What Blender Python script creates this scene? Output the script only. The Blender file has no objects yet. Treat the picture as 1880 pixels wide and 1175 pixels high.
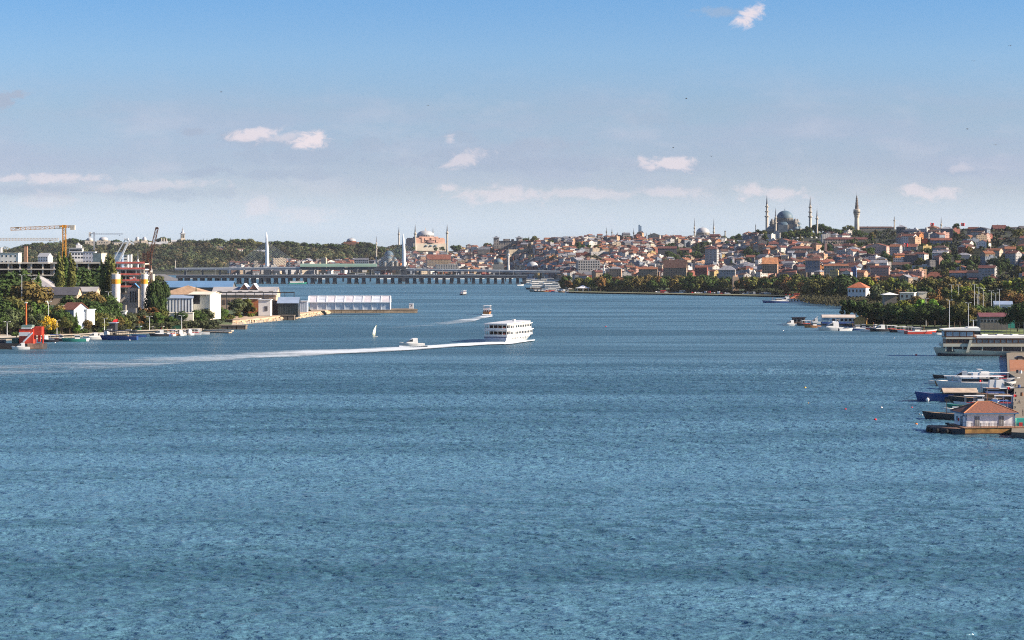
import bpy, math, random
import numpy as np
from mathutils import Vector, Matrix
R = math.radians
random.seed(7)
SC = bpy.context.scene
COL = SC.collection
# ---------------- camera: 43.6 m above the water, looking along +Y ----------------
CAMZ, FPX, HY = 43.6, 4000.0, 462.0
cam = bpy.data.cameras.new('camera'); camo = bpy.data.objects.new('camera', cam); COL.objects.link(camo)
camo.location = (0, 0, CAMZ); camo.rotation_euler = (R(90), 0, 0)
cam.sensor_width = 36; cam.lens = 36*FPX/1880; cam.shift_y = -(587.5-HY)/1880
cam.clip_start = 1; cam.clip_end = 60000
SC.camera = camo
SC.cycles.use_denoising = False; SC.cycles.filter_width = 1.1
SC.view_settings.view_transform = 'Standard'; SC.view_settings.look = 'None'
SC.view_settings.exposure = 1.2; SC.view_settings.gamma = 1
# ---------------- sun ----------------
SUN_AZ, SUN_EL = 98, 27          # azimuth clockwise from +Y
sd = Vector((math.sin(R(SUN_AZ))*math.cos(R(SUN_EL)), math.cos(R(SUN_AZ))*math.cos(R(SUN_EL)), math.sin(R(SUN_EL))))
sl = bpy.data.lights.new('sun', 'SUN'); sl.energy = 5.0; sl.angle = R(0.5); sl.color = (1, 0.85, 0.68)
so = bpy.data.objects.new('sun', sl); COL.objects.link(so); so.rotation_euler = (-sd).to_track_quat('-Z', 'Y').to_euler()
so.location = (0, 0, 400)
# ---------------- sky with clouds far away ----------------
W = bpy.data.worlds.new('World'); SC.world = W; W.use_nodes = True
class NT:
    def __init__(s, tree): s.t = tree; s.n = tree.nodes; s.l = tree.links
    def node(s, ty, **kw):
        o = s.n.new(ty)
        for k, v in kw.items():
            if k.startswith('_'): o.inputs[k[1:].replace('_', ' ')].default_value = v
            else: setattr(o, k, v)
        return o
    def put(s, sock, v):
        if isinstance(v, bpy.types.NodeSocket): s.l.new(v, sock)
        else: sock.default_value = v
    def m(s, op, a, b=None, c=None, clamp=False):
        o = s.n.new('ShaderNodeMath'); o.operation = op; o.use_clamp = clamp
        s.put(o.inputs[0], a)
        if b is not None: s.put(o.inputs[1], b)
        if c is not None: s.put(o.inputs[2], c)
        return o.outputs[0]
    def mix(s, f, a, b, blend='MIX'):
        o = s.n.new('ShaderNodeMix'); o.data_type = 'RGBA'; o.blend_type = blend
        s.put(o.inputs[0], f); s.put(o.inputs[6], a); s.put(o.inputs[7], b)
        return o.outputs[2]
    def ss(s, x, a, b, c=0.0, d=1.0):
        o = s.n.new('ShaderNodeMapRange'); o.interpolation_type = 'SMOOTHSTEP'
        s.put(o.inputs[0], x); s.put(o.inputs[1], a); s.put(o.inputs[2], b); s.put(o.inputs[3], c); s.put(o.inputs[4], d)
        return o.outputs[0]
    def noise(s, vec, scale, detail=4, rough=0.5, dist=0.0, dim='3D'):
        o = s.n.new('ShaderNodeTexNoise'); o.noise_dimensions = dim
        s.put(o.inputs['Vector'], vec); o.inputs['Scale'].default_value = scale; o.inputs['Detail'].default_value = detail
        o.inputs['Roughness'].default_value = rough; o.inputs['Distortion'].default_value = dist
        return o.outputs[0]
    def mapv(s, vec, loc=(0,0,0), rot=(0,0,0), sc=(1,1,1)):
        o = s.n.new('ShaderNodeMapping'); s.put(o.inputs[0], vec)
        o.inputs[1].default_value = loc; o.inputs[2].default_value = rot; o.inputs[3].default_value = sc
        return o.outputs[0]
def world():
    t = NT(W.node_tree); t.n.clear()
    out = t.node('ShaderNodeOutputWorld'); bg = t.node('ShaderNodeBackground'); t.l.new(bg.outputs[0], out.inputs[0])
    sky = t.node('ShaderNodeTexSky', sky_type='NISHITA', sun_disc=False, sun_elevation=R(SUN_EL), sun_rotation=R(SUN_AZ),
                 altitude=0, air_density=1.0, dust_density=0.6, ozone_density=2.0)
    bg.inputs[1].default_value = 0.057
    tc = t.node('ShaderNodeTexCoord'); sep = t.node('ShaderNodeSeparateXYZ'); t.l.new(tc.outputs['Generated'], sep.inputs[0])
    x, y, z = sep.outputs
    yy = t.m('MAXIMUM', y, 0.05)
    u = t.m('DIVIDE', x, yy); v = t.m('DIVIDE', z, yy)
    # grade of the air with elevation: paler, slightly pink low down, bluer higher up
    cr = t.node('ShaderNodeValToRGB'); el = t.m('MULTIPLY', v, 4.0, clamp=True); t.l.new(el, cr.inputs[0])
    e = cr.color_ramp.elements
    e[0].position = 0.0; e[0].color = tuple(q/2 for q in SKYG[0][1])+(1,); e[1].position = 1.0; e[1].color = tuple(q/2 for q in SKYG[-1][1])+(1,)
    for p, c in SKYG[1:-1]:
        q = e.new(p); q.color = tuple(w/2 for w in c)+(1,)
    col = t.mix(1.0, sky.outputs[0], cr.outputs[0], 'MULTIPLY'); col = t.mix(1.0, col, (2, 2, 2, 1), 'MULTIPLY')
    cv = t.node('ShaderNodeCombineXYZ'); t.l.new(u, cv.inputs[0]); t.l.new(v, cv.inputs[1])
    P = cv.outputs[0]
    wob = t.noise(t.mapv(P, sc=(1, 1.7, 1)), 95, 9, 0.68, 0.5)
    wob2 = t.noise(t.mapv(P, sc=(1, 2.2, 1)), 26, 5, 0.6)
    def puff(px, py, rx, ry, amp, rot=0, ed=0.5):
        cx, cy = (px-940)/FPX, (HY-py)/FPX
        q = t.mapv(P, loc=(-cx, -cy, 0)); q = t.mapv(q, rot=(0, 0, R(rot))); q = t.mapv(q, sc=(FPX/(rx*1.35), FPX/(ry*1.45), 1))
        o = t.node('ShaderNodeVectorMath', operation='LENGTH'); t.l.new(q, o.inputs[0])
        a = t.m('SUBTRACT', 1.0, o.outputs['Value'])
        a = t.m('ADD', a, t.m('MULTIPLY', t.m('SUBTRACT', wob, 0.5), 3.0))
        return t.m('MULTIPLY', t.ss(a, 0.0, ed*1.5), amp)
    def total(lst):
        r = None
        for p in lst:
            k = puff(*p); r = k if r is None else t.m('MAXIMUM', r, k)
        return r
    grey = total(GREY); white = total(WHITE)
    front = t.ss(y, 0.1, 0.3)
    band = t.m('MULTIPLY', t.ss(wob2, 0.46, 0.72), t.m('MULTIPLY', t.ss(v, 0.10, 0.05), t.ss(v, 0.0, 0.02)))
    wob3 = t.noise(t.mapv(P, sc=(1, 4.5, 1)), 9, 5, 0.6)
    veil = t.m('MULTIPLY', t.ss(wob3, 0.40, 0.62), t.m('MULTIPLY', t.ss(v, 0.085, 0.055), t.ss(v, 0.022, 0.036)))
    col = t.mix(t.m('MULTIPLY', veil, 0.5), col, (3.3, 3.8, 5.0, 1))
    col = t.mix(t.m('MULTIPLY', band, 0.20), col, (5.6, 5.4, 6.1, 1))
    col = t.mix(t.m('MULTIPLY', t.m('MULTIPLY', grey, front), 1.6, clamp=True), col, (3.0, 3.65, 4.75, 1))
    col = t.mix(t.m('MULTIPLY', white, front), col, (6.6, 5.9, 6.2, 1))
    t.l.new(col, bg.inputs[0])
SKYG = [(0.0, (1.17, 1.44, 2.25)), (0.042, (1.12, 1.36, 2.18)), (0.112, (0.83, 0.94, 1.43)), (0.162, (0.71, 0.79, 1.22)), (0.262, (0.66, 0.77, 1.09)), (0.362, (0.61, 0.81, 1.16)), (0.46, (0.49, 0.765, 1.16)), (1.0, (0.62, 0.80, 1.12))]
WHITE = [(470, 246, 46, 10, .8, -6), (520, 253, 40, 9, .45, -8), (568, 257, 33, 14, .95, -8), (1378, 26, 30, 13, .9, -38), (860, 290, 42, 12, .55, -14), (1228, 301, 52, 13, .75, 0),
         (90, 328, 110, 8, .55, 0), (280, 340, 120, 9, .35, -3), (920, 357, 95, 14, .5, 0), (1080, 356, 120, 9, .4, 0), (1230, 353, 60, 9, .4, 0),
         (1380, 352, 28, 14, .6, 0), (1440, 356, 50, 10, .5, 0), (1690, 354, 34, 12, .6, 10), (1730, 355, 26, 11, .55, 0), (470, 385, 26, 20, .35, -30), (1765, 310, 22, 8, .3, 0),
         (828, 256, 12, 7, .5, 0), (825, 345, 18, 7, .55, 0), (560, 395, 60, 16, .25, 0), (80, 368, 60, 14, .25, 0)]
GREY = [(8, 184, 34, 13, .8, -20), (352, 243, 24, 7, .6, 0), (430, 252, 30, 9, .55, 0), (520, 262, 95, 13, .4, 0), (540, 285, 120, 14, .35, 0), (370, 318, 50, 8, .45, -8),
        (520, 320, 110, 10, .35, 0), (690, 265, 50, 14, .35, 0), (860, 285, 120, 16, .4, -4), (1000, 268, 60, 14, .45, 0), (1010, 302, 180, 12, .4, 0), (1220, 308, 90, 10, .35, 0),
        (1180, 220, 60, 12, .2, 0), (60, 350, 120, 12, .3, 0), (300, 355, 120, 12, .25, 0), (1770, 316, 60, 7, .3, 0), (1320, 22, 40, 9, .3, 0), (840, 252, 40, 12, .35, 0)]
world()
# ---------------- helpers ----------------
def D(py, z=0.0): return (CAMZ-z)*FPX/(py-HY)            # distance of a point of height z seen at row py
def P(px, d, z=0.0): return Vector(((px-940)/FPX*d, d, z))  # world point at depth d
def ZY(py, d): return CAMZ-(py-HY)/FPX*d                 # height seen at row py at depth d
class MB:
    def __init__(s): s.v = []; s.f = []; s.mi = []; s.uv = []; s.col = []; s.mats = []; s.c = (0.5, 0.5, 0.5); s.M = None; s.sm = False
    def mat(s, m):
        if m not in s.mats: s.mats.append(m)
        return s.mats.index(m)
    def add(s, vs, fs, m, uvs=None, c=None):
        b = len(s.v); k = s.mat(m)
        if s.M is not None: vs = [tuple(s.M @ Vector(q)) for q in vs]
        s.v += [tuple(q) for q in vs]
        for i, f in enumerate(fs):
            s.f.append(tuple(b+j for j in f)); s.mi.append(k)
            s.uv.append(uvs[i] if uvs else None); s.col.append(c or s.c)
        return s
    def box(s, x, y, z, sx, sy, sz, m, rot=0, c=None, taper=1.0):
        """centre x,y; bottom z"""
        cr, sr = math.cos(rot), math.sin(rot); vs = []
        for k, t in ((0, 1.0), (1, taper)):
            for a, b in ((-1, -1), (1, -1), (1, 1), (-1, 1)):
                dx, dy = a*sx/2*t, b*sy/2*t
                vs.append((x+dx*cr-dy*sr, y+dx*sr+dy*cr, z+k*sz))
        fs = [(0, 3, 2, 1), (4, 5, 6, 7), (0, 1, 5, 4), (1, 2, 6, 5), (2, 3, 7, 6), (3, 0, 4, 7)]
        w = [(0, sx), (0, sy), (0, sx), (0, sy)]
        uv = [None, None]+[[(0, 0), (a, 0), (a, sz), (0, sz)] for _, a in w]
        return s.add(vs, fs, m, uv, c)
    def poly(s, pts, z0, z1, m, c=None, top=None):
        """vertical prism over a counter-clockwise outline"""
        n = len(pts); vs = [(p[0], p[1], z0) for p in pts]+[(p[0], p[1], z1) for p in pts]
        fs = []; uv = []
        for i in range(n):
            j = (i+1) % n; L = math.dist(pts[i][:2], pts[j][:2])
            fs.append((i, j, n+j, n+i)); uv.append([(0, 0), (L, 0), (L, z1-z0), (0, z1-z0)])
        s.add(vs, fs, m, uv, c)
        s.add(vs[n:], [tuple(range(n))], top or m, None, c)
        return s
    def lathe(s, x, y, prof, m, n=12, c=None, sx=1, sy=1, a0=0.0, a1=2*math.pi):
        full = abs(a1-a0-2*math.pi) < 1e-6; k = n if full else n+1
        vs = []; fs = []
        for r, z in prof:
            for i in range(k):
                a = a0+(a1-a0)*i/n; vs.append((x+r*sx*math.cos(a), y+r*sy*math.sin(a), z))
        for j in range(len(prof)-1):
            for i in range(n):
                i2 = (i+1) % k
                fs.append((j*k+i, j*k+i2, (j+1)*k+i2, (j+1)*k+i))
        if prof[-1][0] > 0.02 and full: fs.append(tuple((len(prof)-1)*k+i for i in range(k)))
        return s.add(vs, fs, m, None, c)
    def cyl(s, x, y, z0, z1, r, m, r1=None, n=10, c=None): return s.lathe(x, y, [(r, z0), (r if r1 is None else r1, z1)], m, n, c)
    def dome(s, x, y, z, r, h, m, n=16, k=6, c=None, a0=0.0, a1=2*math.pi):
        return s.lathe(x, y, [(r*math.cos(i*math.pi/2/k), z+h*math.sin(i*math.pi/2/k)) for i in range(k+1)], m, n, c, 1, 1, a0, a1)
    def bar(s, p, q, w, m, h=None, c=None):
        p, q = Vector(p), Vector(q); d = (q-p).normalized(); h = h or w
        up = Vector((0, 0, 1)) if abs(d.z) < 0.95 else Vector((0, 1, 0))
        a = d.cross(up).normalized()*w/2; b = a.cross(d).normalized()*h/2
        vs = [p-a-b, p+a-b, p+a+b, p-a+b, q-a-b, q+a-b, q+a+b, q-a+b]
        return s.add(vs, [(0, 3, 2, 1), (4, 5, 6, 7), (0, 1, 5, 4), (1, 2, 6, 5), (2, 3, 7, 6), (3, 0, 4, 7)], m, None, c)
    def gable(s, x, y, z, sx, sy, h, m, over=0.4, axis='x', wall=None, c=None, cw=None, th=0.18):
        """ridge along axis; gable ends filled with wall material"""
        ax, ay = sx/2, sy/2
        if axis == 'x':
            if wall: s.add([(x-ax, y-ay, z), (x-ax, y+ay, z), (x-ax, y, z+h), (x+ax, y-ay, z), (x+ax, y+ay, z), (x+ax, y, z+h)], [(0, 2, 1), (3, 4, 5)], wall, None, cw)
            ex = ax+over; ey = ay+over; k = h*over/ay
            vs = [(x-ex, y-ey, z-k), (x+ex, y-ey, z-k), (x+ex, y, z+h), (x-ex, y, z+h), (x-ex, y+ey, z-k), (x+ex, y+ey, z-k)]
        else:
            if wall: s.add([(x-ax, y-ay, z), (x+ax, y-ay, z), (x, y-ay, z+h), (x-ax, y+ay, z), (x+ax, y+ay, z), (x, y+ay, z+h)], [(0, 1, 2), (3, 5, 4)], wall, None, cw)
            ex = ax+over; ey = ay+over; k = h*over/ax
            vs = [(x+ex, y-ey, z-k), (x+ex, y+ey, z-k), (x, y+ey, z+h), (x, y-ey, z+h), (x-ex, y-ey, z-k), (x-ex, y+ey, z-k)]
        up = [(a, b, cc+th) for a, b, cc in vs]
        s.add(up, [(0, 1, 2, 3), (3, 2, 5, 4)], m, None, c)
        s.add(vs+up, [(0, 1, 7, 6), (4, 10, 11, 5), (1, 2, 8, 7), (2, 5, 11, 8), (0, 6, 9, 3), (3, 9, 10, 4), (0, 3, 2, 1), (3, 4, 5, 2)], m, None, c)
        return s
    def hip(s, x, y, z, sx, sy, h, m, over=0.5, c=None):
        ax, ay = sx/2+over, sy/2+over
        if sx >= sy: r = ax-ay; rd = [(x-r, y, z+h), (x+r, y, z+h)]
        else: r = ay-ax; rd = [(x, y-r, z+h), (x, y+r, z+h)]
        b = [(x-ax, y-ay, z), (x+ax, y-ay, z), (x+ax, y+ay, z), (x-ax, y+ay, z)]
        lo = [(p[0], p[1], z-0.15) for p in b]
        vs = b+rd+lo
        if sx >= sy: fs = [(0, 1, 5, 4), (1, 2, 5), (2, 3, 4, 5), (3, 0, 4)]
        else: fs = [(0, 1, 4), (1, 2, 5, 4), (2, 3, 5), (3, 0, 4, 5)]
        fs += [(6, 7, 1, 0), (7, 8, 2, 1), (8, 9, 3, 2), (9, 6, 0, 3), (9, 8, 7, 6)]
        return s.add(vs, fs, m, None, c)
    def loft(s, secs, m, c=None, close=False, cap=True):
        n = len(secs[0]); vs = [q for sc in secs for q in sc]; fs = []
        for j in range(len(secs)-1):
            for i in range(n if close else n-1):
                i2 = (i+1) % n; fs.append((j*n+i, j*n+i2, (j+1)*n+i2, (j+1)*n+i))
        if cap: fs += [tuple(range(n))[::-1], tuple((len(secs)-1)*n+i for i in range(n))]
        return s.add(vs, fs, m, None, c)
    def mesh(s, name, smooth=None):
        me = bpy.data.meshes.new(name); me.from_pydata(s.v, [], s.f)
        for m in s.mats: me.materials.append(m)
        me.polygons.foreach_set('material_index', s.mi)
        if any(u is not None for u in s.uv):
            ul = me.uv_layers.new(name='UVMap'); arr = []
            for f, u in zip(s.f, s.uv):
                if u is None: arr += [-50.0, -50.0]*len(f)
                else:
                    for q in u: arr += [q[0], q[1]]
            ul.data.foreach_set('uv', arr)
        ca = me.attributes.new('Col', 'FLOAT_COLOR', 'FACE'); arr = []
        for c in s.col: arr += [c[0], c[1], c[2], 1.0]
        ca.data.foreach_set('color', arr)
        if smooth is not None:
            me.polygons.foreach_set('use_smooth', [True]*len(s.f))
            try: me.set_sharp_from_angle(angle=R(smooth))
            except Exception: pass
        me.update()
        return me
    def build(s, name, parent=None, loc=None, rot=0, smooth=None):
        o = bpy.data.objects.new(name, s.mesh(name, smooth)); COL.objects.link(o)
        if parent is not None: o.parent = parent
        if loc is not None: o.location = loc
        o.rotation_euler = (0, 0, rot)
        return o
LABELS = {}
def tag(o, label=None, cat=None, group=None, kind=None):
    if label: o['label'] = label; LABELS.setdefault(label, []).append(o)
    if cat: o['category'] = cat
    if group: o['group'] = group
    if kind: o['kind'] = kind
    return o
def thing(name, label, cat, loc=(0, 0, 0), rot=0, group=None):
    o = bpy.data.objects.new(name, None); COL.objects.link(o); o.location = loc; o.rotation_euler = (0, 0, rot); o.empty_display_size = 1
    return tag(o, label, cat, group)
KIDS = {}
def kids(o):
    return [c for c in list(COL.objects) if c.parent == o]
def dup(o, loc, rot=0, label=None, scale=None, ch=None):
    c = o.copy(); COL.objects.link(c); c.location = loc; c.rotation_euler = (0, 0, rot)
    if scale: c.scale = scale if hasattr(scale, '__len__') else (scale,)*3
    if label: c['label'] = label
    for k in (ch if ch is not None else kids(o)):
        d = k.copy(); COL.objects.link(d); d.parent = c
        for g in kids(k):
            e = g.copy(); COL.objects.link(e); e.parent = d
    return c
# ---------------- materials ----------------
MATS = {}
def mat(name, col, rough=0.75, var=0.18, scale=0.25, metal=0.0, spec=0.4, bump=0.0, bscale=2.0, attr=False, facade=None, emis=None, stain=0.0):
    if name in MATS: return MATS[name]
    M = bpy.data.materials.new(name); M.use_nodes = True; t = NT(M.node_tree)
    b = t.n['Principled BSDF']; b.inputs['Roughness'].default_value = rough; b.inputs['Metallic'].default_value = metal
    b.inputs['Specular IOR Level'].default_value = spec
    tc = t.node('ShaderNodeTexCoord'); geo = t.node('ShaderNodeNewGeometry')
    if attr:
        a = t.node('ShaderNodeAttribute', attribute_name='Col'); base = a.outputs[0]
    else:
        base = t.node('ShaderNodeRGB'); base.outputs[0].default_value = tuple(col)+(1,); base = base.outputs[0]
    nz = t.noise(geo.outputs['Position'], scale, 5, 0.6)
    f = t.ss(nz, 0.25, 0.75, 1-var, 1+var)
    cb = t.node('ShaderNodeCombineColor'); [t.l.new(f, cb.inputs[i]) for i in range(3)]
    c = t.mix(1.0, base, cb.outputs[0], 'MULTIPLY')
    if stain:
        sp = t.mapv(geo.outputs['Position'], sc=(1.4, 1.4, 0.25)); n2 = t.noise(sp, 1.0, 4, 0.65)
        c = t.mix(t.m('MULTIPLY', t.ss(n2, 0.52, 0.75), stain), c, (0.10, 0.085, 0.07, 1))
    if facade:
        px, pz, w0, h0, gc = facade
        uvn = t.node('ShaderNodeUVMap', uv_map='UVMap'); sp = t.node('ShaderNodeSeparateXYZ'); t.l.new(uvn.outputs[0], sp.inputs[0])
        U, V = sp.outputs[0], sp.outputs[1]
        fu = t.m('FRACT', t.m('DIVIDE', U, px)); fv = t.m('FRACT', t.m('DIVIDE', V, pz))
        mu = t.m('LESS_THAN', t.m('ABSOLUTE', t.m('SUBTRACT', fu, 0.5)), w0/2)
        mv = t.m('LESS_THAN', t.m('ABSOLUTE', t.m('SUBTRACT', fv, 0.52)), h0/2)
        ok = t.m('GREATER_THAN', V, -1.0)
        wn = t.node('ShaderNodeTexWhiteNoise', noise_dimensions='3D')
        cv = t.node('ShaderNodeCombineXYZ'); t.l.new(t.m('FLOOR', t.m('DIVIDE', U, px)), cv.inputs[0]); t.l.new(t.m('FLOOR', t.m('DIVIDE', V, pz)), cv.inputs[1]); t.l.new(sp_obj(t), cv.inputs[2])
        t.l.new(cv.outputs[0], wn.inputs[0])
        pres = t.m('GREATER_THAN', wn.outputs[0], 0.14)
        k = t.m('MULTIPLY', t.m('MULTIPLY', mu, mv), t.m('MULTIPLY', ok, pres))
        c = t.mix(k, c, tuple(gc)+(1,))
        t.l.new(t.m('SUBTRACT', rough, t.m('MULTIPLY', k, rough-0.2)), b.inputs['Roughness'])
    t.l.new(c, b.inputs['Base Color'])
    if bump:
        bn = t.node('ShaderNodeBump'); bn.inputs['Strength'].default_value = bump; bn.inputs['Distance'].default_value = 0.3
        t.l.new(t.noise(geo.outputs['Position'], bscale, 4, 0.6), bn.inputs['Height']); t.l.new(bn.outputs[0], b.inputs['Normal'])
    if emis:
        b.inputs['Emission Color'].default_value = tuple(emis)+(1,); b.inputs['Emission Strength'].default_value = 1
    MATS[name] = M
    return M
def sp_obj(t):
    oi = t.node('ShaderNodeObjectInfo'); return oi.outputs['Random']
def ROOF(name='roof_tile', attr=True, col=(0.3, 0.1, 0.06)):
    if name in MATS: return MATS[name]
    M = mat(name, col, 0.85, 0.35, 0.35, attr=attr, bump=0.3, bscale=1.5)
    return M
# ---------------- water ----------------
def water_mat():
    M = bpy.data.materials.new('water'); M.use_nodes = True; t = NT(M.node_tree)
    b = t.n['Principled BSDF']; b.inputs['IOR'].default_value = 1.4; b.inputs['Specular IOR Level'].default_value = 0.5
    geo = t.node('ShaderNodeNewGeometry'); pos = geo.outputs['Position']
    # broad wind streaks lying across the channel
    big = t.noise(t.mapv(pos, rot=(0, 0, R(-6)), sc=(0.0020, 0.013, 1)), 1.0, 5, 0.62, 0.6)
    mid = t.noise(t.mapv(pos, rot=(0, 0, R(8)), sc=(0.012, 0.05, 1)), 1.0, 4, 0.6, 0.5)
    calm = t.m('ADD', t.m('MULTIPLY', big, 0.7), t.m('MULTIPLY', mid, 0.3))
    k = t.ss(calm, 0.40, 0.60)
    w1 = t.noise(t.mapv(pos, rot=(0, 0, R(7)), sc=(0.38, 0.9, 1)), 1.0, 2, 0.55, 0.2)
    w2 = t.noise(t.mapv(pos, rot=(0, 0, R(-9)), sc=(1.2, 2.6, 1)), 1.0, 2, 0.6, 0.2)
    w3 = t.noise(t.mapv(pos, sc=(0.10, 0.3, 1)), 1.0, 2, 0.55, 0.2)
    h = t.m('ADD', t.m('ADD', t.m('MULTIPLY', w1, WV[0]), t.m('MULTIPLY', w2, WV[1])), t.m('MULTIPLY', w3, WV[2]))
    bn = t.node('ShaderNodeBump'); bn.inputs['Distance'].default_value = 1.0
    t.l.new(h, bn.inputs['Height']); sy = t.node('ShaderNodeSeparateXYZ'); t.l.new(pos, sy.inputs[0]); t.l.new(t.m('MULTIPLY', t.ss(k, 0, 1, WV[3], WV[4]), t.ss(sy.outputs[1], 250, 950, .55, 1.15)), bn.inputs['Strength'])
    t.l.new(bn.outputs[0], b.inputs['Normal'])
    c = t.mix(k, WC[0]+(1,), WC[1]+(1,))
    t.l.new(c, b.inputs['Base Color'])
    t.l.new(t.ss(sy.outputs[1], 300, 1000, 0.14, 0.38), b.inputs['Roughness'])
    return M
WV = (1.2, 0.8, 1.0, 0.8, 1.0)
WC = ((0.036, 0.096, 0.130), (0.090, 0.202, 0.280))
WATER = water_mat()
def vnoise(x, y, sd):
    """smooth value noise on a lattice, vectorised"""
    xi = np.floor(x).astype(np.int64); yi = np.floor(y).astype(np.int64); fx = x-xi; fy = y-yi
    fx = fx*fx*(3-2*fx); fy = fy*fy*(3-2*fy)
    def h(a, b):
        n = (a*374761393+b*668265263+sd*974634777) & 0xffffffff; n = ((n ^ (n >> 13))*1274126177) & 0xffffffff
        return ((n ^ (n >> 16)) & 0xffff)/65535.0
    return (h(xi, yi)*(1-fx)+h(xi+1, yi)*fx)*(1-fy)+(h(xi, yi+1)*(1-fx)+h(xi+1, yi+1)*fx)*fy
def waves(X, Y):
    Z = np.zeros_like(X); X = X+3.2*vnoise(X/9.0, Y/7.0, 21)+1.1*vnoise(X/2.7+5, Y/2.1, 22); Y = Y+2.4*vnoise(X/8.0, Y/6.0+9, 23)+.7*vnoise(X/2.3, Y/1.9+4, 24)
    for wl, am, ang, sd in ((7.0, .09, 16, 1), (3.1, .12, -13, 2), (1.55, .13, 5, 3), (1.3, .10, -21, 5), (0.8, .11, 12, 4)):
        a = math.radians(ang); U = X*math.cos(a)+Y*math.sin(a); V = -X*math.sin(a)+Y*math.cos(a)
        n = vnoise(U/(wl*2.2), V/wl, sd); n = 1-np.abs(2*n-1)      # sharp crests
        Z += am*(n-.5)*2
    g = vnoise(X/160.0+3, Y/34.0, 9)*.6+vnoise(X/60.0, Y/11.0+7, 10)*.4
    return Z*(.72+.56*g)
def grid_obj(x0f, x1f, rows, nx):
    """rows of the wavy sheet: x limits follow the visible fan with a wide margin"""
    V = []
    for i, y in enumerate(rows):
        x = np.linspace(x0f(y), x1f(y), nx); V.append(np.stack([x, np.full(nx, y), np.zeros(nx)], 1))
    V = np.concatenate(V); V[:, 2] = waves(V[:, 0], V[:, 1])*np.clip((NEARW-V[:, 1])/80, 0, 1)
    n = len(rows); a = (np.arange(n-1)[:, None]*nx+np.arange(nx-1)[None]).ravel()
    F = np.stack([a, a+1, a+nx+1, a+nx], 1)
    me = bpy.data.meshes.new('water'); me.vertices.add(len(V)); me.vertices.foreach_set('co', V.ravel().astype(np.float32))
    me.loops.add(F.size); me.polygons.add(len(F)); me.loops.foreach_set('vertex_index', F.ravel().astype(np.int32))
    me.polygons.foreach_set('loop_start', np.arange(0, F.size, 4, dtype=np.int32)); me.polygons.foreach_set('use_smooth', np.ones(len(F), bool))
    me.materials.append(WATER); me.update(calc_edges=True); return me
NEARW = 900.0
def water():
    m = MB(); xs = 5800; k = NEARW
    rows = []; y = 200.0
    while y < NEARW: rows.append(y); y += max(0.20, 0.20*(y/240.0)**1.5)
    rows.append(NEARW)
    w = lambda y: y*0.27+18
    me = grid_obj(lambda y: -w(y), w, rows, 900)
    o = bpy.data.objects.new('water', me); COL.objects.link(o); tag(o, kind='structure')
    a, b = w(200.0), w(k)
    m.add([(-xs, -300, 0), (xs, -300, 0), (xs, 200, 0), (b if False else a, 200, 0), (-a, 200, 0), (-xs, 200, 0), (-b, k, 0), (b, k, 0), (xs, k, 0), (-xs, k, 0), (xs, 11000, 0), (-xs, 11000, 0)],
          [(0, 1, 2, 3, 4, 5), (3, 2, 8, 7), (5, 4, 6, 9), (9, 6, 7, 8, 10, 11)], WATER)
    tag(m.build('water'), kind='structure')
water()
# ---------------- land ----------------
def lerp_tab(tab, x, k=1):
    if x <= tab[0][0]: return tab[0][k]
    for a, b in zip(tab, tab[1:]):
        if x <= b[0]: return a[k]+(b[k]-a[k])*(x-a[0])/(b[0]-a[0])
    return tab[-1][k]
RID = [(-900, 4800, 460), (0, 4700, 466), (60, 4700, 459), (110, 4700, 453), (200, 4700, 450), (330, 4700, 449), (450, 4700, 452), (560, 4700, 457), (620, 4800, 458), (640, 4900, 453), (700, 4900, 463),
       (740, 5000, 457), (830, 5000, 461), (900, 4600, 456), (960, 4400, 450), (1000, 4300, 446), (1100, 4200, 442), (1180, 4200, 438), (1250, 4200, 442), (1300, 4200, 443), (1350, 3900, 444),
       (1400, 3500, 428), (1450, 3500, 426), (1510, 3450, 427), (1570, 3400, 424), (1640, 3300, 421), (1700, 3200, 420), (1800, 3050, 420), (1880, 2900, 421), (2900, 2700, 421)]
BAS = [(-900, 4060), (940, 4060), (1000, 3500), (1060, 2750), (1200, 2580), (1450, 2380), (1600, 2150), (1750, 1950), (1880, 1850), (2900, 1700)]
def hill_d(px, t):
    b = lerp_tab(BAS, px); r = lerp_tab(RID, px); return b+(r-b)*t
def hill_z(px, t):
    r = lerp_tab(RID, px); zr = ZY(lerp_tab(RID, px, 2), r)
    if t <= 0: return 2.0
    if t <= 1:
        return 2.0+(zr-2.0)*t**1.12
    return zr-(t-1)*70
def hill_t(px, d):
    b = lerp_tab(BAS, px); r = lerp_tab(RID, px); return (d-b)/(r-b)
def GZ(px, d):
    return hill_z(px, hill_t(px, d))
HILLM = mat('hill_ground', (0.020, 0.026, 0.012), 0.95, 0.5, 0.03, bump=0.2, bscale=0.1)
def hills():
    m = MB(); pxs = list(range(-900, 2901, 25)); ts = [-0.02]+[i/24 for i in range(25)]+[1.06, 1.15, 1.4, 2.0]
    vs = []
    for t in ts:
        for px in pxs:
            d = hill_d(px, t); z = hill_z(px, t) if t >= 0 else 0.5
            if 0.03 < t < 2: z += 1.2*math.sin(px*0.05+t*19)*min(1, t*4)*(0 if abs(t-1) < 0.05 else 1)
            vs.append(P(px, d, z))
    n = len(pxs); fs = [(j*n+i, j*n+i+1, (j+1)*n+i+1, (j+1)*n+i) for j in range(len(ts)-1) for i in range(n-1)]
    m.add(vs, fs, HILLM); tag(m.build('hill', smooth=60), kind='structure')
hills()
GRASS = mat('park_grass', (0.06, 0.085, 0.028), 0.95, 0.4, 0.06)
STONE = mat('quay_stone', (0.23, 0.20, 0.165), 0.9, 0.35, 0.5, stain=0.5, bump=0.3)
def W2(px, py): return P(px, D(py))
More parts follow.
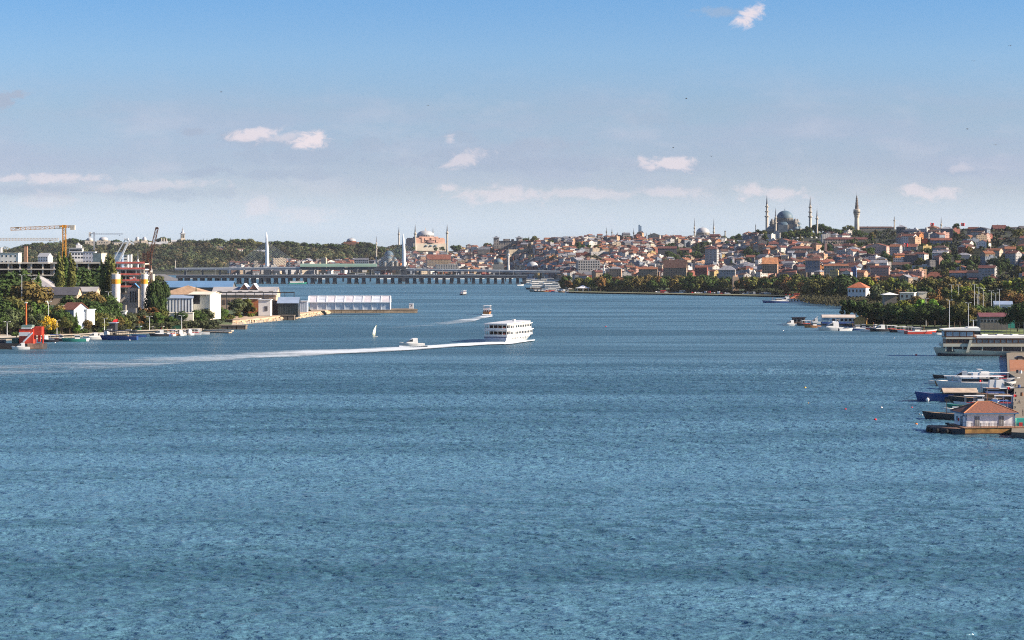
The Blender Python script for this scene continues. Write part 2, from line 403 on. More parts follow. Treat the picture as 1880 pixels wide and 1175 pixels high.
def outline(name, pts, z, top, side, z0=-1.5):
    m = MB(); pp = [(p.x, p.y) for p in pts]
    a = sum(pp[i][0]*pp[(i+1) % len(pp)][1]-pp[(i+1) % len(pp)][0]*pp[i][1] for i in range(len(pp)))
    if a < 0: pp = pp[::-1]
    m.poly(pp, z0, z, side, top=top); return tag(m.build(name), kind='structure')
RB = [W2(2300, 622), W2(1990, 622), W2(1880, 618), W2(1780, 614), W2(1730, 612), W2(1690, 608), W2(1620, 604), W2(1574, 601), W2(1545, 597), W2(1550, 592), W2(1600, 578), W2(1575, 566), W2(1540, 558.5), W2(1490, 557.5), W2(1482, 551),
      W2(1440, 545.5), W2(1320, 543.5), W2(1200, 541), W2(1045, 538), W2(1030, 532), P(990, 2900), P(985, 3300), P(1000, 4000), P(1000, 4400), P(3500, 4400), P(4500, 1500)]
outline('right_bank', RB, 1.3, GRASS, mat('dark_quay', (.07, .062, .052), .9, .3, .4))
FB = [P(-900, 4040), P(300, 4030), P(600, 4040), P(985, 4040), P(1000, 4400), P(1000, 7000), P(-900, 7000)]
outline('far_bank', FB, 1.6, mat('far_ground', (0.05, 0.055, 0.055), 0.9, 0.2, 0.05), STONE)
LB = [W2(-500, 642), W2(-150, 634), W2(0, 625.5), W2(150, 619), W2(240, 613), W2(370, 608.5), W2(378, 602), W2(425, 601), W2(427, 597.5), W2(470, 593), W2(514, 588.5), W2(542, 585.5), W2(575, 580.5), W2(600, 577), W2(608, 573.5),
      W2(600, 569.5), W2(556, 566), W2(535, 560), W2(520, 553), W2(440, 543), W2(300, 534), W2(-500, 530)]
outline('left_bank', LB, 1.5, GRASS, STONE)
KB = [P(-900, 2200), P(120, 2250), P(300, 2700), P(326, 2940), P(330, 3300), P(300, 4100), P(-900, 4100)]
outline('harbour_bank', KB, 1.55, mat('paving', (0.16, 0.155, 0.15), 0.9, 0.2, 0.05), STONE)
def lz(px, d):
    """left bank rises gently inland"""
    return 1.5
# ---------------- trees ----------------
def leaf_mat():
    M = bpy.data.materials.new('leaves'); M.use_nodes = True; t = NT(M.node_tree)
    b = t.n['Principled BSDF']; b.inputs['Roughness'].default_value = 0.85; b.inputs['Specular IOR Level'].default_value = 0.15
    oi = t.node('ShaderNodeObjectInfo'); a = t.node('ShaderNodeAttribute', attribute_name='Col'); g = t.node('ShaderNodeNewGeometry')
    n = t.ss(t.noise(g.outputs['Position'], 0.22, 3, 0.6), 0.3, 0.7, 0.7, 1.35); cb = t.node('ShaderNodeCombineColor'); [t.l.new(n, cb.inputs[i]) for i in range(3)]
    c = t.mix(1.0, oi.outputs['Color'], a.outputs[0], 'MULTIPLY'); c = t.mix(1.0, c, cb.outputs[0], 'MULTIPLY')
    t.l.new(c, b.inputs['Base Color'])
    return M
LEAF = leaf_mat(); BARK = mat('bark', (0.09, 0.065, 0.045), 0.9, 0.3, 1.0)
def crown_mb(kind, n, leaf, rnd):
    m = MB(); lobes = []
    def L(x, y, z, rx, ry, rz): lobes.append((x, y, z, rx, ry, rz))
    if kind == 'round':
        L(0, 0, 6.2, 3.2, 3.2, 3.2)
        for i in range(9):
            a = i*2.4; r = rnd.uniform(1.8, 3.0); L(r*math.cos(a), r*math.sin(a), rnd.uniform(3.8, 8.0), rnd.uniform(1.3, 2.0), rnd.uniform(1.3, 2.0), rnd.uniform(1.2, 1.9))
        L(0.5, 0, 8.4, 1.8, 1.8, 1.5)
    elif kind == 'broad':
        L(0, 0, 5.6, 3.6, 3.4, 2.5)
        for i in range(11):
            a = i*2.4; r = rnd.uniform(2.8, 4.6); L(r*math.cos(a), r*math.sin(a), rnd.uniform(3.4, 7.2), rnd.uniform(1.4, 2.2), rnd.uniform(1.4, 2.2), rnd.uniform(1.1, 1.8))
        for i in range(3): L(rnd.uniform(-2, 2), rnd.uniform(-2, 2), 8.0, 1.8, 1.8, 1.6)
    elif kind == 'poplar':
        for i in range(12):
            z = 1.2+i*0.72; w = 1.25*math.sin(math.pi*min(1, (i+2.5)/14))**0.6; L(rnd.uniform(-.3, .3), rnd.uniform(-.3, .3), z, w, w, 1.1)
    elif kind == 'cypress':
        for i in range(9):
            z = 0.9+i*1.0; w = 0.95*(1-(i/9.5)**1.6)+0.1; L(0, 0, z, w, w, 1.0)
    elif kind == 'pine':
        for i in range(8):
            a = i*2.4; r = rnd.uniform(0.8, 3.2); L(r*math.cos(a), r*math.sin(a), rnd.uniform(7, 8.8), 1.9, 1.9, 1.0)
        L(0, 0, 8.6, 2.4, 2.4, 1.2)
    elif kind == 'spray':    # long low branches with gaps
        for i in range(16):
            a = i*2.4; r = rnd.uniform(1.0, 4.6); L(r*math.cos(a), r*math.sin(a), rnd.uniform(3.4, 8.6), rnd.uniform(.7, 1.5), rnd.uniform(.7, 1.5), rnd.uniform(.6, 1.2))
        L(0, 0, 6, 2.0, 2.0, 2.4)
    else:                    # shrub
        for i in range(6): L(rnd.uniform(-3, 3), rnd.uniform(-2, 2), rnd.uniform(2, 5.5), rnd.uniform(2, 3), 2.2, rnd.uniform(2, 4))
    vol = [(l[3]*l[4]*l[5])**0.67 for l in lobes]; tot = sum(vol)
    V = []; F = []; C = []
    for l, vv in zip(lobes, vol):
        k = max(8, int(n*vv/tot)); tone = rnd.uniform(0.7, 1.3)
        for _ in range(k):
            u = rnd.uniform(-1, 1); a = rnd.uniform(0, 6.283); s = math.sqrt(1-u*u); r = rnd.uniform(0.55, 1.06)
            c = Vector((l[0]+l[3]*r*s*math.cos(a), l[1]+l[4]*r*s*math.sin(a), max(0.15, l[2]+l[5]*r*u)))
            nrm = Vector((s*math.cos(a)+rnd.uniform(-.45, .45), s*math.sin(a)+rnd.uniform(-.45, .45), u+rnd.uniform(-.3, .6))).normalized()
            t1 = nrm.orthogonal().normalized(); t1.rotate(Matrix.Rotation(rnd.uniform(0, 3.14), 3, nrm)); t2 = nrm.cross(t1)
            q = leaf*rnd.uniform(0.6, 1.3); b = len(V)
            V += [c-t1*q-t2*q*0.6, c+t1*q*0.9-t2*q*0.7, c+t1*q+t2*q*0.6, c-t1*q*0.8+t2*q*0.8]; F.append((b, b+1, b+2, b+3))
            w = tone*rnd.uniform(0.75, 1.25); C.append((w*rnd.uniform(.92, 1.1), w, w*rnd.uniform(.85, 1.05)))
    b = 0; k = m.mat(LEAF); m.v = [tuple(q) for q in V]; m.f = F; m.mi = [k]*len(F); m.uv = [None]*len(F); m.col = C
    return m
def trunk_mb(kind, rnd):
    m = MB(); top = {'round': 5.5, 'broad': 4.6, 'poplar': 8, 'cypress': 8, 'pine': 8, 'spray': 5.5, 'shrub': 2.2}[kind]
    m.lathe(0, 0, [(0.34, -0.6), (0.26, 0.4), (0.2, top*0.5), (0.1, top)], BARK, 7)
    if kind in ('round', 'broad', 'pine', 'spray', 'shrub'):
        for i in range(5):
            a = i*1.35+rnd.random(); z0 = top*rnd.uniform(0.4, 0.75); L = rnd.uniform(1.8, 3.0)
            m.bar((0, 0, z0), (L*math.cos(a), L*math.sin(a), z0+rnd.uniform(1.4, 2.6)), 0.13, BARK)
    return m
PROTO = {}
def proto(kind, v, fine):
    k = (kind, v, fine)
    if k not in PROTO:
        rnd = random.Random(hash((kind == 'x', v, fine))+v*31+len(kind)*7)
        n, lf = ((2600, 0.26) if fine else (950, 0.42))
        if kind in ('poplar', 'cypress'): n = int(n*0.6); lf *= 0.75
        PROTO[k] = (crown_mb(kind, n, lf, rnd).mesh('crown'), trunk_mb(kind, rnd).mesh('trunk'))
    return PROTO[k]
TC = {'dark green': (0.034, 0.052, 0.017), 'deep green': (0.026, 0.042, 0.015), 'mid green': (0.045, 0.068, 0.020), 'olive': (0.072, 0.070, 0.024), 'brownish': (0.088, 0.062, 0.026), 'rusty': (0.105, 0.052, 0.024),
      'yellow green': (0.105, 0.115, 0.022), 'bright yellow': (0.42, 0.27, 0.015), 'grey green': (0.055, 0.062, 0.038), 'bluish green': (0.022, 0.036, 0.022), 'fresh green': (0.075, 0.13, 0.025)}
TC = {k: (v[0]*1.3, v[1]*1.42, v[2]*1.1) for k, v in TC.items()}; TC['bright yellow'] = (.50, .33, .02)
TREES = []
def tree(px, d, h, kind='round', col='dark green', z=None, w=1.0, fine=False, label=None, group=None, row=None, cat='tree'):
    if z is None: z = GZ(px, d) if hill_t(px, d) > 0 else 1.3
    cm, tm = proto(kind, random.randint(0, 3 if not fine else 2), fine)
    nm = {'round': 'broadleaf_tree', 'broad': 'spreading_tree', 'poplar': 'poplar_tree', 'cypress': 'cypress_tree', 'pine': 'pine_tree', 'spray': 'open_crowned_tree', 'shrub': 'shrub'}[kind]
    e = thing(nm, label, 'shrub' if kind == 'shrub' else cat, P(px, d, z-0.2), random.uniform(0, 6.28), group)
    s = h/10.0; e.scale = (s*w, s*w, s)
    a = bpy.data.objects.new('crown', cm); COL.objects.link(a); a.parent = e
    b = bpy.data.objects.new('trunk', tm); COL.objects.link(b); b.parent = e
    c = TC[col]; j = random.uniform(.85, 1.15); a.color = (c[0]*j, c[1]*j*random.uniform(.94, 1.06), c[2]*j, 1)
    TREES.append((px, d, h, kind, col, row, e))
    return e
ONES = 'first second third fourth fifth sixth seventh eighth ninth tenth eleventh twelfth thirteenth fourteenth fifteenth sixteenth seventeenth eighteenth nineteenth twentieth'.split()
TENS = {2: 'twenty', 3: 'thirty', 4: 'forty', 5: 'fifty', 6: 'sixty', 7: 'seventy', 8: 'eighty', 9: 'ninety'}
def ordw(n):
    if n <= 20: return ONES[n-1]
    if n % 10 == 0: return TENS[n//10][:-1]+'ieth' if n < 100 else str(n)
    if n < 100: return TENS[n//10]+'-'+ONES[n % 10-1]
    return 'hundred-and-'+ordw(n-100)
def forest():
    """the wooded slope of the far hill: one mass"""
    rnd = random.Random(5); m = MB(); k = m.mat(LEAF)
    for _ in range(2100):
        px = rnd.uniform(-60, 745) if rnd.random() < .9 else rnd.uniform(-60, 330); t = rnd.random()**0.6
        lo = 0.03 if px < 420 else (0.34 if px < 560 else .42)
        t = lo+(1.03-lo)*t
        if 160 < px < 320 and t > 0.86: continue
        d = hill_d(px, t); z = hill_z(px, t); c = P(px, d, z); h = rnd.uniform(8, 14.5); r = h*rnd.uniform(.5, .75)
        tone = rnd.choice([(0.026, 0.036, 0.016), (0.033, 0.042, 0.018), (0.02, 0.03, 0.014), (0.045, 0.044, 0.02), (0.052, 0.044, 0.024), (0.025, 0.032, 0.016)]); tn = rnd.uniform(.9, 2.1)*(1+.35*math.sin(px*.045+t*9)+.2*math.sin(px*.13))
        for i in range(60):
            u = rnd.uniform(-.6, 1); a = rnd.uniform(0, 6.283); s = math.sqrt(1-u*u); rr = rnd.uniform(.85, 1.05)
            q = c+Vector((r*rr*s*math.cos(a), r*rr*s*math.sin(a), h*.5+h*.5*rr*u)); n1 = Vector((s*math.cos(a)+rnd.uniform(-.35, .35), s*math.sin(a)+rnd.uniform(-.35, .35), u+rnd.uniform(-.2, .4))).normalized()
            t1 = n1.orthogonal().normalized()*rnd.uniform(.8, 1.5); t2 = n1.cross(t1)*rnd.uniform(.7, 1.1); b = len(m.v)
            m.v += [tuple(q-t1-t2), tuple(q+t1-t2), tuple(q+t1+t2), tuple(q-t1+t2)]; m.f.append((b, b+1, b+2, b+3)); m.mi.append(k); m.uv.append(None)
            w = tn*rnd.uniform(.8, 1.2); m.col.append((tone[0]*w, tone[1]*w, tone[2]*w))
    tag(m.build('wooded_hillside'), 'wooded slope of the far hill below the palace towers', 'woodland', kind='stuff')
forest()
# ---------------- landmark buildings of the far skyline ----------------
LSTONE = mat('pale_stone', (0.44, 0.39, 0.32), 0.85, 0.15, 0.08, stain=0.25)
GSTONE = mat('grey_stone', (0.22, 0.21, 0.19), 0.88, 0.2, 0.08, stain=0.3)
LEAD = mat('lead_roof', (0.075, 0.125, 0.165), 0.6, 0.15, 0.1)
LEADL = mat('pale_lead_roof', (0.36, 0.37, 0.38), 0.6, 0.12, 0.1)
CAPM = mat('minaret_cap', (0.10, 0.11, 0.13), 0.6, 0.1, 0.1)
PINK = mat('pink_plaster', (0.47, 0.285, 0.215), 0.9, 0.2, 0.06, stain=0.25)
DARKG = mat('window_glass', (0.02, 0.025, 0.03), 0.15, 0.1, 0.3)
WHITEP = mat('white_plaster', (0.72, 0.70, 0.66), 0.8, 0.1, 0.1, stain=0.12)
BRICK = mat('brown_brick', (0.30, 0.13, 0.085), 0.9, 0.25, 0.2)
def minaret(px, py_top, py_bot, d, wpx, balc=(), label='', mat_=None, group=None, name='minaret'):
    """slender tower: shaft, balconies, pointed cap"""
    mat_ = mat_ or LSTONE; s = d/FPX; z0 = ZY(py_bot, d); H = ZY(py_top, d)-z0; r = wpx*s/2
    e = thing(name, label, 'minaret', P(px, d, z0), 0, group)
    capz = H*(0.80 if balc else 0.78)
    if balc: capz = H-(balc[0]-py_top)*s*0.78
    m = MB(); pr = [(r*1.35, -4), (r*1.3, H*.10), (r, H*.16)]
    bz = sorted(H-(b-py_top)*s for b in balc); rr = r
    for z in bz: pr += [(rr, z-1.2*s), (rr, z)]; rr *= 0.86; pr += [(rr, z)]
    pr += [(rr, capz)]; m.lathe(0, 0, pr, mat_, 10); m.build('shaft', e, smooth=40)
    rr = r
    for z in bz:
        b = MB(); b.lathe(0, 0, [(rr, z-1.6*s), (rr*1.75, z), (rr*1.75, z+1.1*s), (rr*1.6, z+1.1*s), (rr*1.6, z+.2*s), (rr*.8, z+.2*s)], mat_, 10); b.build('balcony', e); rr *= 0.86
    c = MB(); c.lathe(0, 0, [(rr*1.12, capz), (rr*.95, capz+.1), (rr*.5, capz+(H-capz)*.55), (0.12, H*0.985), (0.05, H)], CAPM, 10); c.build('cap', e, smooth=60)
    return e
def arcwin(m, x, y, z, w, h, mt, n=(0, -1)):
    m.box(x, y, z, w if n[0] == 0 else 0.12, 0.12 if n[0] == 0 else w, h, mt)
def drum_windows(par, r, z, h, n, w, skip=lambda a: False):
    for i in range(n):
        a = 2*math.pi*(i+.5)/n
        if math.sin(a) > 0.25: continue
        m = MB(); m.box(0, 0, 0, w, 0.3, h, DARKG); o = m.build('window', par, (r*math.cos(a), r*math.sin(a), z), a+math.pi/2)
def great_mosque():
    d = 3500; s = d/FPX; z0 = ZY(432, d); px = 1441
    e = thing('domed_mosque', 'large grey-stone mosque with blue-grey main dome between four minarets on the ridge', 'mosque', P(px, d, z0), R(-14))
    def Z(py): return ZY(py, d)-z0
    b = MB(); b.box(0, 0, -6, 62*s, 56*s, Z(420)+6, GSTONE); b.box(0, 0, Z(420), 50*s, 48*s, Z(412)-Z(420), GSTONE); b.box(0, 0, Z(412), 38*s, 38*s, Z(405)-Z(412), GSTONE)
    for sx in (-1, 1):
        for sy in (-1, 1): b.lathe(sx*21*s, sy*19*s, [(4.2*s, Z(420)), (4.2*s, Z(408)), (3.2*s, Z(406)), (1.5*s, Z(402.5)), (0.1, Z(401))], GSTONE, 8)
    b.box(0, -26*s, Z(426), 18*s, 6*s, Z(413)-Z(426), LSTONE)
    b.build('wall', e)
    m = MB(); m.lathe(0, 0, [(15.4*s, Z(407.5)), (15.4*s, Z(400.2)), (15.9*s, Z(400))], GSTONE, 24); dr = m.build('drum', e)
    drum_windows(dr, 15.5*s, Z(407), Z(401.3)-Z(407), 28, 1.5*s)
    m = MB(); m.dome(0, 0, Z(400), 15.2*s, Z(386.6)-Z(400), LEAD, 28, 8); m.lathe(0, 0, [(0.5*s, Z(387)), (.7*s, Z(385)), (.15*s, Z(383.5)), (.05, Z(380))], CAPM, 6); m.build('main_dome', e, smooth=50)
    m = MB(); m.dome(0, -15*s, Z(413.5), 12.5*s, Z(407)-Z(413.5), LEAD, 22, 5); m.build('half_dome', e, smooth=50)
    for x, y, zb, r, h in ((-22, -20, 421, 6.5, 6), (22, -20, 421, 6.5, 6), (-27, -4, 421, 5.5, 6), (27, -4, 421, 5.5, 6), (-24, 8, 413, 6, 5), (24, 8, 413, 6, 5), (-14, -27, 424, 4, 3.5), (14, -27, 424, 4, 3.5)):
        m = MB(); m.dome(x*s, y*s, Z(zb), r*s, h*s, LEAD, 16, 4); m.build('side_dome', e, smooth=50)
    for i in range(9):
        w = MB(); w.box(0, 0, 0, 1.6*s, .3, 3.2*s, DARKG); w.build('window', e, ((i-4)*6.2*s, -28*s-.1, Z(427)))
    minaret(1408, 357, 432, 3560, 5.2, (379.5, 388.5, 397.5), 'tall minaret with three balconies, left of the great dome', group='minarets of the great mosque')
    minaret(1487.5, 360, 428, 3460, 5.0, (380.5, 389.5, 398), 'tall minaret with three balconies, right of the great dome', group='minarets of the great mosque')
    minaret(1424, 381, 434, 3440, 3.6, (400.5, 409), 'shorter minaret standing in front of the great dome', group='minarets of the great mosque')
    minaret(1500, 382, 430, 3400, 3.4, (401.5,), 'shorter minaret rightmost of the four around the great dome', group='minarets of the great mosque')
    # school with a row of small domes
    d2 = 3330; z1 = ZY(450, d2); s2 = d2/FPX
    e = thing('domed_school', 'low stone building with a row of small lead domes below the great mosque', 'school', P(1467, d2, z1), R(-8))
    m = MB(); m.box(0, 0, -8, 68*s2, 14*s2, 12.5*s2+8, GSTONE); m.build('wall', e)
    for i in range(8):
        m = MB(); m.dome((-30+i*8.6)*s2, -3*s2, 12.4*s2, 3.9*s2, 3.2*s2, LEADL, 12, 4); m.build('small_dome', e, smooth=50)
    m = MB(); m.cyl(0, 3*s2, 12.4*s2, 15*s2, 4.6*s2, GSTONE); m.dome(0, 3*s2, 15*s2, 4.6*s2, 4*s2, LEADL, 14, 4); m.build('middle_dome', e, smooth=50)
great_mosque()
def fire_tower():
    d = 3480; s = d/FPX; z0 = ZY(432, d)
    e = thing('fire_tower', 'tall round stone fire tower with overhanging gallery and stepped top', 'tower', P(1573, d, z0))
    Z = lambda py: ZY(py, d)-z0
    m = MB(); m.lathe(0, 0, [(5.4*s, -5), (4.6*s, Z(420)), (4.1*s, Z(400))], LSTONE, 14); m.build('shaft', e, smooth=40)
    m = MB(); m.lathe(0, 0, [(4.1*s, Z(400)), (4.9*s, Z(397)), (5.0*s, Z(395)), (6.0*s, Z(393)), (6.2*s, Z(386)), (6.4*s, Z(385)), (5.6*s, Z(384.4)), (3.8*s, Z(384.2))], LSTONE, 14); g = m.build('gallery', e)
    drum_windows(g, 6.15*s, Z(391.5), 3*s, 14, 1.3*s)
    m = MB(); pr = []
    for i, (a, b, r) in enumerate(((384.2, 378, 3.9), (378, 372.5, 3.2), (372.5, 367.5, 2.6), (367.5, 364, 2.0))):
        pr += [(r*s*.85, Z(a)), (r*s*.8, Z(b)+.6*s), (r*s*1.05, Z(b)+.3*s), (r*s, Z(b))]
    pr += [(1.3*s, Z(364)), (.9*s, Z(360)), (.2*s, Z(358)), (.12*s, Z(352))]; m.lathe(0, 0, pr, mat('tower_top', (0.16, 0.13, 0.11), .8), 10); m.build('stepped_top', e)
fire_tower()
def small_mosque():
    d = 4300; s = d/FPX; z0 = ZY(441, d)
    e = thing('baroque_mosque', 'single-domed pale mosque with a big arch between two slim minarets', 'mosque', P(1290.5, d, z0), R(-10))
    Z = lambda py: ZY(py, d)-z0
    m = MB(); m.box(0, 0, -8, 28*s, 28*s, Z(433)+8, LSTONE); m.box(0, 0, Z(433), 25*s, 25*s, 2*s, LSTONE)
    for sx in (-1, 1): m.box(sx*15*s, -9*s, -8, 4.5*s, 6*s, Z(434)+8, LSTONE)
    m.build('wall', e)
    m = MB(); m.lathe(0, 0, [(12.2*s, Z(432)), (12.2*s, Z(427.5)), (12.8*s, Z(427))], LSTONE, 22); dr = m.build('drum', e); drum_windows(dr, 12.3*s, Z(431.5), 3.4*s, 26, 1.3*s)
    m = MB(); m.dome(0, 0, Z(427), 12.3*s, 9.5*s, LEADL, 24, 7); m.lathe(0, 0, [(.6*s, Z(417.6)), (.1, Z(415))], CAPM, 5); m.build('main_dome', e, smooth=50)
    m = MB(); n = 14; r1, r2 = 12.5*s, 10.6*s; vs = []
    for i in range(n+1):
        a = math.pi*i/n; vs += [(r1*math.cos(a), -14.3*s, r1*.72*math.sin(a)), (r2*math.cos(a), -14.3*s, r2*.7*math.sin(a)), (r1*math.cos(a), -13.8*s, r1*.72*math.sin(a)), (r2*math.cos(a), -13.8*s, r2*.7*math.sin(a))]
    fs = []
    for i in range(n):
        q = i*4; fs += [(q, q+1, q+5, q+4), (q, q+4, q+6, q+2), (q+1, q+3, q+7, q+5)]
    m.add(vs, fs, WHITEP); m.build('arch', e)
    for x in (1275, 1310.5): minaret(x, 400, 446, d-20, 2.6, (419, 426), ('left' if x < 1290 else 'right')+' of the two slim minarets flanking the pale single-domed mosque', group='minarets of the pale mosque')
small_mosque()
def pink_mosque():
    d = 5000; s = d/FPX; z0 = ZY(454, d)
    e = thing('great_pink_mosque', 'massive pink-walled domed mosque on the far ridge with four corner minarets', 'mosque', P(781, d, z0), R(22))
    Z = lambda py: ZY(py, d)-z0
    m = MB(); m.box(0, 0, -10, 58*s, 50*s, Z(438.5)+10, PINK); m.box(0, 0, Z(438.5), 36*s, 36*s, Z(434.5)-Z(438.5), PINK)
    m.box(0, 0, Z(438.5), 46*s, 34*s, 1.6*s, PINK); m.box(-6*s, -4*s, Z(441), 8*s, 46*s, 4*s, PINK); m.box(6*s, -4*s, Z(441), 8*s, 46*s, 4*s, PINK); m.box(0, -24*s, -10, 66*s, 10*s, Z(447)+10, LSTONE)
    for sx in (-1, 1):
        for sy in (-1, 1): m.box(sx*24*s, sy*17*s, Z(438.5), 8*s, 10*s, 1.8*s, PINK)
        m.box(sx*14*s, -20*s, Z(445), 5*s, 12*s, 9*s, PINK)
    m.build('wall', e)
    m = MB(); m.lathe(0, 0, [(15.5*s, Z(436)), (15.5*s, Z(431.6)), (16.2*s, Z(431.2))], LEADL, 26); dr = m.build('drum', e); drum_windows(dr, 15.6*s, Z(435.6), 3.2*s, 30, 1.5*s)
    m = MB(); m.dome(0, 0, Z(431.4), 15.6*s, 8.3*s, LEADL, 28, 7); m.lathe(0, 0, [(.9*s, Z(423.3)), (.3*s, Z(421)), (.05, Z(417))], mat('gilt_finial', (.5, .3, .12), .4), 6); m.build('main_dome', e, smooth=50)
    m = MB(); m.dome(0, -21*s, Z(446), 11*s, 5.5*s, mat('shaded_tympanum', (.20, .11, .095), .9), 20, 5); m.build('half_dome', e, smooth=50)  # darker pink: the shade of the arch is put into the colour
    for x in (-9, 0, 9):
        m = MB(); m.dome(x*s, -28*s, Z(452), 3.6*s, 2.6*s, LEAD, 12, 4); m.build('side_dome', e, smooth=50)
    for i in range(7):
        w = MB(); w.box(0, 0, 0, 1.6*s, .4, 3.0*s, DARKG); w.build('window', e, ((i-3)*5.4*s, -25*s-.2, Z(444.5)))
    for a in ((732.3, 415, 458, 5080, 2.7, (430,), 'minaret farthest left of the pink mosque'), (762.3, 410.5, 457, 4900, 3.4, (429.5,), 'stout minaret at the left corner of the pink mosque'),
              (795, 417, 445, 5120, 2.4, (431,), 'minaret rising behind the dome of the pink mosque'), (821, 410.5, 466, 4860, 3.4, (428,), 'minaret at the right end of the pink mosque')):
        minaret(*a, group='minarets of the pink mosque', mat_=LSTONE)
pink_mosque()
def dome_church(px, d, ytop, ydome, ybase, rpx, label, name, wallm, cascade=False, mt=LEAD, cat='mosque', rot=0, wk=1.25):
    s = d/FPX; z0 = ZY(ybase, d); Z = lambda py: ZY(py, d)-z0
    e = thing(name, label, cat, P(px, d, z0), rot)
    m = MB(); hb = ydome+1.5*(ydome-ytop)*.35
    m.box(0, 0, -6, 2*rpx*wk*s, 2*rpx*wk*s, Z(hb)+6, wallm)
    m.build('wall', e)
    m = MB(); m.lathe(0, 0, [(rpx*s, Z(hb+.2)), (rpx*s, Z(ydome)), (rpx*1.05*s, Z(ydome))], wallm, 20); dr = m.build('drum', e); drum_windows(dr, rpx*s*1.01, Z(hb), max(.6, (hb-ydome)*.6)*s, 20, .9*s)
    m = MB(); m.dome(0, 0, Z(ydome), rpx*s, Z(ytop)-Z(ydome), mt, 22, 6); m.lathe(0, 0, [(.4*s, Z(ytop)), (.05, Z(ytop-2.5))], CAPM, 5); m.build('main_dome', e, smooth=50)
    if cascade:
        for x, y, r, zz in ((-1.2, -.6, .55, .35), (1.2, -.6, .55, .35), (0, -1.25, .75, .3), (-1.7, -1.2, .4, .62), (1.7, -1.2, .4, .62), (-.8, -1.8, .4, .62), (.8, -1.8, .4, .62)):
            zq = ydome+(ybase-ydome)*zz; m = MB(); m.dome(x*rpx*s, y*rpx*s, Z(zq), r*rpx*s, r*rpx*s*.75, mt, 14, 4); m.cyl(x*rpx*s, y*rpx*s, -5, Z(zq), r*rpx*s, wallm, n=12); m.build('side_dome', e, smooth=50)
    return e
dome_church(714, 4060, 460, 468.5, 489, 8.5, 'blue-grey mosque with cascading domes behind the bridge station', 'waterside_mosque', GSTONE, True)
minaret(691, 432, 490, 4060, 2.6, (448, 456), 'slim dark minaret left of the cascading blue-grey domes')
dome_church(645, 4850, 437, 442, 453, 8.5, 'round pale-domed brick church among trees on the far ridge', 'domed_church', BRICK, False, LEADL, 'church', wk=1.5)
dome_church(915, 3900, 474.5, 481.5, 494, 8.5, 'dark blue-domed mosque beside the white-shafted minaret, seen above the bridge', 'blue_domed_mosque', GSTONE)
minaret(933.6, 455, 492, 3880, 2.8, (468,), 'dark-capped white minaret rising above the right end of the rail bridge', mat_=WHITEP)
dome_church(977.5, 3650, 480.2, 489, 496, 10.5, 'wide grey-domed bath house behind the rail bridge', 'domed_bath', mat('red_band', (.33, .13, .10)), mt=LEADL, cat='bath house', wk=1.15)
dome_church(998, 3640, 485, 489.5, 496, 6, 'small pale-domed building right of the wide grey dome', 'small_domed_building', WHITEP, mt=LEADL, cat='mosque', wk=1.0)
dome_church(820, 4650, 463.5, 466.5, 472, 3, 'tiny green-white dome at the foot of the rightmost pink-mosque minaret', 'small_tomb', WHITEP, mt=mat('green_dome', (.2, .33, .27)), cat='tomb')
for a in ((1113.5, 417, 440, 4350, 1.7, (426,), 'left of two close thin minarets on the middle skyline', GSTONE), (1123.5, 418, 440, 4350, 1.7, (427,), 'right of two close thin minarets on the middle skyline', GSTONE),
          (1163.5, 418, 440, 4300, 1.8, (428,), 'thin grey minaret just left of the distant glass skyscraper', GSTONE), (1053.5, 432, 442, 4300, 1.2, (), 'tiny minaret tip on the skyline above the crowded roofs', GSTONE),
          (1387.5, 411, 424, 3800, 1.6, (), 'small minaret tip above the trees left of the great mosque', GSTONE), (1187, 426, 456, 4100, 2.2, (439,), 'white minaret below the dark-roofed villa on the middle skyline', WHITEP),
          (1017.6, 449.5, 464, 4000, 1.9, (456,), 'little white minaret among roofs right of the two-towered building', WHITEP), (1642, 396.5, 418, 3450, 2.3, (405,), 'dark-capped minaret alone on the skyline right of the fire tower', LSTONE),
          (1728, 398, 422, 3200, 2.4, (413,), 'minaret between the two red flags on the skyline', LSTONE), (1108.5, 483, 500, 2700, 2.6, (488, 493), 'cream minaret behind the waterfront trees, right of the white office block', WHITEP),
          (1202.5, 478, 502, 2750, 2.0, (487, 493), 'white minaret above the long brown roof of the market hall', WHITEP), (1642, 490, 510, 2500, 2.6, (497,), 'short white minaret among the lower houses above the yellow-green trees', WHITEP),
          (1801.5, 499, 518, 2350, 2.4, (509,), 'leaning-looking pale minaret behind the lamp cluster on the right', WHITEP), (1418, 438, 455, 3250, 1.8, (), 'small pale minaret below the great mosque beside a brown roof', WHITEP),
          (1505, 432, 446, 3250, 1.8, (), 'small minaret at the right end of the row of small domes', GSTONE), (253, 460, 508, 2600, 3.0, (480,), 'white minaret behind the red-netted construction floors', WHITEP),
          (322, 475, 492, 3900, 1.4, (), 'thin pale minaret before the wooded hill, left of the rail bridge deck', LSTONE), (1319, 479, 497, 2900, 1.8, (), 'tiny white minaret above a white hipped roof behind the park trees', WHITEP)):
    minaret(*a[:7], mat_=a[7])
dome_church(272, 2500, 488, 498, 513, 8, 'pale stone mosque with one large dome right of the rusty harbour crane', 'stone_mosque', LSTONE, mt=LEADL, wk=1.3)
dome_church(1250, 4500, 438, 441, 447, 4, 'small grey dome among the skyline roofs left of the pale mosque', 'far_mosque', GSTONE)
def burnt_column():
    d = 4200; s = d/FPX; z0 = ZY(444, d); e = thing('stone_column', 'dark free-standing column on the skyline right of the pale mosque', 'column', P(1331.3, d, z0))
    m = MB(); m.lathe(0, 0, [(1.9*s, -6), (1.3*s, 4), (1.15*s, 19*s)], GSTONE, 10); m.build('shaft', e)
    m = MB(); m.box(0, 0, 19*s, 3.4*s, 3.4*s, 1.2*s, GSTONE); m.build('capital', e)
burnt_column()
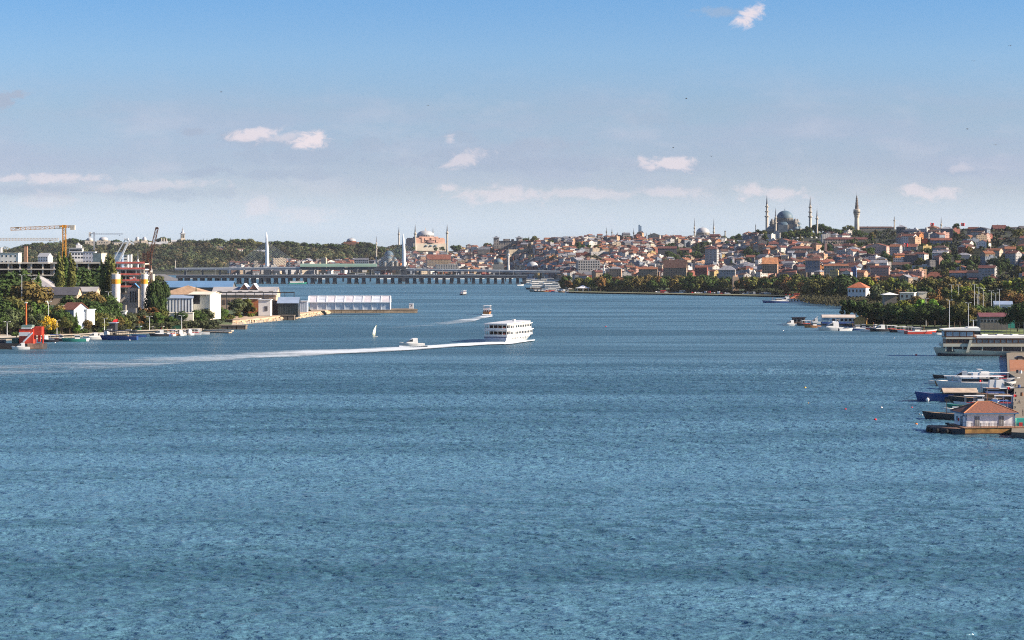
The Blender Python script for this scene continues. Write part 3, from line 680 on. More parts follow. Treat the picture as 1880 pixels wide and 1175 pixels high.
def cone_turret():
    d = 4150; s = d/FPX; z0 = ZY(442, d); e = thing('conical_turret', 'small round turret with brown pointed roof on the middle skyline', 'turret', P(1133.5, d, z0))
    m = MB(); m.cyl(0, 0, -6, 9*s, 3.2*s, BRICK); m.build('wall', e)
    m = MB(); m.lathe(0, 0, [(3.6*s, 9*s), (1.8*s, 12*s), (.3*s, 14*s), (.05, 17*s)], CAPM, 10); m.build('roof', e)
cone_turret()
def skyscraper():
    d = 8200; s = d/FPX; z0 = 20; e = thing('glass_skyscraper', 'lone hazy glass skyscraper far behind the middle skyline', 'skyscraper', P(1174.5, d, z0))
    gm = mat('tower_glass', (.16, .24, .32), .35, .1, .02, facade=(4.0, 4.0, .8, .7, (.10, .16, .22)))
    top = ZY(413.5, d)-z0; m = MB(); m.box(-.8*s, 0, 0, 3.4*s, 4*s, top, gm); m.box(2.1*s, 0, 0, 2.2*s, 4*s, top-1.5*s, gm); m.box(-.8*s, 0, top, 2.4*s, 2*s, 1.0*s, gm); m.build('tower', e)
    m = MB(); m.box(4.6*s, 0, 0, 2.2*s, 3*s, ZY(424, d)-z0, gm); m.build('side_wing', e)
skyscraper()
def palace_tower():
    d = 4700; s = d/FPX; z0 = ZY(447, d); e = thing('palace_tower', 'square pale palace tower with pointed grey spire among hilltop trees', 'tower', P(335.3, d, z0))
    m = MB(); m.box(0, 0, -6, 9*s, 9*s, 8*s+6, LSTONE, R(20)); m.build('base', e)
    m = MB(); m.box(0, 0, 8*s, 6.4*s, 6.4*s, 9.5*s, LSTONE, R(20)); b = m.build('belfry', e)
    for sx in (-1.5, 1.5):
        w = MB(); w.box(0, 0, 0, 1.5*s, .5, 5*s, DARKG); w.build('window', b, (sx*s*math.cos(R(20))+3.2*s*math.sin(R(20)), sx*s*math.sin(R(20))-3.25*s*math.cos(R(20)), 10.5*s), R(20))
    m = MB(); m.box(0, 0, 17.5*s, 9*s, 9*s, 1.4*s, LEADL, R(20)); m.lathe(0, 0, [(3.6*s, 18.8*s), (1.9*s, 22*s), (.1*s, 30.5*s)], LEADL, 8); m.build('spire', e)
palace_tower()
def palace():
    """kitchens and pavilions left of the tower"""
    spec = [(165, 4650, 17, 10, 'dome', 'pale domed pavilion', 448), (190, 4620, 24, 11, 'dome', 'broad pale-domed pavilion', 448), (228, 4620, 40, 8, 'flat', 'long pale palace wing with flat roof', 450), (252, 4640, 11, 12, 'dome', 'lead-domed kitchen block', 449),
            (265, 4640, 12, 12, 'dome', 'twin lead-domed kitchen block', 449), (284, 4620, 22, 8, 'gable', 'low pale palace wing', 453), (301, 4640, 15, 11, 'chim', 'palace block crowned with tall chimneys', 454), (316, 4660, 16, 6, 'gable', 'low wing with pale roof left of the palace tower', 447),
            (398, 4600, 28, 6, 'flat', 'long white terrace building below the cypresses', 457), (430, 4560, 52, 5, 'arch', 'long low white wall with red shaded roofline below the cypresses', 461), (478, 4500, 24, 7, 'gable', 'white house cluster left of the tall white bridge pylon', 466)]
    for px, d, w, h, ty, lab, yb in spec:
        s = d/FPX; z0 = ZY(yb, d); e = thing('palace_building', lab+' on the wooded far hill', 'palace building', P(px, d, z0), R(random.uniform(5, 25)), 'palace buildings on the far hill')
        m = MB(); m.box(0, 0, -8, w*s, w*.6*s, h*.6*s+8, LSTONE if ty != 'arch' else WHITEP); m.build('wall', e)
        for i in range(max(2, int(w/5))):
            ww = MB(); ww.box(0, 0, 0, 1.2*s, .4, 1.8*s, DARKG); ww.build('window', e, ((i+.5-max(2, int(w/5))/2)*4.6*s, -w*.3*s-.1, h*.15*s))
        r = MB()
        if ty == 'dome': r.cyl(0, 0, h*.6*s, h*.75*s, w*.34*s, LSTONE, n=12); r.dome(0, 0, h*.75*s, w*.34*s, h*.45*s, LEADL, 14, 5)
        elif ty == 'flat': r.box(0, 0, h*.6*s, w*1.04*s, w*.64*s, h*.12*s, LEADL)
        elif ty == 'arch': r.gable(0, 0, h*.6*s, w*s, w*.6*s, h*.3*s, mat('pink_roof', (.42, .22, .18)))
        else: r.gable(0, 0, h*.6*s, w*s, w*.6*s, h*.45*s, LEADL)
        if ty == 'chim':
            for k in (-.3, 0, .3): r.lathe(k*w*s, 0, [(1.6*s, h*.6*s), (1.4*s, h*1.2*s), (.3*s, h*1.6*s)], LSTONE, 6)
        r.build('roof', e, smooth=40)
palace()
def two_towered():
    d = 4400; s = d/FPX; z0 = ZY(449, d); gm = mat('grey_school', (.23, .21, .19), .9, .2, .05, facade=(5, 6, .4, .5, (.05, .05, .06)))
    e = thing('two_towered_building', 'grey hilltop building with two square corner towers and overhanging roofs', 'school', P(932, d, z0), R(4))
    m = MB(); m.box(0, 3*s, -8, 44*s, 12*s, 7*s+8, gm); m.box(-2*s, 0, 7*s, 12*s, 10*s, 3.5*s, gm); m.box(9*s, 0, 7*s, 5*s, 8*s, 3*s, gm); m.build('wall', e)
    for x, z in ((-21, 12), (21, 12)):
        m = MB(); m.box(x*s, 0, -8, 9.5*s, 9.5*s, z*s+8, gm); t = m.build('tower', e); m = MB(); m.box(x*s, 0, z*s, 13*s, 13*s, 1*s, LEADL); m.hip(x*s, 0, z*s+s, 8*s, 8*s, 3*s, CAPM); m.build('roof', t)
two_towered()
# ---------------- the hillside city ----------------
WC_ = {'white': (0.72, 0.69, 0.64), 'cream': (0.60, 0.50, 0.37), 'grey': (0.30, 0.29, 0.29), 'pale grey': (0.45, 0.44, 0.43), 'pink': (0.55, 0.33, 0.27), 'peach': (0.62, 0.38, 0.24), 'yellow': (0.58, 0.43, 0.18),
       'orange': (0.55, 0.22, 0.07), 'brown': (0.21, 0.13, 0.10), 'brick-red': (0.34, 0.11, 0.08), 'blue-grey': (0.22, 0.26, 0.32), 'tan': (0.38, 0.29, 0.20), 'dark grey': (0.16, 0.16, 0.17)}
RC_ = {'red-tiled': (0.36, 0.12, 0.07), 'orange-tiled': (0.48, 0.18, 0.08), 'brown-tiled': (0.20, 0.10, 0.07), 'grey': (0.22, 0.22, 0.23), 'pale': (0.5, 0.48, 0.46), 'dark red': (0.22, 0.07, 0.055)}
WC_ = {k: tuple(q*.72 for q in v) for k, v in WC_.items()}; RC_ = {k: (v[0]*.44, v[1]*.47, v[2]*.55) for k, v in RC_.items()}
FAC = mat('house_wall', (.5, .5, .5), .85, .12, .08, attr=True, facade=(2.9, 3.0, .36, .46, (.035, .04, .05)), stain=.18)
PLAIN = mat('plain_wall', (.5, .5, .5), .85, .12, .08, attr=True, stain=.22)
TILE = ROOF('house_roof')
def house_mb(w, dp, h, wc, rt, rc, rh, blank=False):
    a = MB(); b = MB()
    fm = FAC
    a.box(0, 0, -5, w, dp, h+5, fm, c=wc)
    # windows must start at the ground line: shift uv by 5 m is done by the box height (multiples of 3)
    if rt == 'flat':
        a.box(0, -dp/2+.1, h, w, .2, .9, PLAIN, c=wc); a.box(0, dp/2-.1, h, w, .2, .9, PLAIN, c=wc); a.box(-w/2+.1, 0, h, .2, dp-.4, .9, PLAIN, c=wc); a.box(w/2-.1, 0, h, .2, dp-.4, .9, PLAIN, c=wc)
        b.box(0, 0, h+.02, w-.5, dp-.5, .25, PLAIN, c=rc); b.box(w*.2, 0, h+.2, w*.25, dp*.3, 2.3, PLAIN, c=wc)
    elif rt == 'hip': b.hip(0, 0, h, w, dp, rh, TILE, .6, c=rc)
    elif rt == 'gx':
        a.gable(0, 0, h, w, dp, rh, PLAIN, .5, 'x', PLAIN, c=rc, cw=wc) if False else None
        b.gable(0, 0, h, w, dp, rh, TILE, .5, 'x', None, c=rc); a.add([(-w/2, -dp/2, h), (-w/2, dp/2, h), (-w/2, 0, h+rh), (w/2, -dp/2, h), (w/2, dp/2, h), (w/2, 0, h+rh)], [(0, 2, 1), (3, 4, 5)], PLAIN, None, wc)
    else:
        b.gable(0, 0, h, w, dp, rh, TILE, .5, 'y', None, c=rc); a.add([(-w/2, -dp/2, h), (w/2, -dp/2, h), (0, -dp/2, h+rh), (-w/2, dp/2, h), (w/2, dp/2, h), (0, dp/2, h+rh)], [(0, 1, 2), (3, 5, 4)], PLAIN, None, wc)
    if rt != 'flat' and random.random() < .7:
        x = random.uniform(-.3, .3)*w; b.box(x, random.uniform(-.2, .2)*dp, h+rh*.3, .8, .8, rh*.7+.9, PLAIN, c=(.4, .3, .25))
    return a, b
HOUSES = []
WINM = {}
def window_mesh(w, h):
    k = (round(w, 1), round(h, 1))
    if k not in WINM:
        m = MB(); fr = mat('window_frame', (.6, .58, .54), .6); m.box(0, -.02, 0, w, .10, h, fr); m.box(0, -.06, .12, w-.24, .08, h-.24, DARKG); WINM[k] = m.mesh('window')
    return WINM[k]
def add_house(px, d, w, dp, st, wc, rt, rc, rot, z=None, label=None, name=None, rh=None, cat='house', windows=None, blank=False, group='houses on the hillside', sh=3.0):
    z = GZ(px, d) if z is None else z
    h = st*sh; rh = rh or (min(w, dp)*.24 if rt != 'flat' else 0)
    a, b = house_mb(w, dp, h, WC_[wc] if isinstance(wc, str) else wc, rt, RC_[rc] if isinstance(rc, str) else rc, rh)
    if windows or blank:
        for i in range(len(a.f)):
            a.mi[i] = a.mat(PLAIN)
    nm = name or ('apartment_building' if st >= 4 else 'hillside_house')
    e = thing(nm, label, cat, P(px, d, z), rot, group)
    a.build('wall', e); b.build('roof', e)
    if windows:
        nx, ny, ww, wh = windows
        for j in range(st):
            for i in range(nx):
                o = bpy.data.objects.new('window', window_mesh(ww, wh)); COL.objects.link(o); o.parent = e; o.location = ((i+.5-nx/2)*w/nx, -dp/2-.02, j*sh+.9)
            for i in range(ny):
                for sgn in (1, -1):
                    o = bpy.data.objects.new('window', window_mesh(ww, wh)); COL.objects.link(o); o.parent = e; o.location = (sgn*(w/2+.02), (i+.5-ny/2)*dp/ny, j*sh+.9); o.rotation_euler = (0, 0, sgn*math.pi/2)
    HOUSES.append((px, d, st, wc, rt, rc, e, label is not None))
    return e
def HB(px, py0, py1, wpx, d, **k):
    """hand-placed block: px centre, eaves row py0, ground row py1"""
    s = d/FPX; z = ZY(py1, d); h = (py1-py0)*s; st = max(1, round(h/3)); return add_house(px, d, wpx*s, k.pop('dep', wpx*.75)*s, st, k.pop('wc', 'grey'), k.pop('rt', 'hip'), k.pop('rc', 'red-tiled'), R(k.pop('rot', 0)), z=z, sh=h/st, **k)
OCC = [(1428, 1504, 430, 452, 3330), (1403, 1482, 395, 430, 3500), (1378, 1412, 418, 440, 3450)]
def hand():
    A = [
      dict(px=1556, py0=439.5, py1=458, wpx=86, d=3150, wc=(.36, .29, .24), rt='hip', rc='dark red', dep=16, rot=3, windows=(18, 3, 1.6, 2.0), name='barracks', cat='barracks', label='very long pinkish barracks with dark red roof and rows of small windows', rh=3),
      dict(px=1605, py0=418, py1=430, wpx=74, d=3600, wc=(.25, .21, .18), rt='hip', rc='brown-tiled', dep=12, rot=0, name='university_hall', cat='university', label='long low brown hall on the skyline right of the fire tower', rh=2),
      dict(px=1626, py0=439, py1=447, wpx=34, d=3150, wc='white', rt='gx', rc=(.10, .33, .42), dep=14, rot=-12, name='sports_hall', cat='hall', label='hall with teal-blue roof at the right end of the long barracks'),
      dict(px=1671, py0=453, py1=476, wpx=26, d=2750, wc='pale grey', rt='gx', rc='brick-red' if False else 'red-tiled', dep=22, rot=-16, windows=(4, 3, 1.4, 1.8), name='apartment_building', cat='apartment building', label='grey-fronted apartment block with a bright red side wall below the red mural flag'),
      dict(px=1700, py0=440, py1=463, wpx=11, d=2850, wc=(.62, .13, .06), rt='gy', rc='orange-tiled', dep=20, rot=-22, blank=True, name='apartment_building', cat='apartment building', label='tall narrow blank-sided block painted vivid orange-red'),
      dict(px=1612, py0=452, py1=476, wpx=40, d=2780, wc=(.55, .36, .30), rt='gy', rc='red-tiled', dep=20, rot=-30, name='apartment_building', cat='apartment building', label='grey and pink apartment block with a large blank pink gable'),
      dict(px=1762, py0=437, py1=450, wpx=15, d=2900, wc=(.62, .16, .07), rt='gy', rc='red-tiled', dep=16, rot=-20, blank=True, name='apartment_building', cat='apartment building', label='orange-red gabled block under the skyline right of the middle flag'),
      dict(px=1728, py0=441, py1=463, wpx=38, d=2800, wc='blue-grey', rt='gx', rc='red-tiled', dep=16, rot=-8, windows=(7, 3, 1.4, 1.8), name='apartment_building', cat='apartment building', label='wide blue-grey apartment block right of the vivid orange-red one'),
      dict(px=1806, py0=446, py1=470, wpx=22, d=2650, wc=(.70, .68, .66), rt='gy', rc='dark red', dep=22, rot=-26, name='apartment_building', cat='apartment building', label='apartment block with a dazzling white right-hand gable high on the slope'),
      dict(px=1845, py0=442, py1=460, wpx=46, d=2750, wc='brown', rt='hip', rc='brown-tiled', dep=22, rot=-6, name='apartment_building', cat='apartment building', label='broad brown-walled block below the brick church at the right edge'),
      dict(px=1834, py0=420, py1=440, wpx=24, d=2950, wc=(.24, .08, .06), rt='gx', rc='dark red', dep=20, rot=0, name='brick_church', cat='church', label='dark red brick church with pointed roof on the skyline near the right edge', rh=5),
      dict(px=1868, py0=418, py1=440, wpx=34, d=2950, wc=(.26, .23, .22), rt='flat', rc='grey', dep=26, rot=0, windows=(6, 3, 1.6, 2), name='stone_school', cat='school', label='grey flat-roofed stone school at the right end of the skyline'),
      dict(px=1770, py0=468, py1=481, wpx=24, d=2500, wc='white', rt='hip', rc='pale', dep=16, rot=-20, blank=True, name='white_house', cat='house', label='bright white cube-like house with pale roof in the middle of the right slope'),
      dict(px=1788, py0=478, py1=499, wpx=15, d=2420, wc='pale grey', rt='flat', rc='grey', dep=14, rot=-10, windows=(4, 3, 1.3, 1.6), name='apartment_building', cat='apartment building', label='narrow pale grey block right of the bright white cube-like house'),
      dict(px=1765, py0=482, py1=500, wpx=20, d=2400, wc='white', rt='gx', rc='orange-tiled', dep=14, rot=-14, windows=(4, 2, 1.3, 1.6), name='gabled_house', cat='house', label='white house with orange roof just below the bright white cube-like house'),
      dict(px=1720, py0=508, py1=516, wpx=40, d=2250, wc='peach', rt='hip', rc='red-tiled', dep=18, rot=-10, name='long_house', cat='house', label='low peach house with wide red roof left of the dark valley trees', rh=5),
      dict(px=1786, py0=512, py1=524, wpx=13, d=2150, wc='orange', rt='gx', rc='dark red', dep=13, rot=-12, name='orange_house', cat='house', label='small square bright orange house among trees left of the pale minaret'),
      dict(px=1822, py0=513, py1=524, wpx=20, d=2120, wc='peach', rt='hip', rc='red-tiled', dep=18, rot=-14, name='peach_house', cat='house', label='peach-walled house with red hipped roof right of the pale minaret', rh=5),
      dict(px=1855, py0=505, py1=526, wpx=34, d=2200, wc='pale grey', rt='hip', rc='red-tiled', dep=18, rot=-10, windows=(5, 3, 1.4, 1.8), name='apartment_building', cat='apartment building', label='pale grey block with red roof lowest at the right edge of the slope'),
      dict(px=1656, py0=486, py1=500, wpx=34, d=2450, wc='tan', rt='gx', rc='brown-tiled', dep=18, rot=-10, windows=(5, 3, 1.4, 1.7), name='apartment_building', cat='apartment building', label='tan three-storey block with brown roof beside the short white minaret'),
      dict(px=1690, py0=489, py1=497, wpx=36, d=2420, wc='white', rt='flat', rc='pale', dep=16, rot=-10, name='white_flat_house', cat='house', label='low house with a long bright white flat roof edge on the right slope'),
      dict(px=1307, py0=457, py1=483, wpx=22, d=3000, wc='pale grey', rt='hip', rc='dark red', dep=16, rot=-18, windows=(3, 3, 1.6, 1.9), name='apartment_building', cat='apartment building', label='tall grey apartment block with red roof rising from the dark tree belt'),
      dict(px=1080, py0=479, py1=497, wpx=40, d=2950, wc='pale grey', rt='flat', rc='grey', dep=24, rot=6, windows=(9, 4, 2.0, 2.2), name='office_block', cat='office block', label='white office block with a regular grid of square windows near the bridge end'),
      dict(px=1414, py0=484, py1=494, wpx=28, d=2550, wc='peach', rt='gx', rc=(.55, .24, .11), dep=20, rot=-12, name='long_house', cat='house', label='house with a wide glowing orange roof beside the white pole', rh=7),
      dict(px=1408, py0=460, py1=475, wpx=11, d=3000, wc=(.55, .2, .12), rt='gy', rc='orange-tiled', dep=14, rot=-25, blank=True, name='orange_house', cat='house', label='narrow salmon-orange house under the brown roof below the great mosque'),
      dict(px=1422, py0=460, py1=470, wpx=14, d=2980, wc='cream', rt='flat', rc='pale', dep=12, rot=-20, windows=(2, 2, 1.4, 1.8), name='cream_house', cat='house', label='cream house right of the narrow salmon-orange one'),
      dict(px=1472, py0=456, py1=470, wpx=42, d=2950, wc='cream', rt='hip', rc='red-tiled', dep=18, rot=-4, windows=(7, 3, 1.5, 1.8), name='apartment_building', cat='apartment building', label='cream block with red hipped roof directly below the row of small domes'),
      dict(px=1516, py0=449, py1=466, wpx=4.5, d=2900, wc='pink', rt='flat', rc='red-tiled', dep=4.5, rot=0, blank=True, name='pink_chimney_tower', cat='tower', label='slender pink tower stump left of the barracks front'),
      dict(px=1556, py0=497, py1=512, wpx=30, d=2250, wc='dark grey', rt='gx', rc='dark red', dep=16, rot=4, windows=(6, 3, 1.3, 1.7), name='apartment_building', cat='apartment building', label='dark-fronted row house with red roof beside the yellow house'),
      dict(px=1535, py0=488, py1=500, wpx=44, d=2350, wc='cream', rt='gx', rc='orange-tiled', dep=14, rot=-6, name='long_house', cat='house', label='long orange-roofed house with cream left end wall'),
      dict(px=1532, py0=498, py1=509, wpx=15, d=2230, wc='yellow', rt='flat', rc='pale', dep=12, rot=-16, windows=(4, 2, 1.2, 1.7), name='yellow_house', cat='house', label='yellow house in the lower row beside the white round gable'),
      dict(px=1556, py0=499, py1=509, wpx=15, d=2200, wc='white', rt='gy', rc='dark red', dep=12, rot=-26, name='white_gabled_house', cat='house', label='house with a bright white rounded gable right of the yellow house'),
      dict(px=1568, py0=492, py1=508, wpx=9, d=2240, wc=(.08, .14, .30), rt='flat', rc='grey', dep=10, rot=-14, name='blue_house', cat='house', label='narrow deep blue house front in the lower row'),
      dict(px=1616, py0=491, py1=506, wpx=34, d=2260, wc='pink', rt='gx', rc='dark red', dep=14, rot=-20, windows=(6, 2, 1.2, 1.6), name='pink_house', cat='house', label='broad mauve-pink house with a white side gable above the river trees'),
      dict(px=1492, py0=478, py1=492, wpx=26, d=2500, wc='blue-grey', rt='gx', rc='brown-tiled', dep=14, rot=-6, windows=(5, 2, 1.2, 1.6), name='apartment_building', cat='apartment building', label='blue-grey block with brown roof in the middle of the slope under the barracks'),
      dict(px=1288, py0=491, py1=498, wpx=22, d=2650, wc='brick-red', rt='gx', rc='red-tiled', dep=16, rot=-12, name='red_warehouse', cat='warehouse', label='dark red warehouse with a yellow-lit side wall behind the park trees'),
      dict(px=1335, py0=495.5, py1=502, wpx=30, d=2550, wc='pale grey', rt='hip', rc='pale', dep=18, rot=-10, name='white_roofed_house', cat='house', label='house with a wide white hipped roof behind the park trees', rh=5),
      dict(px=1240, py0=491, py1=500, wpx=42, d=2700, wc='tan', rt='gx', rc='brown-tiled', dep=22, rot=-10, name='market_hall', cat='market hall', label='large brown-roofed market hall behind the park trees', rh=9),
      dict(px=1190, py0=494, py1=501, wpx=34, d=2680, wc='tan', rt='gx', rc='orange-tiled', dep=14, rot=-6, name='long_house', cat='house', label='low house with thin orange roof just right of the cream minaret'),
      dict(px=1130, py0=493, py1=501, wpx=22, d=2700, wc='peach', rt='hip', rc='pale', dep=14, rot=-8, name='small_shop', cat='shop', label='small peach building with pale roof right of the white office block'),
      dict(px=820, py0=486, py1=494, wpx=40, d=4000, wc=(.28, .26, .24), rt='flat', rc='pale', dep=16, rot=4, windows=(9, 3, 1.8, 2), name='station_building', cat='station', label='grey many-windowed building directly above the right part of the bridge'),
      dict(px=805, py0=476, py1=484, wpx=44, d=4150, wc='tan', rt='gx', rc='red-tiled', dep=18, rot=8, name='market_building', cat='market', label='long red-roofed market building below the pink mosque', rh=9),
      dict(px=720, py0=478, py1=488, wpx=18, d=4200, wc='cream', rt='hip', rc='brown-tiled', dep=14, rot=0, name='cream_house', cat='house', label='cream block half hidden by the cascading blue-grey domes'),
      dict(px=664, py0=477, py1=487, wpx=26, d=4080, wc='blue-grey', rt='gx', rc='grey', dep=14, rot=2, windows=(7, 3, 1.6, 2), name='waterside_block', cat='office block', label='blue-grey waterside block just left of the slim dark minaret'),
      dict(px=595, py0=474, py1=486, wpx=9, d=4100, wc='cream', rt='flat', rc='pale', dep=8, rot=-10, blank=True, name='cream_tower_house', cat='house', label='narrow cream tower-like house above the green bridge station'),
      dict(px=512, py0=475, py1=485, wpx=24, d=4150, wc='cream', rt='flat', rc='pale', dep=14, rot=20, name='cream_house', cat='house', label='bright cream stepped block right of the left white pylon'),
      dict(px=470, py0=480, py1=490, wpx=7, d=4000, wc='cream', rt='flat', rc='pale', dep=7, rot=10, windows=(2, 2, 1.6, 1.8), name='cream_house', cat='house', label='small cream house left of the left white pylon'),
      dict(px=888, py0=458, py1=470, wpx=22, d=4450, wc='dark grey', rt='gx', rc='grey', dep=16, rot=6, name='apartment_building', cat='apartment building', label='big dark grey block right of the pink mosque with pale right end'),
      dict(px=955, py0=459, py1=472, wpx=50, d=4250, wc='cream', rt='flat', rc='pale', dep=12, rot=20, name='apartment_building', cat='apartment building', label='wide sunlit cream apartment row below the two-towered building'),
      dict(px=1250, py0=459, py1=475, wpx=30, d=3600, wc='brown', rt='gx', rc='dark red', dep=16, rot=0, name='apartment_building', cat='apartment building', label='brownish block beside the dark tree belt in the middle of the hill'),
      dict(px=1225, py0=456, py1=478, wpx=34, d=3500, wc='dark grey', rt='gx', rc='dark red', dep=16, rot=-2, name='apartment_building', cat='apartment building', label='big shaded grey block with a long red roof left of the dark tree belt'),
      dict(px=1070, py0=465, py1=472, wpx=26, d=3600, wc='brick-red', rt='flat', rc='red-tiled', dep=14, rot=0, blank=True, name='red_house', cat='house', label='dark red flat-topped block above the white office block'),
      dict(px=1100, py0=463, py1=471, wpx=34, d=3600, wc='white', rt='flat', rc='pale', dep=12, rot=12, name='white_block', cat='apartment building', label='pair of white-walled blocks above the white office block'),
      dict(px=1201, py0=432, py1=443, wpx=22, d=4150, wc='cream', rt='gy', rc=(.06, .06, .05), dep=16, rot=-10, name='skyline_villa', cat='villa', label='cream villa with dark sloping roof on the skyline right of the skyscraper'),
    ]
    for k in A:
        px, py0, py1, wpx, d = (k.pop(q) for q in ('px', 'py0', 'py1', 'wpx', 'd'))
        HB(px, py0, py1, wpx, d, **k); OCC.append((px-wpx/2-1, px+wpx/2+1, py0-1, py1, d))
hand()
BELT = [(1215, 1300, 452, 486), (1365, 1396, 462, 492), (1325, 1372, 440, 452), (1500, 1525, 455, 468), (1690, 1745, 458, 478), (1730, 1790, 486, 505), (1618, 1650, 476, 486), (1820, 1850, 480, 500), (1400, 1412, 440, 455),
        (1038, 1100, 452, 463), (1010, 1022, 448, 456), (1588, 1612, 466, 478), (1855, 1880, 466, 480)]
def inbelt(px, py): return any(a < px < b and c < py < e for a, b, c, e in BELT)
def city():
    rnd = random.Random(11); cand = []
    t = 0.0
    wcs = ['white']*9+['cream']*5+['grey']*4+['pale grey']*7+['pink']*3+['peach']*3+['yellow']*1+['brown']*1+['brick-red']*2+['blue-grey']*4+['tan']*2+['orange']*1+['dark grey']*3
    rcs = ['red-tiled']*7+['orange-tiled']*4+['brown-tiled']*5+['grey']*3+['pale']*2+['dark red']*4
    for zone in ((425, 960, 0.0), (960, 1900, 0.0)):
        t = 0.0
        while t < 1.0:
            px = zone[0]+rnd.uniform(0, 10)
            while px < zone[1]:
                d = hill_d(px, t); s = d/FPX
                big = px > 1550; w = rnd.uniform(9, 17) if big else rnd.uniform(8, 14)
                if rnd.random() < .12: w *= 1.5
                wpx = w/s; py = HY+(CAMZ-hill_z(px, t))/s
                st = rnd.choice([2, 3, 3, 4, 4, 5] if big else [2, 3, 3, 4])
                ok = True
                if px < 745 and (t > .40 or px < 500): ok = t < .22 and px > 425
                if 745 < px < 840 and t > .72: ok = False
                if 1370 < px < 1650 and py < 437: ok = False
                if px >= 1650 and py < 432: ok = False
                if 1325 < px < 1370 and t > .88: ok = False
                if inbelt(px, py-2): ok = ok and rnd.random() < .1
                for a, b, c, e, dd in OCC:
                    if a-wpx/2 < px < b+wpx/2 and ((abs(dd-d) < 30) or (d < dd and py-(st*3+2)/s < e-(e-c)*.6 and py > c)): ok = False
                if ok and rnd.random() < .93:
                    cand.append((px, d+rnd.uniform(-9, 9), w, rnd.uniform(8, 13), st, rnd.choice(wcs), rnd.choice(['gx']*4+['hip']*4+['gy']*2+['flat']*3), rnd.choice(rcs), (rnd.uniform(-.95, -.15) if rnd.random() < (.72 if px > 1200 else .4) else rnd.uniform(.05, .8)), t, py))
                px += wpx*rnd.uniform(1.02, 1.35)+(0 if rnd.random() < .8 else 9)
            r = lerp_tab(RID, 1400)-lerp_tab(BAS, 1400); t += (0.022 if zone[0] > 900 else 0.045)*rnd.uniform(.85, 1.15)
    cand.sort(key=lambda c: c[1])
    vis = [c for c in cand if c[10] < (519 if c[0] < 1560 else 534)]
    k = 0; rest = MB()
    for c in vis:
        px, d, w, dp, st, wc, rt, rc, rot, t, py = c
        if rt == 'flat': rc = rnd.choice(['grey', 'pale', 'pale'])
        if k < NIND:
            add_house(px, d, w, dp, st, wc, rt, rc, rot); k += 1
        else:
            j = rnd.uniform(.85, 1.12); a, b = house_mb(w, dp, st*3.0, tuple(q*j for q in WC_[wc]), rt, RC_[rc], min(w, dp)*.24)
            M = Matrix.Translation(P(px, d, GZ(px, d))) @ Matrix.Rotation(rot, 4, 'Z')
            for mb in (a, b):
                base = len(rest.v); rest.v += [tuple(M @ Vector(v)) for v in mb.v]
                for f, mi, uv, cc in zip(mb.f, mb.mi, mb.uv, mb.col): rest.f.append(tuple(base+q for q in f)); rest.mi.append(rest.mat(mb.mats[mi])); rest.uv.append(uv); rest.col.append(cc)
    print('houses', k, 'rest', len(vis)-k)
    if rest.v: tag(rest.build('distant_houses'), 'hundreds of small distant houses crowding the upper hill', 'houses', kind='stuff')
NIND = 250
city()
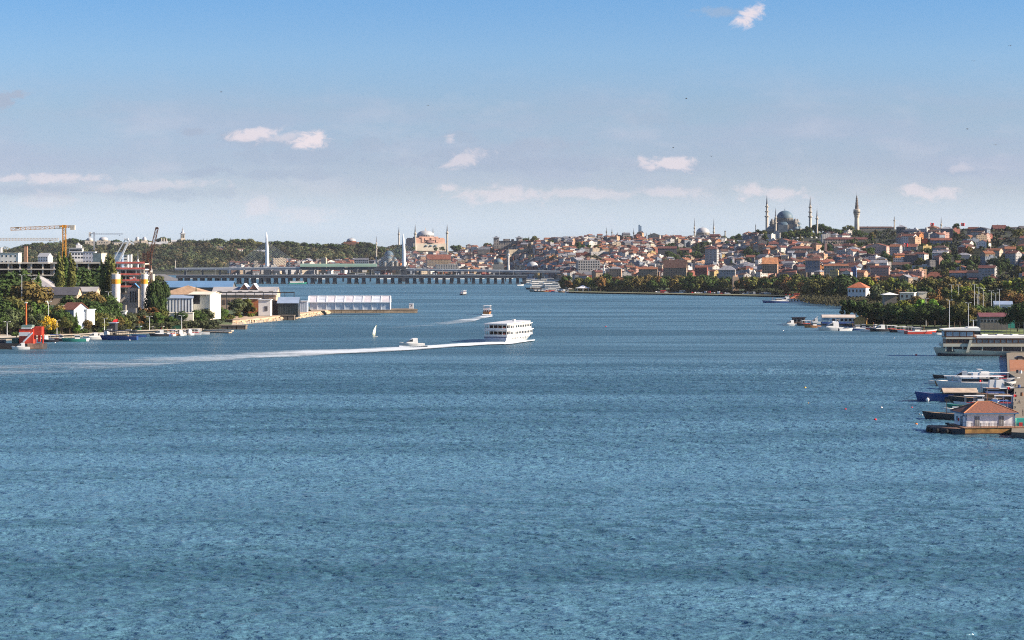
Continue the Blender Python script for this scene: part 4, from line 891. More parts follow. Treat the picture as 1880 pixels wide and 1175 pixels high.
def hill_trees():
    rnd = random.Random(3)
    n = 0
    for _ in range(70):
        px = rnd.uniform(1080, 1895) if rnd.random() < .45 else rnd.uniform(1560, 1895); t = rnd.uniform(.04, .93); d = hill_d(px, t); py = HY+(CAMZ-hill_z(px, t))*FPX/d
        if py < 525: tree(px, d, rnd.uniform(9, 15), rnd.choice(['round', 'broad', 'round', 'poplar']), rnd.choice(['dark green', 'deep green', 'olive', 'dark green', 'brownish']), row='belt')
    for a, b, c, e in BELT:
        area = (b-a)*(e-c)
        for _ in range(int(area/70)+1):
            px = rnd.uniform(a, b); py = rnd.uniform(c, e)
            # find the depth where the hill is seen at this row
            t = 0; best = None
            while t < 1.0:
                d = hill_d(px, t)
                if HY+(CAMZ-hill_z(px, t))*FPX/d < py+3: best = d; break
                t += .01
            if best is None: best = hill_d(px, .98)
            tree(px, best, rnd.uniform(9, 15), rnd.choice(['round', 'round', 'broad']), rnd.choice(['dark green', 'dark green', 'deep green', 'bluish green', 'grey green']), row='belt'); n += 1
    for i, (px, yt) in enumerate([(22, 455), (36, 451), (50, 447), (64, 444), (76, 444), (90, 445), (104, 447), (122, 438), (131, 436), (140, 437), (150, 441), (158, 443), (180, 441), (205, 441), (214, 439), (222, 441), (240, 441), (262, 438), (274, 441), (293, 436), (299, 434), (306, 436), (345, 441), (360, 441), (394, 438), (400, 436), (412, 442),
                              (428, 438), (436, 437), (447, 438), (457, 437), (468, 441), (478, 443), (497, 442), (508, 441), (516, 442), (528, 441), (537, 442), (548, 444), (560, 444), (572, 446), (584, 447), (598, 447), (610, 446), (622, 449), (632, 449), (660, 443), (668, 443), (676, 444), (684, 447), (700, 452)]):
        d = 4660; h = rnd.uniform(15, 21); tree(px, d, h, rnd.choice(['round', 'broad']), rnd.choice(['dark green', 'deep green', 'dark green', 'grey green', 'olive']), z=ZY(yt, d)-h, w=rnd.uniform(1.0, 1.5), row='ridge')
    # ridge line trees
    for px, ytop, h, kind in [(1347, 432, 14, 'round'), (1356, 428, 16, 'round'), (1366, 431, 14, 'broad'), (1372, 433, 12, 'round'), (1336, 436, 10, 'round'), (1384, 425, 14, 'round'), (1392, 420, 17, 'broad'), (1402, 421, 16, 'round'),
                              (1450, 424, 15, 'broad'), (1462, 421, 17, 'broad'), (1474, 419, 17, 'round'), (1486, 420, 16, 'round'), (1482, 414, 15, 'broad'), (1496, 411, 18, 'round'), (1508, 409, 20, 'broad'), (1518, 414, 18, 'round'), (1527, 418, 15, 'round'), (1536, 419, 15, 'round'), (1546, 420, 14, 'broad'),
                              (1557, 412, 18, 'broad'), (1562, 424, 14, 'round'), (1600, 426, 13, 'broad'), (1612, 425, 12, 'round'), (1585, 427, 12, 'round'), (1625, 424, 12, 'broad'), (1640, 428, 12, 'round'), (1655, 421, 14, 'round'), (1665, 418, 15, 'broad'), (1676, 420, 13, 'round'), (1686, 423, 12, 'round'),
                              (1710, 416, 15, 'broad'), (1717, 418, 13, 'round'), (1745, 420, 10, 'broad'), (1754, 416, 11, 'pine'), (1850, 414, 12, 'round'), (1222, 434, 14, 'round'), (1262, 438, 10, 'round'), (965, 436, 17, 'round'), (971, 434, 18, 'cypress'), (982, 432, 19, 'round'), (978, 437, 14, 'round'), (990, 440, 12, 'broad'),
                              (832, 449, 17, 'round'), (843, 449, 17, 'round'), (838, 450, 16, 'broad'), (893, 445, 13, 'broad'), (900, 446, 12, 'round'), (744, 452, 12, 'round'), (757, 452, 13, 'broad'), (800, 453, 12, 'round'), (812, 452, 12, 'broad'),
                              (1232, 436, 12, 'round'), (1150, 431, 10, 'round'), (1100, 431, 10, 'broad')]:
        d = lerp_tab(RID, px)-30 if px > 850 or px < 740 else 4780
        if 1440 < px < 1490: d = 3380
        z = ZY(ytop, d)-h
        tree(px, d, h, kind, rnd.choice(['dark green', 'dark green', 'deep green', 'olive']), z=z, row='ridge')
    for i in range(32):
        px = rnd.uniform(1440, 1700); yt = rnd.uniform(420, 432); d = 3330 if px < 1540 else 3250; h = rnd.uniform(11, 16); tree(px, d, h, rnd.choice(['round', 'broad']), rnd.choice(['dark green', 'deep green', 'olive']), z=ZY(yt, d)-h, row='ridge')
    for i, (px, yt, h) in enumerate([(355, 438, 9), (369, 438, 10), (373, 437, 11), (380, 437, 11), (385, 439, 9), (388, 438, 10), (423, 437, 12), (313, 436, 11), (309, 437, 10), (330, 440, 9)]):
        tree(px, 4650, h, 'cypress', 'deep green', z=ZY(yt, 4650)-h, row='cyp')
hill_trees()
# ---------------- bridges ----------------
BCON = mat('bridge_concrete', (0.06, 0.068, 0.08), .85, .2, .1, stain=.3)
BSTEEL = mat('bridge_steel', (0.19, 0.21, 0.24), .55, .1, .05)
BWHITE = mat('pylon_white', (0.72, 0.72, 0.72), .45, .05, .05)
GREENR = mat('station_green', (0.16, 0.25, 0.20), .6, .15, .02)
DARKM = mat('dark_metal', (0.05, 0.055, 0.06), .5, .1, .5)
def rail_bridge():
    d = 3180; s = d/FPX; Z = lambda py: ZY(py, d)
    e = thing('rail_bridge', 'long grey rail bridge on two white pylons with fanned cables and a green station', 'bridge', (0, d, 0))
    X = lambda px: (px-940)/FPX*d
    m = MB()
    def span(px0, px1, py0, py1, w, h, mt=BSTEEL): m.bar((X(px0), 0, Z(py0)-h/2), (X(px1), 0, Z(py1)-h/2), w, mt, h)
    span(322, 555, 493, 492, 12, 2.6); span(555, 745, 491.5, 491.5, 15, 3.4, BCON); span(745, 1028, 493.5, 498, 12, 2.6)
    m.build('deck', e)
    m = MB(); m.bar((X(322), -6.2, Z(493)+.5), (X(555), -6.2, Z(492)+.5), .3, mat('pale_rail', (.5, .52, .54), .5), 1.3); m.bar((X(748), -6.2, Z(494)+.5), (X(1028), -6.2, Z(498.3)+.5), .3, mat('pale_rail', (.5, .52, .54), .5), 1.3); m.build('parapet', e)
    # station hall
    m = MB(); n = 8; secs = []
    for x in (X(552), X(692)):
        secs.append([(x, 8.5*math.cos(math.pi*i/n), Z(490)+(Z(484)-Z(490))*math.sin(math.pi*i/n)) for i in range(n+1)])
    m.loft(secs, GREENR); m.build('station_roof', e, smooth=40)
    m = MB(); m.box((X(552)+X(692))/2, 0, Z(495), X(692)-X(552), 14, Z(490.5)-Z(495), mat('station_wall', (.10, .12, .12), .5, facade=(4, 6, .8, .6, (.03, .04, .05)))); m.build('station_wall', e)
    m = MB(); m.box((X(692)+X(752))/2, 0, Z(491)-.5, X(752)-X(692), 12, 2.2, BCON); m.box((X(500)+X(553))/2, 0, Z(491)-.5, X(553)-X(500), 12, 1.6, BSTEEL); m.build('platform', e)
    for px, top in ((490.5, 426.5), (741.5, 430)):
        m = MB(); x = X(px); zb = Z(489); zt = Z(top)
        pr = [(-0.0, 1.0, 3.3), (.1, 1.0, 3.3), (.5, .9, 2.8), (.8, .6, 1.7), (.93, .35, .9), (1.0, .12, .2)]
        secs = []
        for t, wx, wy in pr:
            z = zb+(zt-zb)*t; w = 2.9*wx; ox = -1.2*t**2.2
            secs.append([(x+ox+w*math.cos(a), w*.9*math.sin(a), z) for a in [i*math.pi/4 for i in range(8)]])
        m.loft(secs, BWHITE, close=True); m.build('pylon', e, smooth=50)
        m = MB(); m.box(x, 0, -2, 9, 14, Z(495)+2, BCON); m.build('pylon_base', e)
        for k in range(9):
            for sg in (-1, 1):
                m = MB(); zt2 = zb+(zt-zb)*(.36+.045*k); m.bar((x, 0, zt2), (x+sg*(16+k*4.7)*1.0, 0, Z(490.5)), .55, mat('cable', (.22, .24, .26), .5)); m.build('cable', e)
    for px in (340, 372, 404, 436, 462, 530, 580, 630, 680, 770, 800, 832, 864, 896, 928, 960, 992, 1018):
        m = MB(); m.box(X(px), 0, -2, 2.0, 6, Z(494.5)+2 if px < 760 else Z(494.5+(px-745)*.016)+1, BCON); m.build('pier', e)
rail_bridge()
def road_bridge():
    d = 2956; s = d/FPX; Z = lambda py: ZY(py, d); X = lambda px: (px-940)/FPX*d
    e = thing('road_bridge', 'low dark road bridge on many close piers crossing the whole channel', 'bridge', (0, d, 0))
    m = MB(); x0, x1 = X(326), X(968)
    m.box((x0+x1)/2, 0, Z(510.5), x1-x0, 24, Z(506.5)-Z(510.5), BCON); m.build('deck', e)
    m = MB(); m.box((x0+x1)/2, -12.1, Z(506.5), x1-x0, .3, 1.4, mat('bridge_rail', (.15, .17, .19), .6)); m.box((x0+x1)/2, 12.1, Z(506.5), x1-x0, .3, 1.4, mat('bridge_rail', (.15, .17, .19), .6)); m.build('railing', e)
    px = 331
    gaps = [(616.5, 638), (669.5, 691)]
    ps = []
    while px < 966:
        if not any(a < px < b for a, b in gaps): ps.append(px)
        px += 13.5 if px < 620 or px > 700 else 13.2
    for px in ps:
        m = MB(); m.box(X(px), 0, -2.5, 5.2*s, 20, Z(510)+2.5, BCON); m.box(X(px), -1, -1, 6.4*s, 25, 2.6, BCON); m.build('pier', e)
    for px in list(range(345, 960, 26)):
        m = MB(); m.cyl(X(px), -10.5, Z(507), Z(495), .22, mat('lamp_pole', (.30, .32, .33), .5), .1, 6); m.bar((X(px), -10.5, Z(495)), (X(px)+1.6, -9.5, Z(495)+.3), .2, mat('lamp_pole', (.30, .32, .33), .5)); m.build('lamp_post', e)
road_bridge()
def bridge_posts():
    d = 2950
    for i, px in enumerate([434, 466.5, 474, 507, 548, 554, 589, 596, 619, 653, 690, 696, 714, 719, 760, 797, 801, 838, 842, 907]):
        z = ZY(506.5, d); e = thing('advert_column', '%s white advertising column from the left on the road bridge' % ordw(i+1), 'advertising column', P(px, d, z), 0, 'white columns along the road bridge')
        m = MB(); m.box(0, 0, 0, 1.3, .7, 4.0, WHITEP); m.build('panel', e); m = MB(); m.box(0, 0, 4.0, 1.5, .9, .25, DARKM); m.build('cap', e)
bridge_posts()
# ---------------- road vehicles ----------------
TYRE = mat('tyre', (.02, .02, .02), .9); GLASS = mat('car_glass', (.02, .03, .035), .1, .05)
def car_mat(name, c): return mat('car_'+name, c, .35, .05, .5, spec=.5)
CARC = {'white': (.75, .75, .74), 'silver': (.42, .43, .45), 'red': (.45, .04, .04), 'black': (.02, .02, .025), 'blue': (.05, .10, .30), 'yellow': (.65, .42, .04), 'grey': (.18, .19, .2)}
CPROTO = {}
def car(loc, rot, col, kind='car', label=None, group=None):
    k = (kind, col)
    if k not in CPROTO:
        cm = car_mat(col, CARC[col]); b = MB(); g = MB()
        if kind == 'car':
            prof = [(-2.1, .35), (-2.15, .8), (-1.6, .95), (-1.0, 1.42), (.5, 1.45), (1.15, .98), (2.0, .85), (2.15, .5), (2.1, .3)]
            b.loft([[(x, y*(.9 if z > 1.2 else 1), z) for x, z in prof] for y in (-.86, .86)], cm)
            g.box(-.25, 0, 1.0, 1.9, 1.78, .36, GLASS, taper=.9)
            ws = [(-1.3, .8), (1.35, .8)]; wr = .32
        else:
            L = 11 if kind == 'bus' else 6; H = 3.1 if kind == 'bus' else 2.6
            b.box(0, 0, .4, L, 2.4, H-.4, cm, taper=.97); g.box(0, 0, H*.5, L*.94, 2.44, H*.28, GLASS); ws = [(-L*.32, 1.1), (L*.34, 1.1)]; wr = .48
        w = MB()
        for sx in (0, 1):
            for sy in (-1, 1):
                pass
        wm = MB(); wm.lathe(0, 0, [(wr*.5, -.12), (wr, -.12), (wr, .12), (wr*.5, .12)], TYRE, 10)
        for i, v in enumerate(wm.v): wm.v[i] = (v[0], v[2], v[1])
        CPROTO[k] = (b.mesh('body'), g.mesh('windows'), wm.mesh('wheel'), ws, wr)
    bm, gm, wm, ws, wr = CPROTO[k]
    e = thing({'car': 'passenger_car', 'bus': 'city_bus', 'van': 'delivery_van'}[kind], label, {'car': 'car', 'bus': 'bus', 'van': 'van'}[kind], loc, rot, group)
    for nm, me in (('body', bm), ('cabin_glass', gm)): o = bpy.data.objects.new(nm, me); COL.objects.link(o); o.parent = e
    for x, y in ws:
        for sg in (-1, 1): o = bpy.data.objects.new('wheel', wm); COL.objects.link(o); o.parent = e; o.location = (x, sg*y, wr)
    return e
def bridge_cars():
    rnd = random.Random(9); L = []
    for px in (352, 384, 402, 425, 446, 494, 520, 563, 576, 606, 628, 632, 664, 706, 736, 768, 778, 822, 863, 884, 891, 920, 936):
        kind = 'bus' if px in (628, 664, 863, 891) else ('van' if px in (425, 576, 822) else 'car'); col = {628: 'red', 664: 'white', 736: 'white'}.get(px, rnd.choice(['white', 'white', 'silver', 'red', 'grey', 'black', 'blue'])); L.append((px, kind, col))
    for i, (px, kind, col) in enumerate(L):
        car(P(px, 2949 if i % 2 else 2953, ZY(506.5, 2956)+.02), math.pi if i % 2 else 0, col, kind, '%s %s crossing the road bridge, %s vehicle from the left' % (col, kind, ordw(i+1)), 'vehicles on the road bridge')
bridge_cars()
# ---------------- boats ----------------
HULLW = mat('hull_white', (.66, .655, .63), .35, .06, .4, spec=.5, stain=.1); HULLB = mat('hull_blue', (.02, .06, .20), .4, .1, .5); HULLN = mat('hull_dark', (.03, .032, .04), .5, .1, .5)
HULLG = mat('hull_green', (.03, .22, .17), .45, .1, .5); HULLO = mat('hull_wood', (.38, .17, .06), .6, .2, .8); HULLR = mat('hull_red', (.45, .05, .035), .5, .1, .5); DECK = mat('deck_teak', (.36, .25, .16), .8, .2, .8)
BGLASS = mat('boat_glass', (.02, .03, .04), .12, .05); CANV = mat('canvas_blue', (.05, .12, .35), .8); CANW = mat('canvas_white', (.7, .69, .67), .8); CANT = mat('canvas_tan', (.42, .33, .25), .85, .2, .6); FLAGR = mat('flag_red', (.62, .02, .03), .8); CUSH = mat('cushion_red', (.5, .06, .06), .8)
HM = {'white': HULLW, 'blue': HULLB, 'dark': HULLN, 'green': HULLG, 'wood': HULLO, 'red': HULLR}
def hull(L, B, H, mt, rise=.45, full=.55, stripe=None, deck=DECK, stern=.85, rake=.07):
    m = MB(); n = 12; A = []
    for i in range(n+1):
        t = i/n; b = B/2*(stern+(1-stern)*min(1, t/.35)) if t < .35 else B/2*(1-max(0, (t-full)/(1-full))**2.1)
        b = max(b, .02); h = H*(1+rise*t**2.4); x = L*(t-.5); rk = L*rake*t**3; w = .86-.32*t**2
        A.append([(x+rk, -b, h), (x+rk*.75, -b*.97, h*.72), (x, -b*w, 0), (x-rk, 0, -.5), (x, b*w, 0), (x+rk*.75, b*.97, h*.72), (x+rk, b, h)])
    m.loft(A, mt)
    if stripe:
        for i in range(len(m.f)):
            f = m.f[i]
            if len(f) == 4 and (f[0] % 7) in (0, 5): m.mi[i] = m.mat(stripe)
    vs = []; fs = []
    for i, a in enumerate(A): vs += [(a[0][0], a[0][1]*.96, a[0][2]-.12), (a[6][0], a[6][1]*.96, a[6][2]-.12)]
    for i in range(n): fs.append((2*i, 2*i+2, 2*i+3, 2*i+1))
    m.add(vs, fs, deck); return m
def mini(px, py, L, rot, hc='white', kind='cabin', label='', d=None, group=None, name=None, can='white', z=0, beam=None, zs=1.0):
    """small craft; rot in degrees, 0 = bow to the right of the photograph"""
    loc = P(px, d or D(py), z); B = beam or L*.32; H = .6+L*.062
    nm = name or {'cabin': 'motorboat', 'open': 'open_boat', 'fish': 'fishing_boat', 'cruiser': 'cabin_cruiser', 'canopy': 'canopied_boat', 'tour': 'tour_boat'}[kind]
    e = thing(nm, label, 'boat', loc, R(rot+14), group); e.scale = (1, 1, zs)
    hull(L, B, H, HM[hc], stripe=(HULLW if hc in ('blue', 'red') and kind == 'fish' else None), deck=DECK if kind in ('fish', 'open') else HULLW).build('hull', e, smooth=35)
    if kind in ('cabin', 'cruiser'):
        h = L*.15+.75; m = MB(); m.loft([[(L*.30, y*.55, H*1.05), (L*.16, y*.8, H+h*.55), (-L*.02, y*.85, H+h), (-L*.20, y*.85, H+h), (-L*.22, y, H*.9), (L*.1, y, H*.95)] for y in (-B*.38, B*.38)], HULLW); m.build('cabin', e, smooth=30)
        for sg in (-1, 1): w = MB(); w.add([(L*.20, sg*B*.32, H+h*.34), (L*.0, sg*B*.365, H+h*.34), (L*.0, sg*B*.345, H+h*.85), (L*.13, sg*B*.325, H+h*.62)], [(0, 1, 2, 3)], BGLASS); w.build('window', e, (0, sg*.04, 0))
        w = MB(); w.add([(L*.30, -B*.18, H*1.1), (L*.30, B*.18, H*1.1), (L*.16+.03, B*.28, H+h*.57), (L*.16+.03, -B*.28, H+h*.57)], [(0, 1, 2, 3)], BGLASS); w.build('windshield', e, (.03, 0, .05))
        if kind == 'cruiser':
            m = MB(); m.box(-L*.08, 0, H+h, L*.2, B*.5, .5, HULLW, taper=.8); m.bar((-L*.16, -B*.3, H+h), (-L*.2, -B*.3, H+h+1.1), .1, HULLW); m.bar((-L*.16, B*.3, H+h), (-L*.2, B*.3, H+h+1.1), .1, HULLW); m.box(-L*.19, 0, H+h+1.1, L*.1, B*.66, .12, HULLW); m.build('flybridge', e)
    elif kind == 'fish':
        m = MB(); m.box(-L*.12, 0, H*.8, L*.22, B*.5, 1.9, HULLW); m.box(-L*.12, 0, H*.8+1.9, L*.27, B*.6, .12, HULLW if can == 'white' else HULLO); m.build('wheelhouse', e)
        w = MB(); w.box(-L*.12, 0, H*.8+1.05, L*.225, B*.51, .55, BGLASS); w.build('window', e)
        m = MB(); m.bar((L*.12, 0, H*.8), (L*.12, 0, H+3.0), .12, HULLO); m.build('mast', e)
    elif kind in ('canopy', 'tour'):
        hh = 2.0; cm = {'white': CANW, 'blue': CANV, 'tan': CANT, 'dark': HULLN}[can]; m = MB()
        m.box(-L*.08, 0, H+hh-.1, L*.62, B*.82, .16, cm); m.build('canopy', e)
        m = MB()
        for x in (-.36, -.08, .2):
            for sg in (-1, 1): m.bar((x*L, sg*B*.36, H*.9), (x*L, sg*B*.36, H+hh-.05), .09, HULLW)
        m.build('canopy_frame', e)
        m = MB(); m.box(-L*.08, 0, H*.8, L*.5, B*.5, .5, CUSH); m.build('seat', e)
        if kind == 'tour': m = MB(); m.box(-L*.06, 0, H*.9, L*.56, B*.74, hh*.75, mat('tour_side', (.62, .6, .56), .6, facade=None)); m.build('cabin', e); w = MB(); w.box(-L*.06, 0, H+.55, L*.54, B*.75, .85, BGLASS); w.build('window', e)
    else:
        m = MB()
        for x in (-.25, 0, .22): m.box(L*x, 0, H*.75, .3, B*.8, .08, HULLO)
        m.build('seat', e)
        m = MB(); m.box(-L*.5-.15, 0, .1, .35, .4, H+.3, HULLN); m.build('outboard_motor', e)
    return e
def flag(x, y, z, par, w=.9, h=.6, mt=FLAGR, pole=2.2):
    m = MB(); m.cyl(x, y, z, z+pole, .05, HULLW, n=5); vs = []; n = 5
    for i in range(n+1):
        yy = y+.12*math.sin(i*1.3); vs += [(x-w*i/n, yy, z+pole-h-.1*i/n), (x-w*i/n, yy, z+pole-.1*i/n)]
    m.add(vs, [(2*i, 2*i+2, 2*i+3, 2*i+1) for i in range(n)], mt); return m.build('flag', par)
# ---- white three-deck ferry in mid channel ----
def ferry():
    ds = D(628.5); th = R(70); L, B = 42.0, 12.0
    e = thing('passenger_ferry', 'white three-deck passenger ferry seen from its stern quarter with a foaming wake', 'ferry', P(909.5, ds, 0)+Vector((math.cos(th), math.sin(th), 0))*L/2, th)
    FW = HULLW; SH = mat('inside_shade', (.05, .04, .045), .8)
    hull(L, B, 2.7, FW, rise=.3, full=.74, stern=.97, rake=.04).build('hull', e, smooth=35)
    for lv, (x1, z, h) in enumerate(((L*.40, 2.7, 2.6), (L*.36, 5.75, 2.5))):
        x0 = -L*.49; xm = -L*.36
        m = MB(); m.box((xm+x1)/2, 0, z, x1-xm, B*.92, h, FW); m.build('saloon', e)
        m = MB(); m.box(xm-.05, 0, z+.05, .1, B*.8, h-.3, SH); m.build('stern_inside_shade', e)  # dark plate painted as the shaded inside of the open stern
        n = 14 - 2*lv
        for i in range(n):
            if i == 2: continue
            for sg in (-1, 1):
                w = MB(); w.box(0, 0, 0, (x1-xm)/n*.66, .12, 1.15, BGLASS); w.build('window', e, (xm+(i+.5)*(x1-xm)/n, sg*(B*.46+.03), z+.95))
        for k in (-1, 0, 1): w = MB(); w.box(0, 0, 0, .1, B*.2, .9, BGLASS); w.build('front_window', e, (x1+.03, k*B*.27, z+1.0))
        m = MB(); m.box((x0+x1)/2, 0, z+h, x1-x0+1.2, B*1.0, .35, FW); m.build('deck', e)
        m = MB(); m.box(x0, 0, z+.02, .12, B*.96, 1.0, FW); m.box((x0+xm)/2, -B*.48, z+.02, xm-x0, .12, 1.0, FW); m.box((x0+xm)/2, B*.48, z+.02, xm-x0, .12, 1.0, FW); m.build('rail', e)
        for i in range(6): m = MB(); m.box(x0+.1, (i-2.5)*B*.185, z+1, .2, .2, h-1, FW); m.build('post', e)
        for sg in (-1, 1):
            for i in range(2): m = MB(); m.box(x0+1.6+i*2.2, sg*B*.48, z+1, .2, .2, h-1, FW); m.build('post', e)
        for i in range(9): m = MB(); m.box(x0+1.4, (i-4)*1.2, z+.05, .7, .5, 1.25+.25*(i % 2), mat(['seat_brown', 'coat_red', 'coat_dark'][i % 3], [(.18, .08, .05), (.35, .08, .08), (.04, .04, .06)][i % 3], .8), taper=.7); m.build('seat', e)
    m = MB(); vs = [(-L*.5, -B*.5, 8.75), (L*.30, -B*.5, 9.2), (L*.37, 0, 9.4), (L*.30, B*.5, 9.2), (-L*.5, B*.5, 8.75)]; m.add(vs+[(a, b, c+.3) for a, b, c in vs], [(4, 3, 2, 1, 0), (5, 6, 7, 8, 9), (0, 1, 6, 5), (1, 2, 7, 6), (2, 3, 8, 7), (3, 4, 9, 8), (4, 0, 5, 9)], FW)
    m.box(0, 0, 8.55, L*.7, B*.86, .5, FW); m.build('roof', e)
    for i in range(8):
        m = MB(); m.lathe(0, 0, [(.36, -.05), (.36, .05)], BGLASS, 8); m.v = [(a, c, b) for a, b, c in m.v]; m.build('porthole', e, (-L*.30+i*L*.085, -B*.5+.0, 1.7))
    m = MB(); m.box(L*.12, 0, 9.4, 1.2, 1.2, 1.0, FW); m.build('funnel', e)
    m = MB(); m.box(-L*.499, 0, .9, .14, B*.93, 1.4, mat('stern_shade_tint', (.42, .44, .50), .6)); m.box(-L*.5, 0, 2.25, .2, B*.97, .35, mat('stern_band', (.03, .05, .14), .5)); m.build('stern_plate', e)  # bluish-grey plate carries the shade of the white stern in its colour
    return e
ferry()
def sight_boat(px, py, label, w, scale=1.0, rot=85, wood=True):
    e = thing('sightseeing_boat', label, 'tour boat', P(px, D(py), 0), R(rot)); e.scale = (scale,)*3; L, B = 17, 5.4
    hull(L, B, 1.6, HULLO if wood else HULLN, rise=.5, full=.6).build('hull', e, smooth=35)
    m = MB(); m.box(-.6, 0, 1.4, L*.66, B*.86, 1.9, mat('cabin_brown', (.16, .06, .035), .7) if wood else HULLW); m.build('cabin', e)
    for i in range(3): w_ = MB(); w_.box(0, 0, 0, .1, 1.0, .8, CANW); w_.build('window', e, (-.6-L*.33-.04, (i-1)*1.5, 2.2))
    for i in range(6):
        for sg in (-1, 1): w_ = MB(); w_.box(0, 0, 0, 1.1, .1, .9, BGLASS); w_.build('window', e, (-5+i*1.75, sg*(B*.43+.03), 2.1))
    m = MB(); m.box(-.6, 0, 3.3, L*.72, B*.95, .2, HULLW); m.box(-.6, 0, 5.9, L*.66, B*.92, .2, HULLW); m.build('roof', e)
    m = MB()
    for x in (-6, -3.5, -1, 1.5, 4):
        for sg in (-1, 1): m.box(x, sg*B*.43, 3.5, .14, .14, 2.4, HULLW)
    m.box(-6.2, 0, 3.5, .1, B*.86, .9, HULLW); m.build('rail', e)
    m = MB()
    for i in range(5): m.box(-5+i*1.9, 0, 3.5, .5, B*.6, .9, mat('seat_pink', (.5, .25, .25), .8))
    m.build('seat', e); flag(-L*.48, 0, 1.9, e)
    return e
sight_boat(894.5, 577, 'small two-deck wooden tour boat heading away above the white ferry', 18)
sight_boat(851, 541.5, 'tiny dark-hulled tour boat in the channel below the road bridge', 12, .78, 70, False)
mini(757, 635.5, 11.2, 180, 'white', 'cabin', 'small cream motorboat with pink canopy crossing the ferry wake', name='motorboat')
def windsurfer():
    d = D(618.5); e = thing('windsurf_board', 'windsurf board with pale yellow-green sail and a crouching rider on open water', 'windsurfer', P(688.5, d, 0), R(38))
    m = MB(); m.loft([[(x, -w, .05), (x, 0, -.03), (x, w, .05), (x, 0, .15)] for x, w in ((-1.5, .12), (-.8, .32), (.3, .35), (1.2, .2), (1.5, .03))], HULLW, close=True); m.build('board', e)
    sm = mat('sail_green', (.78, .82, .58), .5); m = MB(); vs = []; fs = []; n = 8; H = 6.0
    for i in range(n+1):
        t = i/n; mx = .05+t*.95; w = 2.0*math.sin(math.pi*min(1, .16+t*.84))**.8*(1-t*.45); vs += [(mx, 0, .35+H*t), (mx-w*.5, .14*math.sin(t*3), .35+H*t), (mx-w, .02, .35+H*t*.98)]
    for i in range(n): fs += [(3*i, 3*i+1, 3*i+4, 3*i+3), (3*i+1, 3*i+2, 3*i+5, 3*i+4)]
    m.add(vs, fs, sm); m.build('sail', e, smooth=60)
    m = MB(); m.bar((0, 0, .1), (1.0, 0, 6.4), .06, HULLN); m.bar((.2, 0, 1.6), (-1.6, 0, 1.7), .05, HULLN); m.build('mast', e)
    return e
windsurfer()
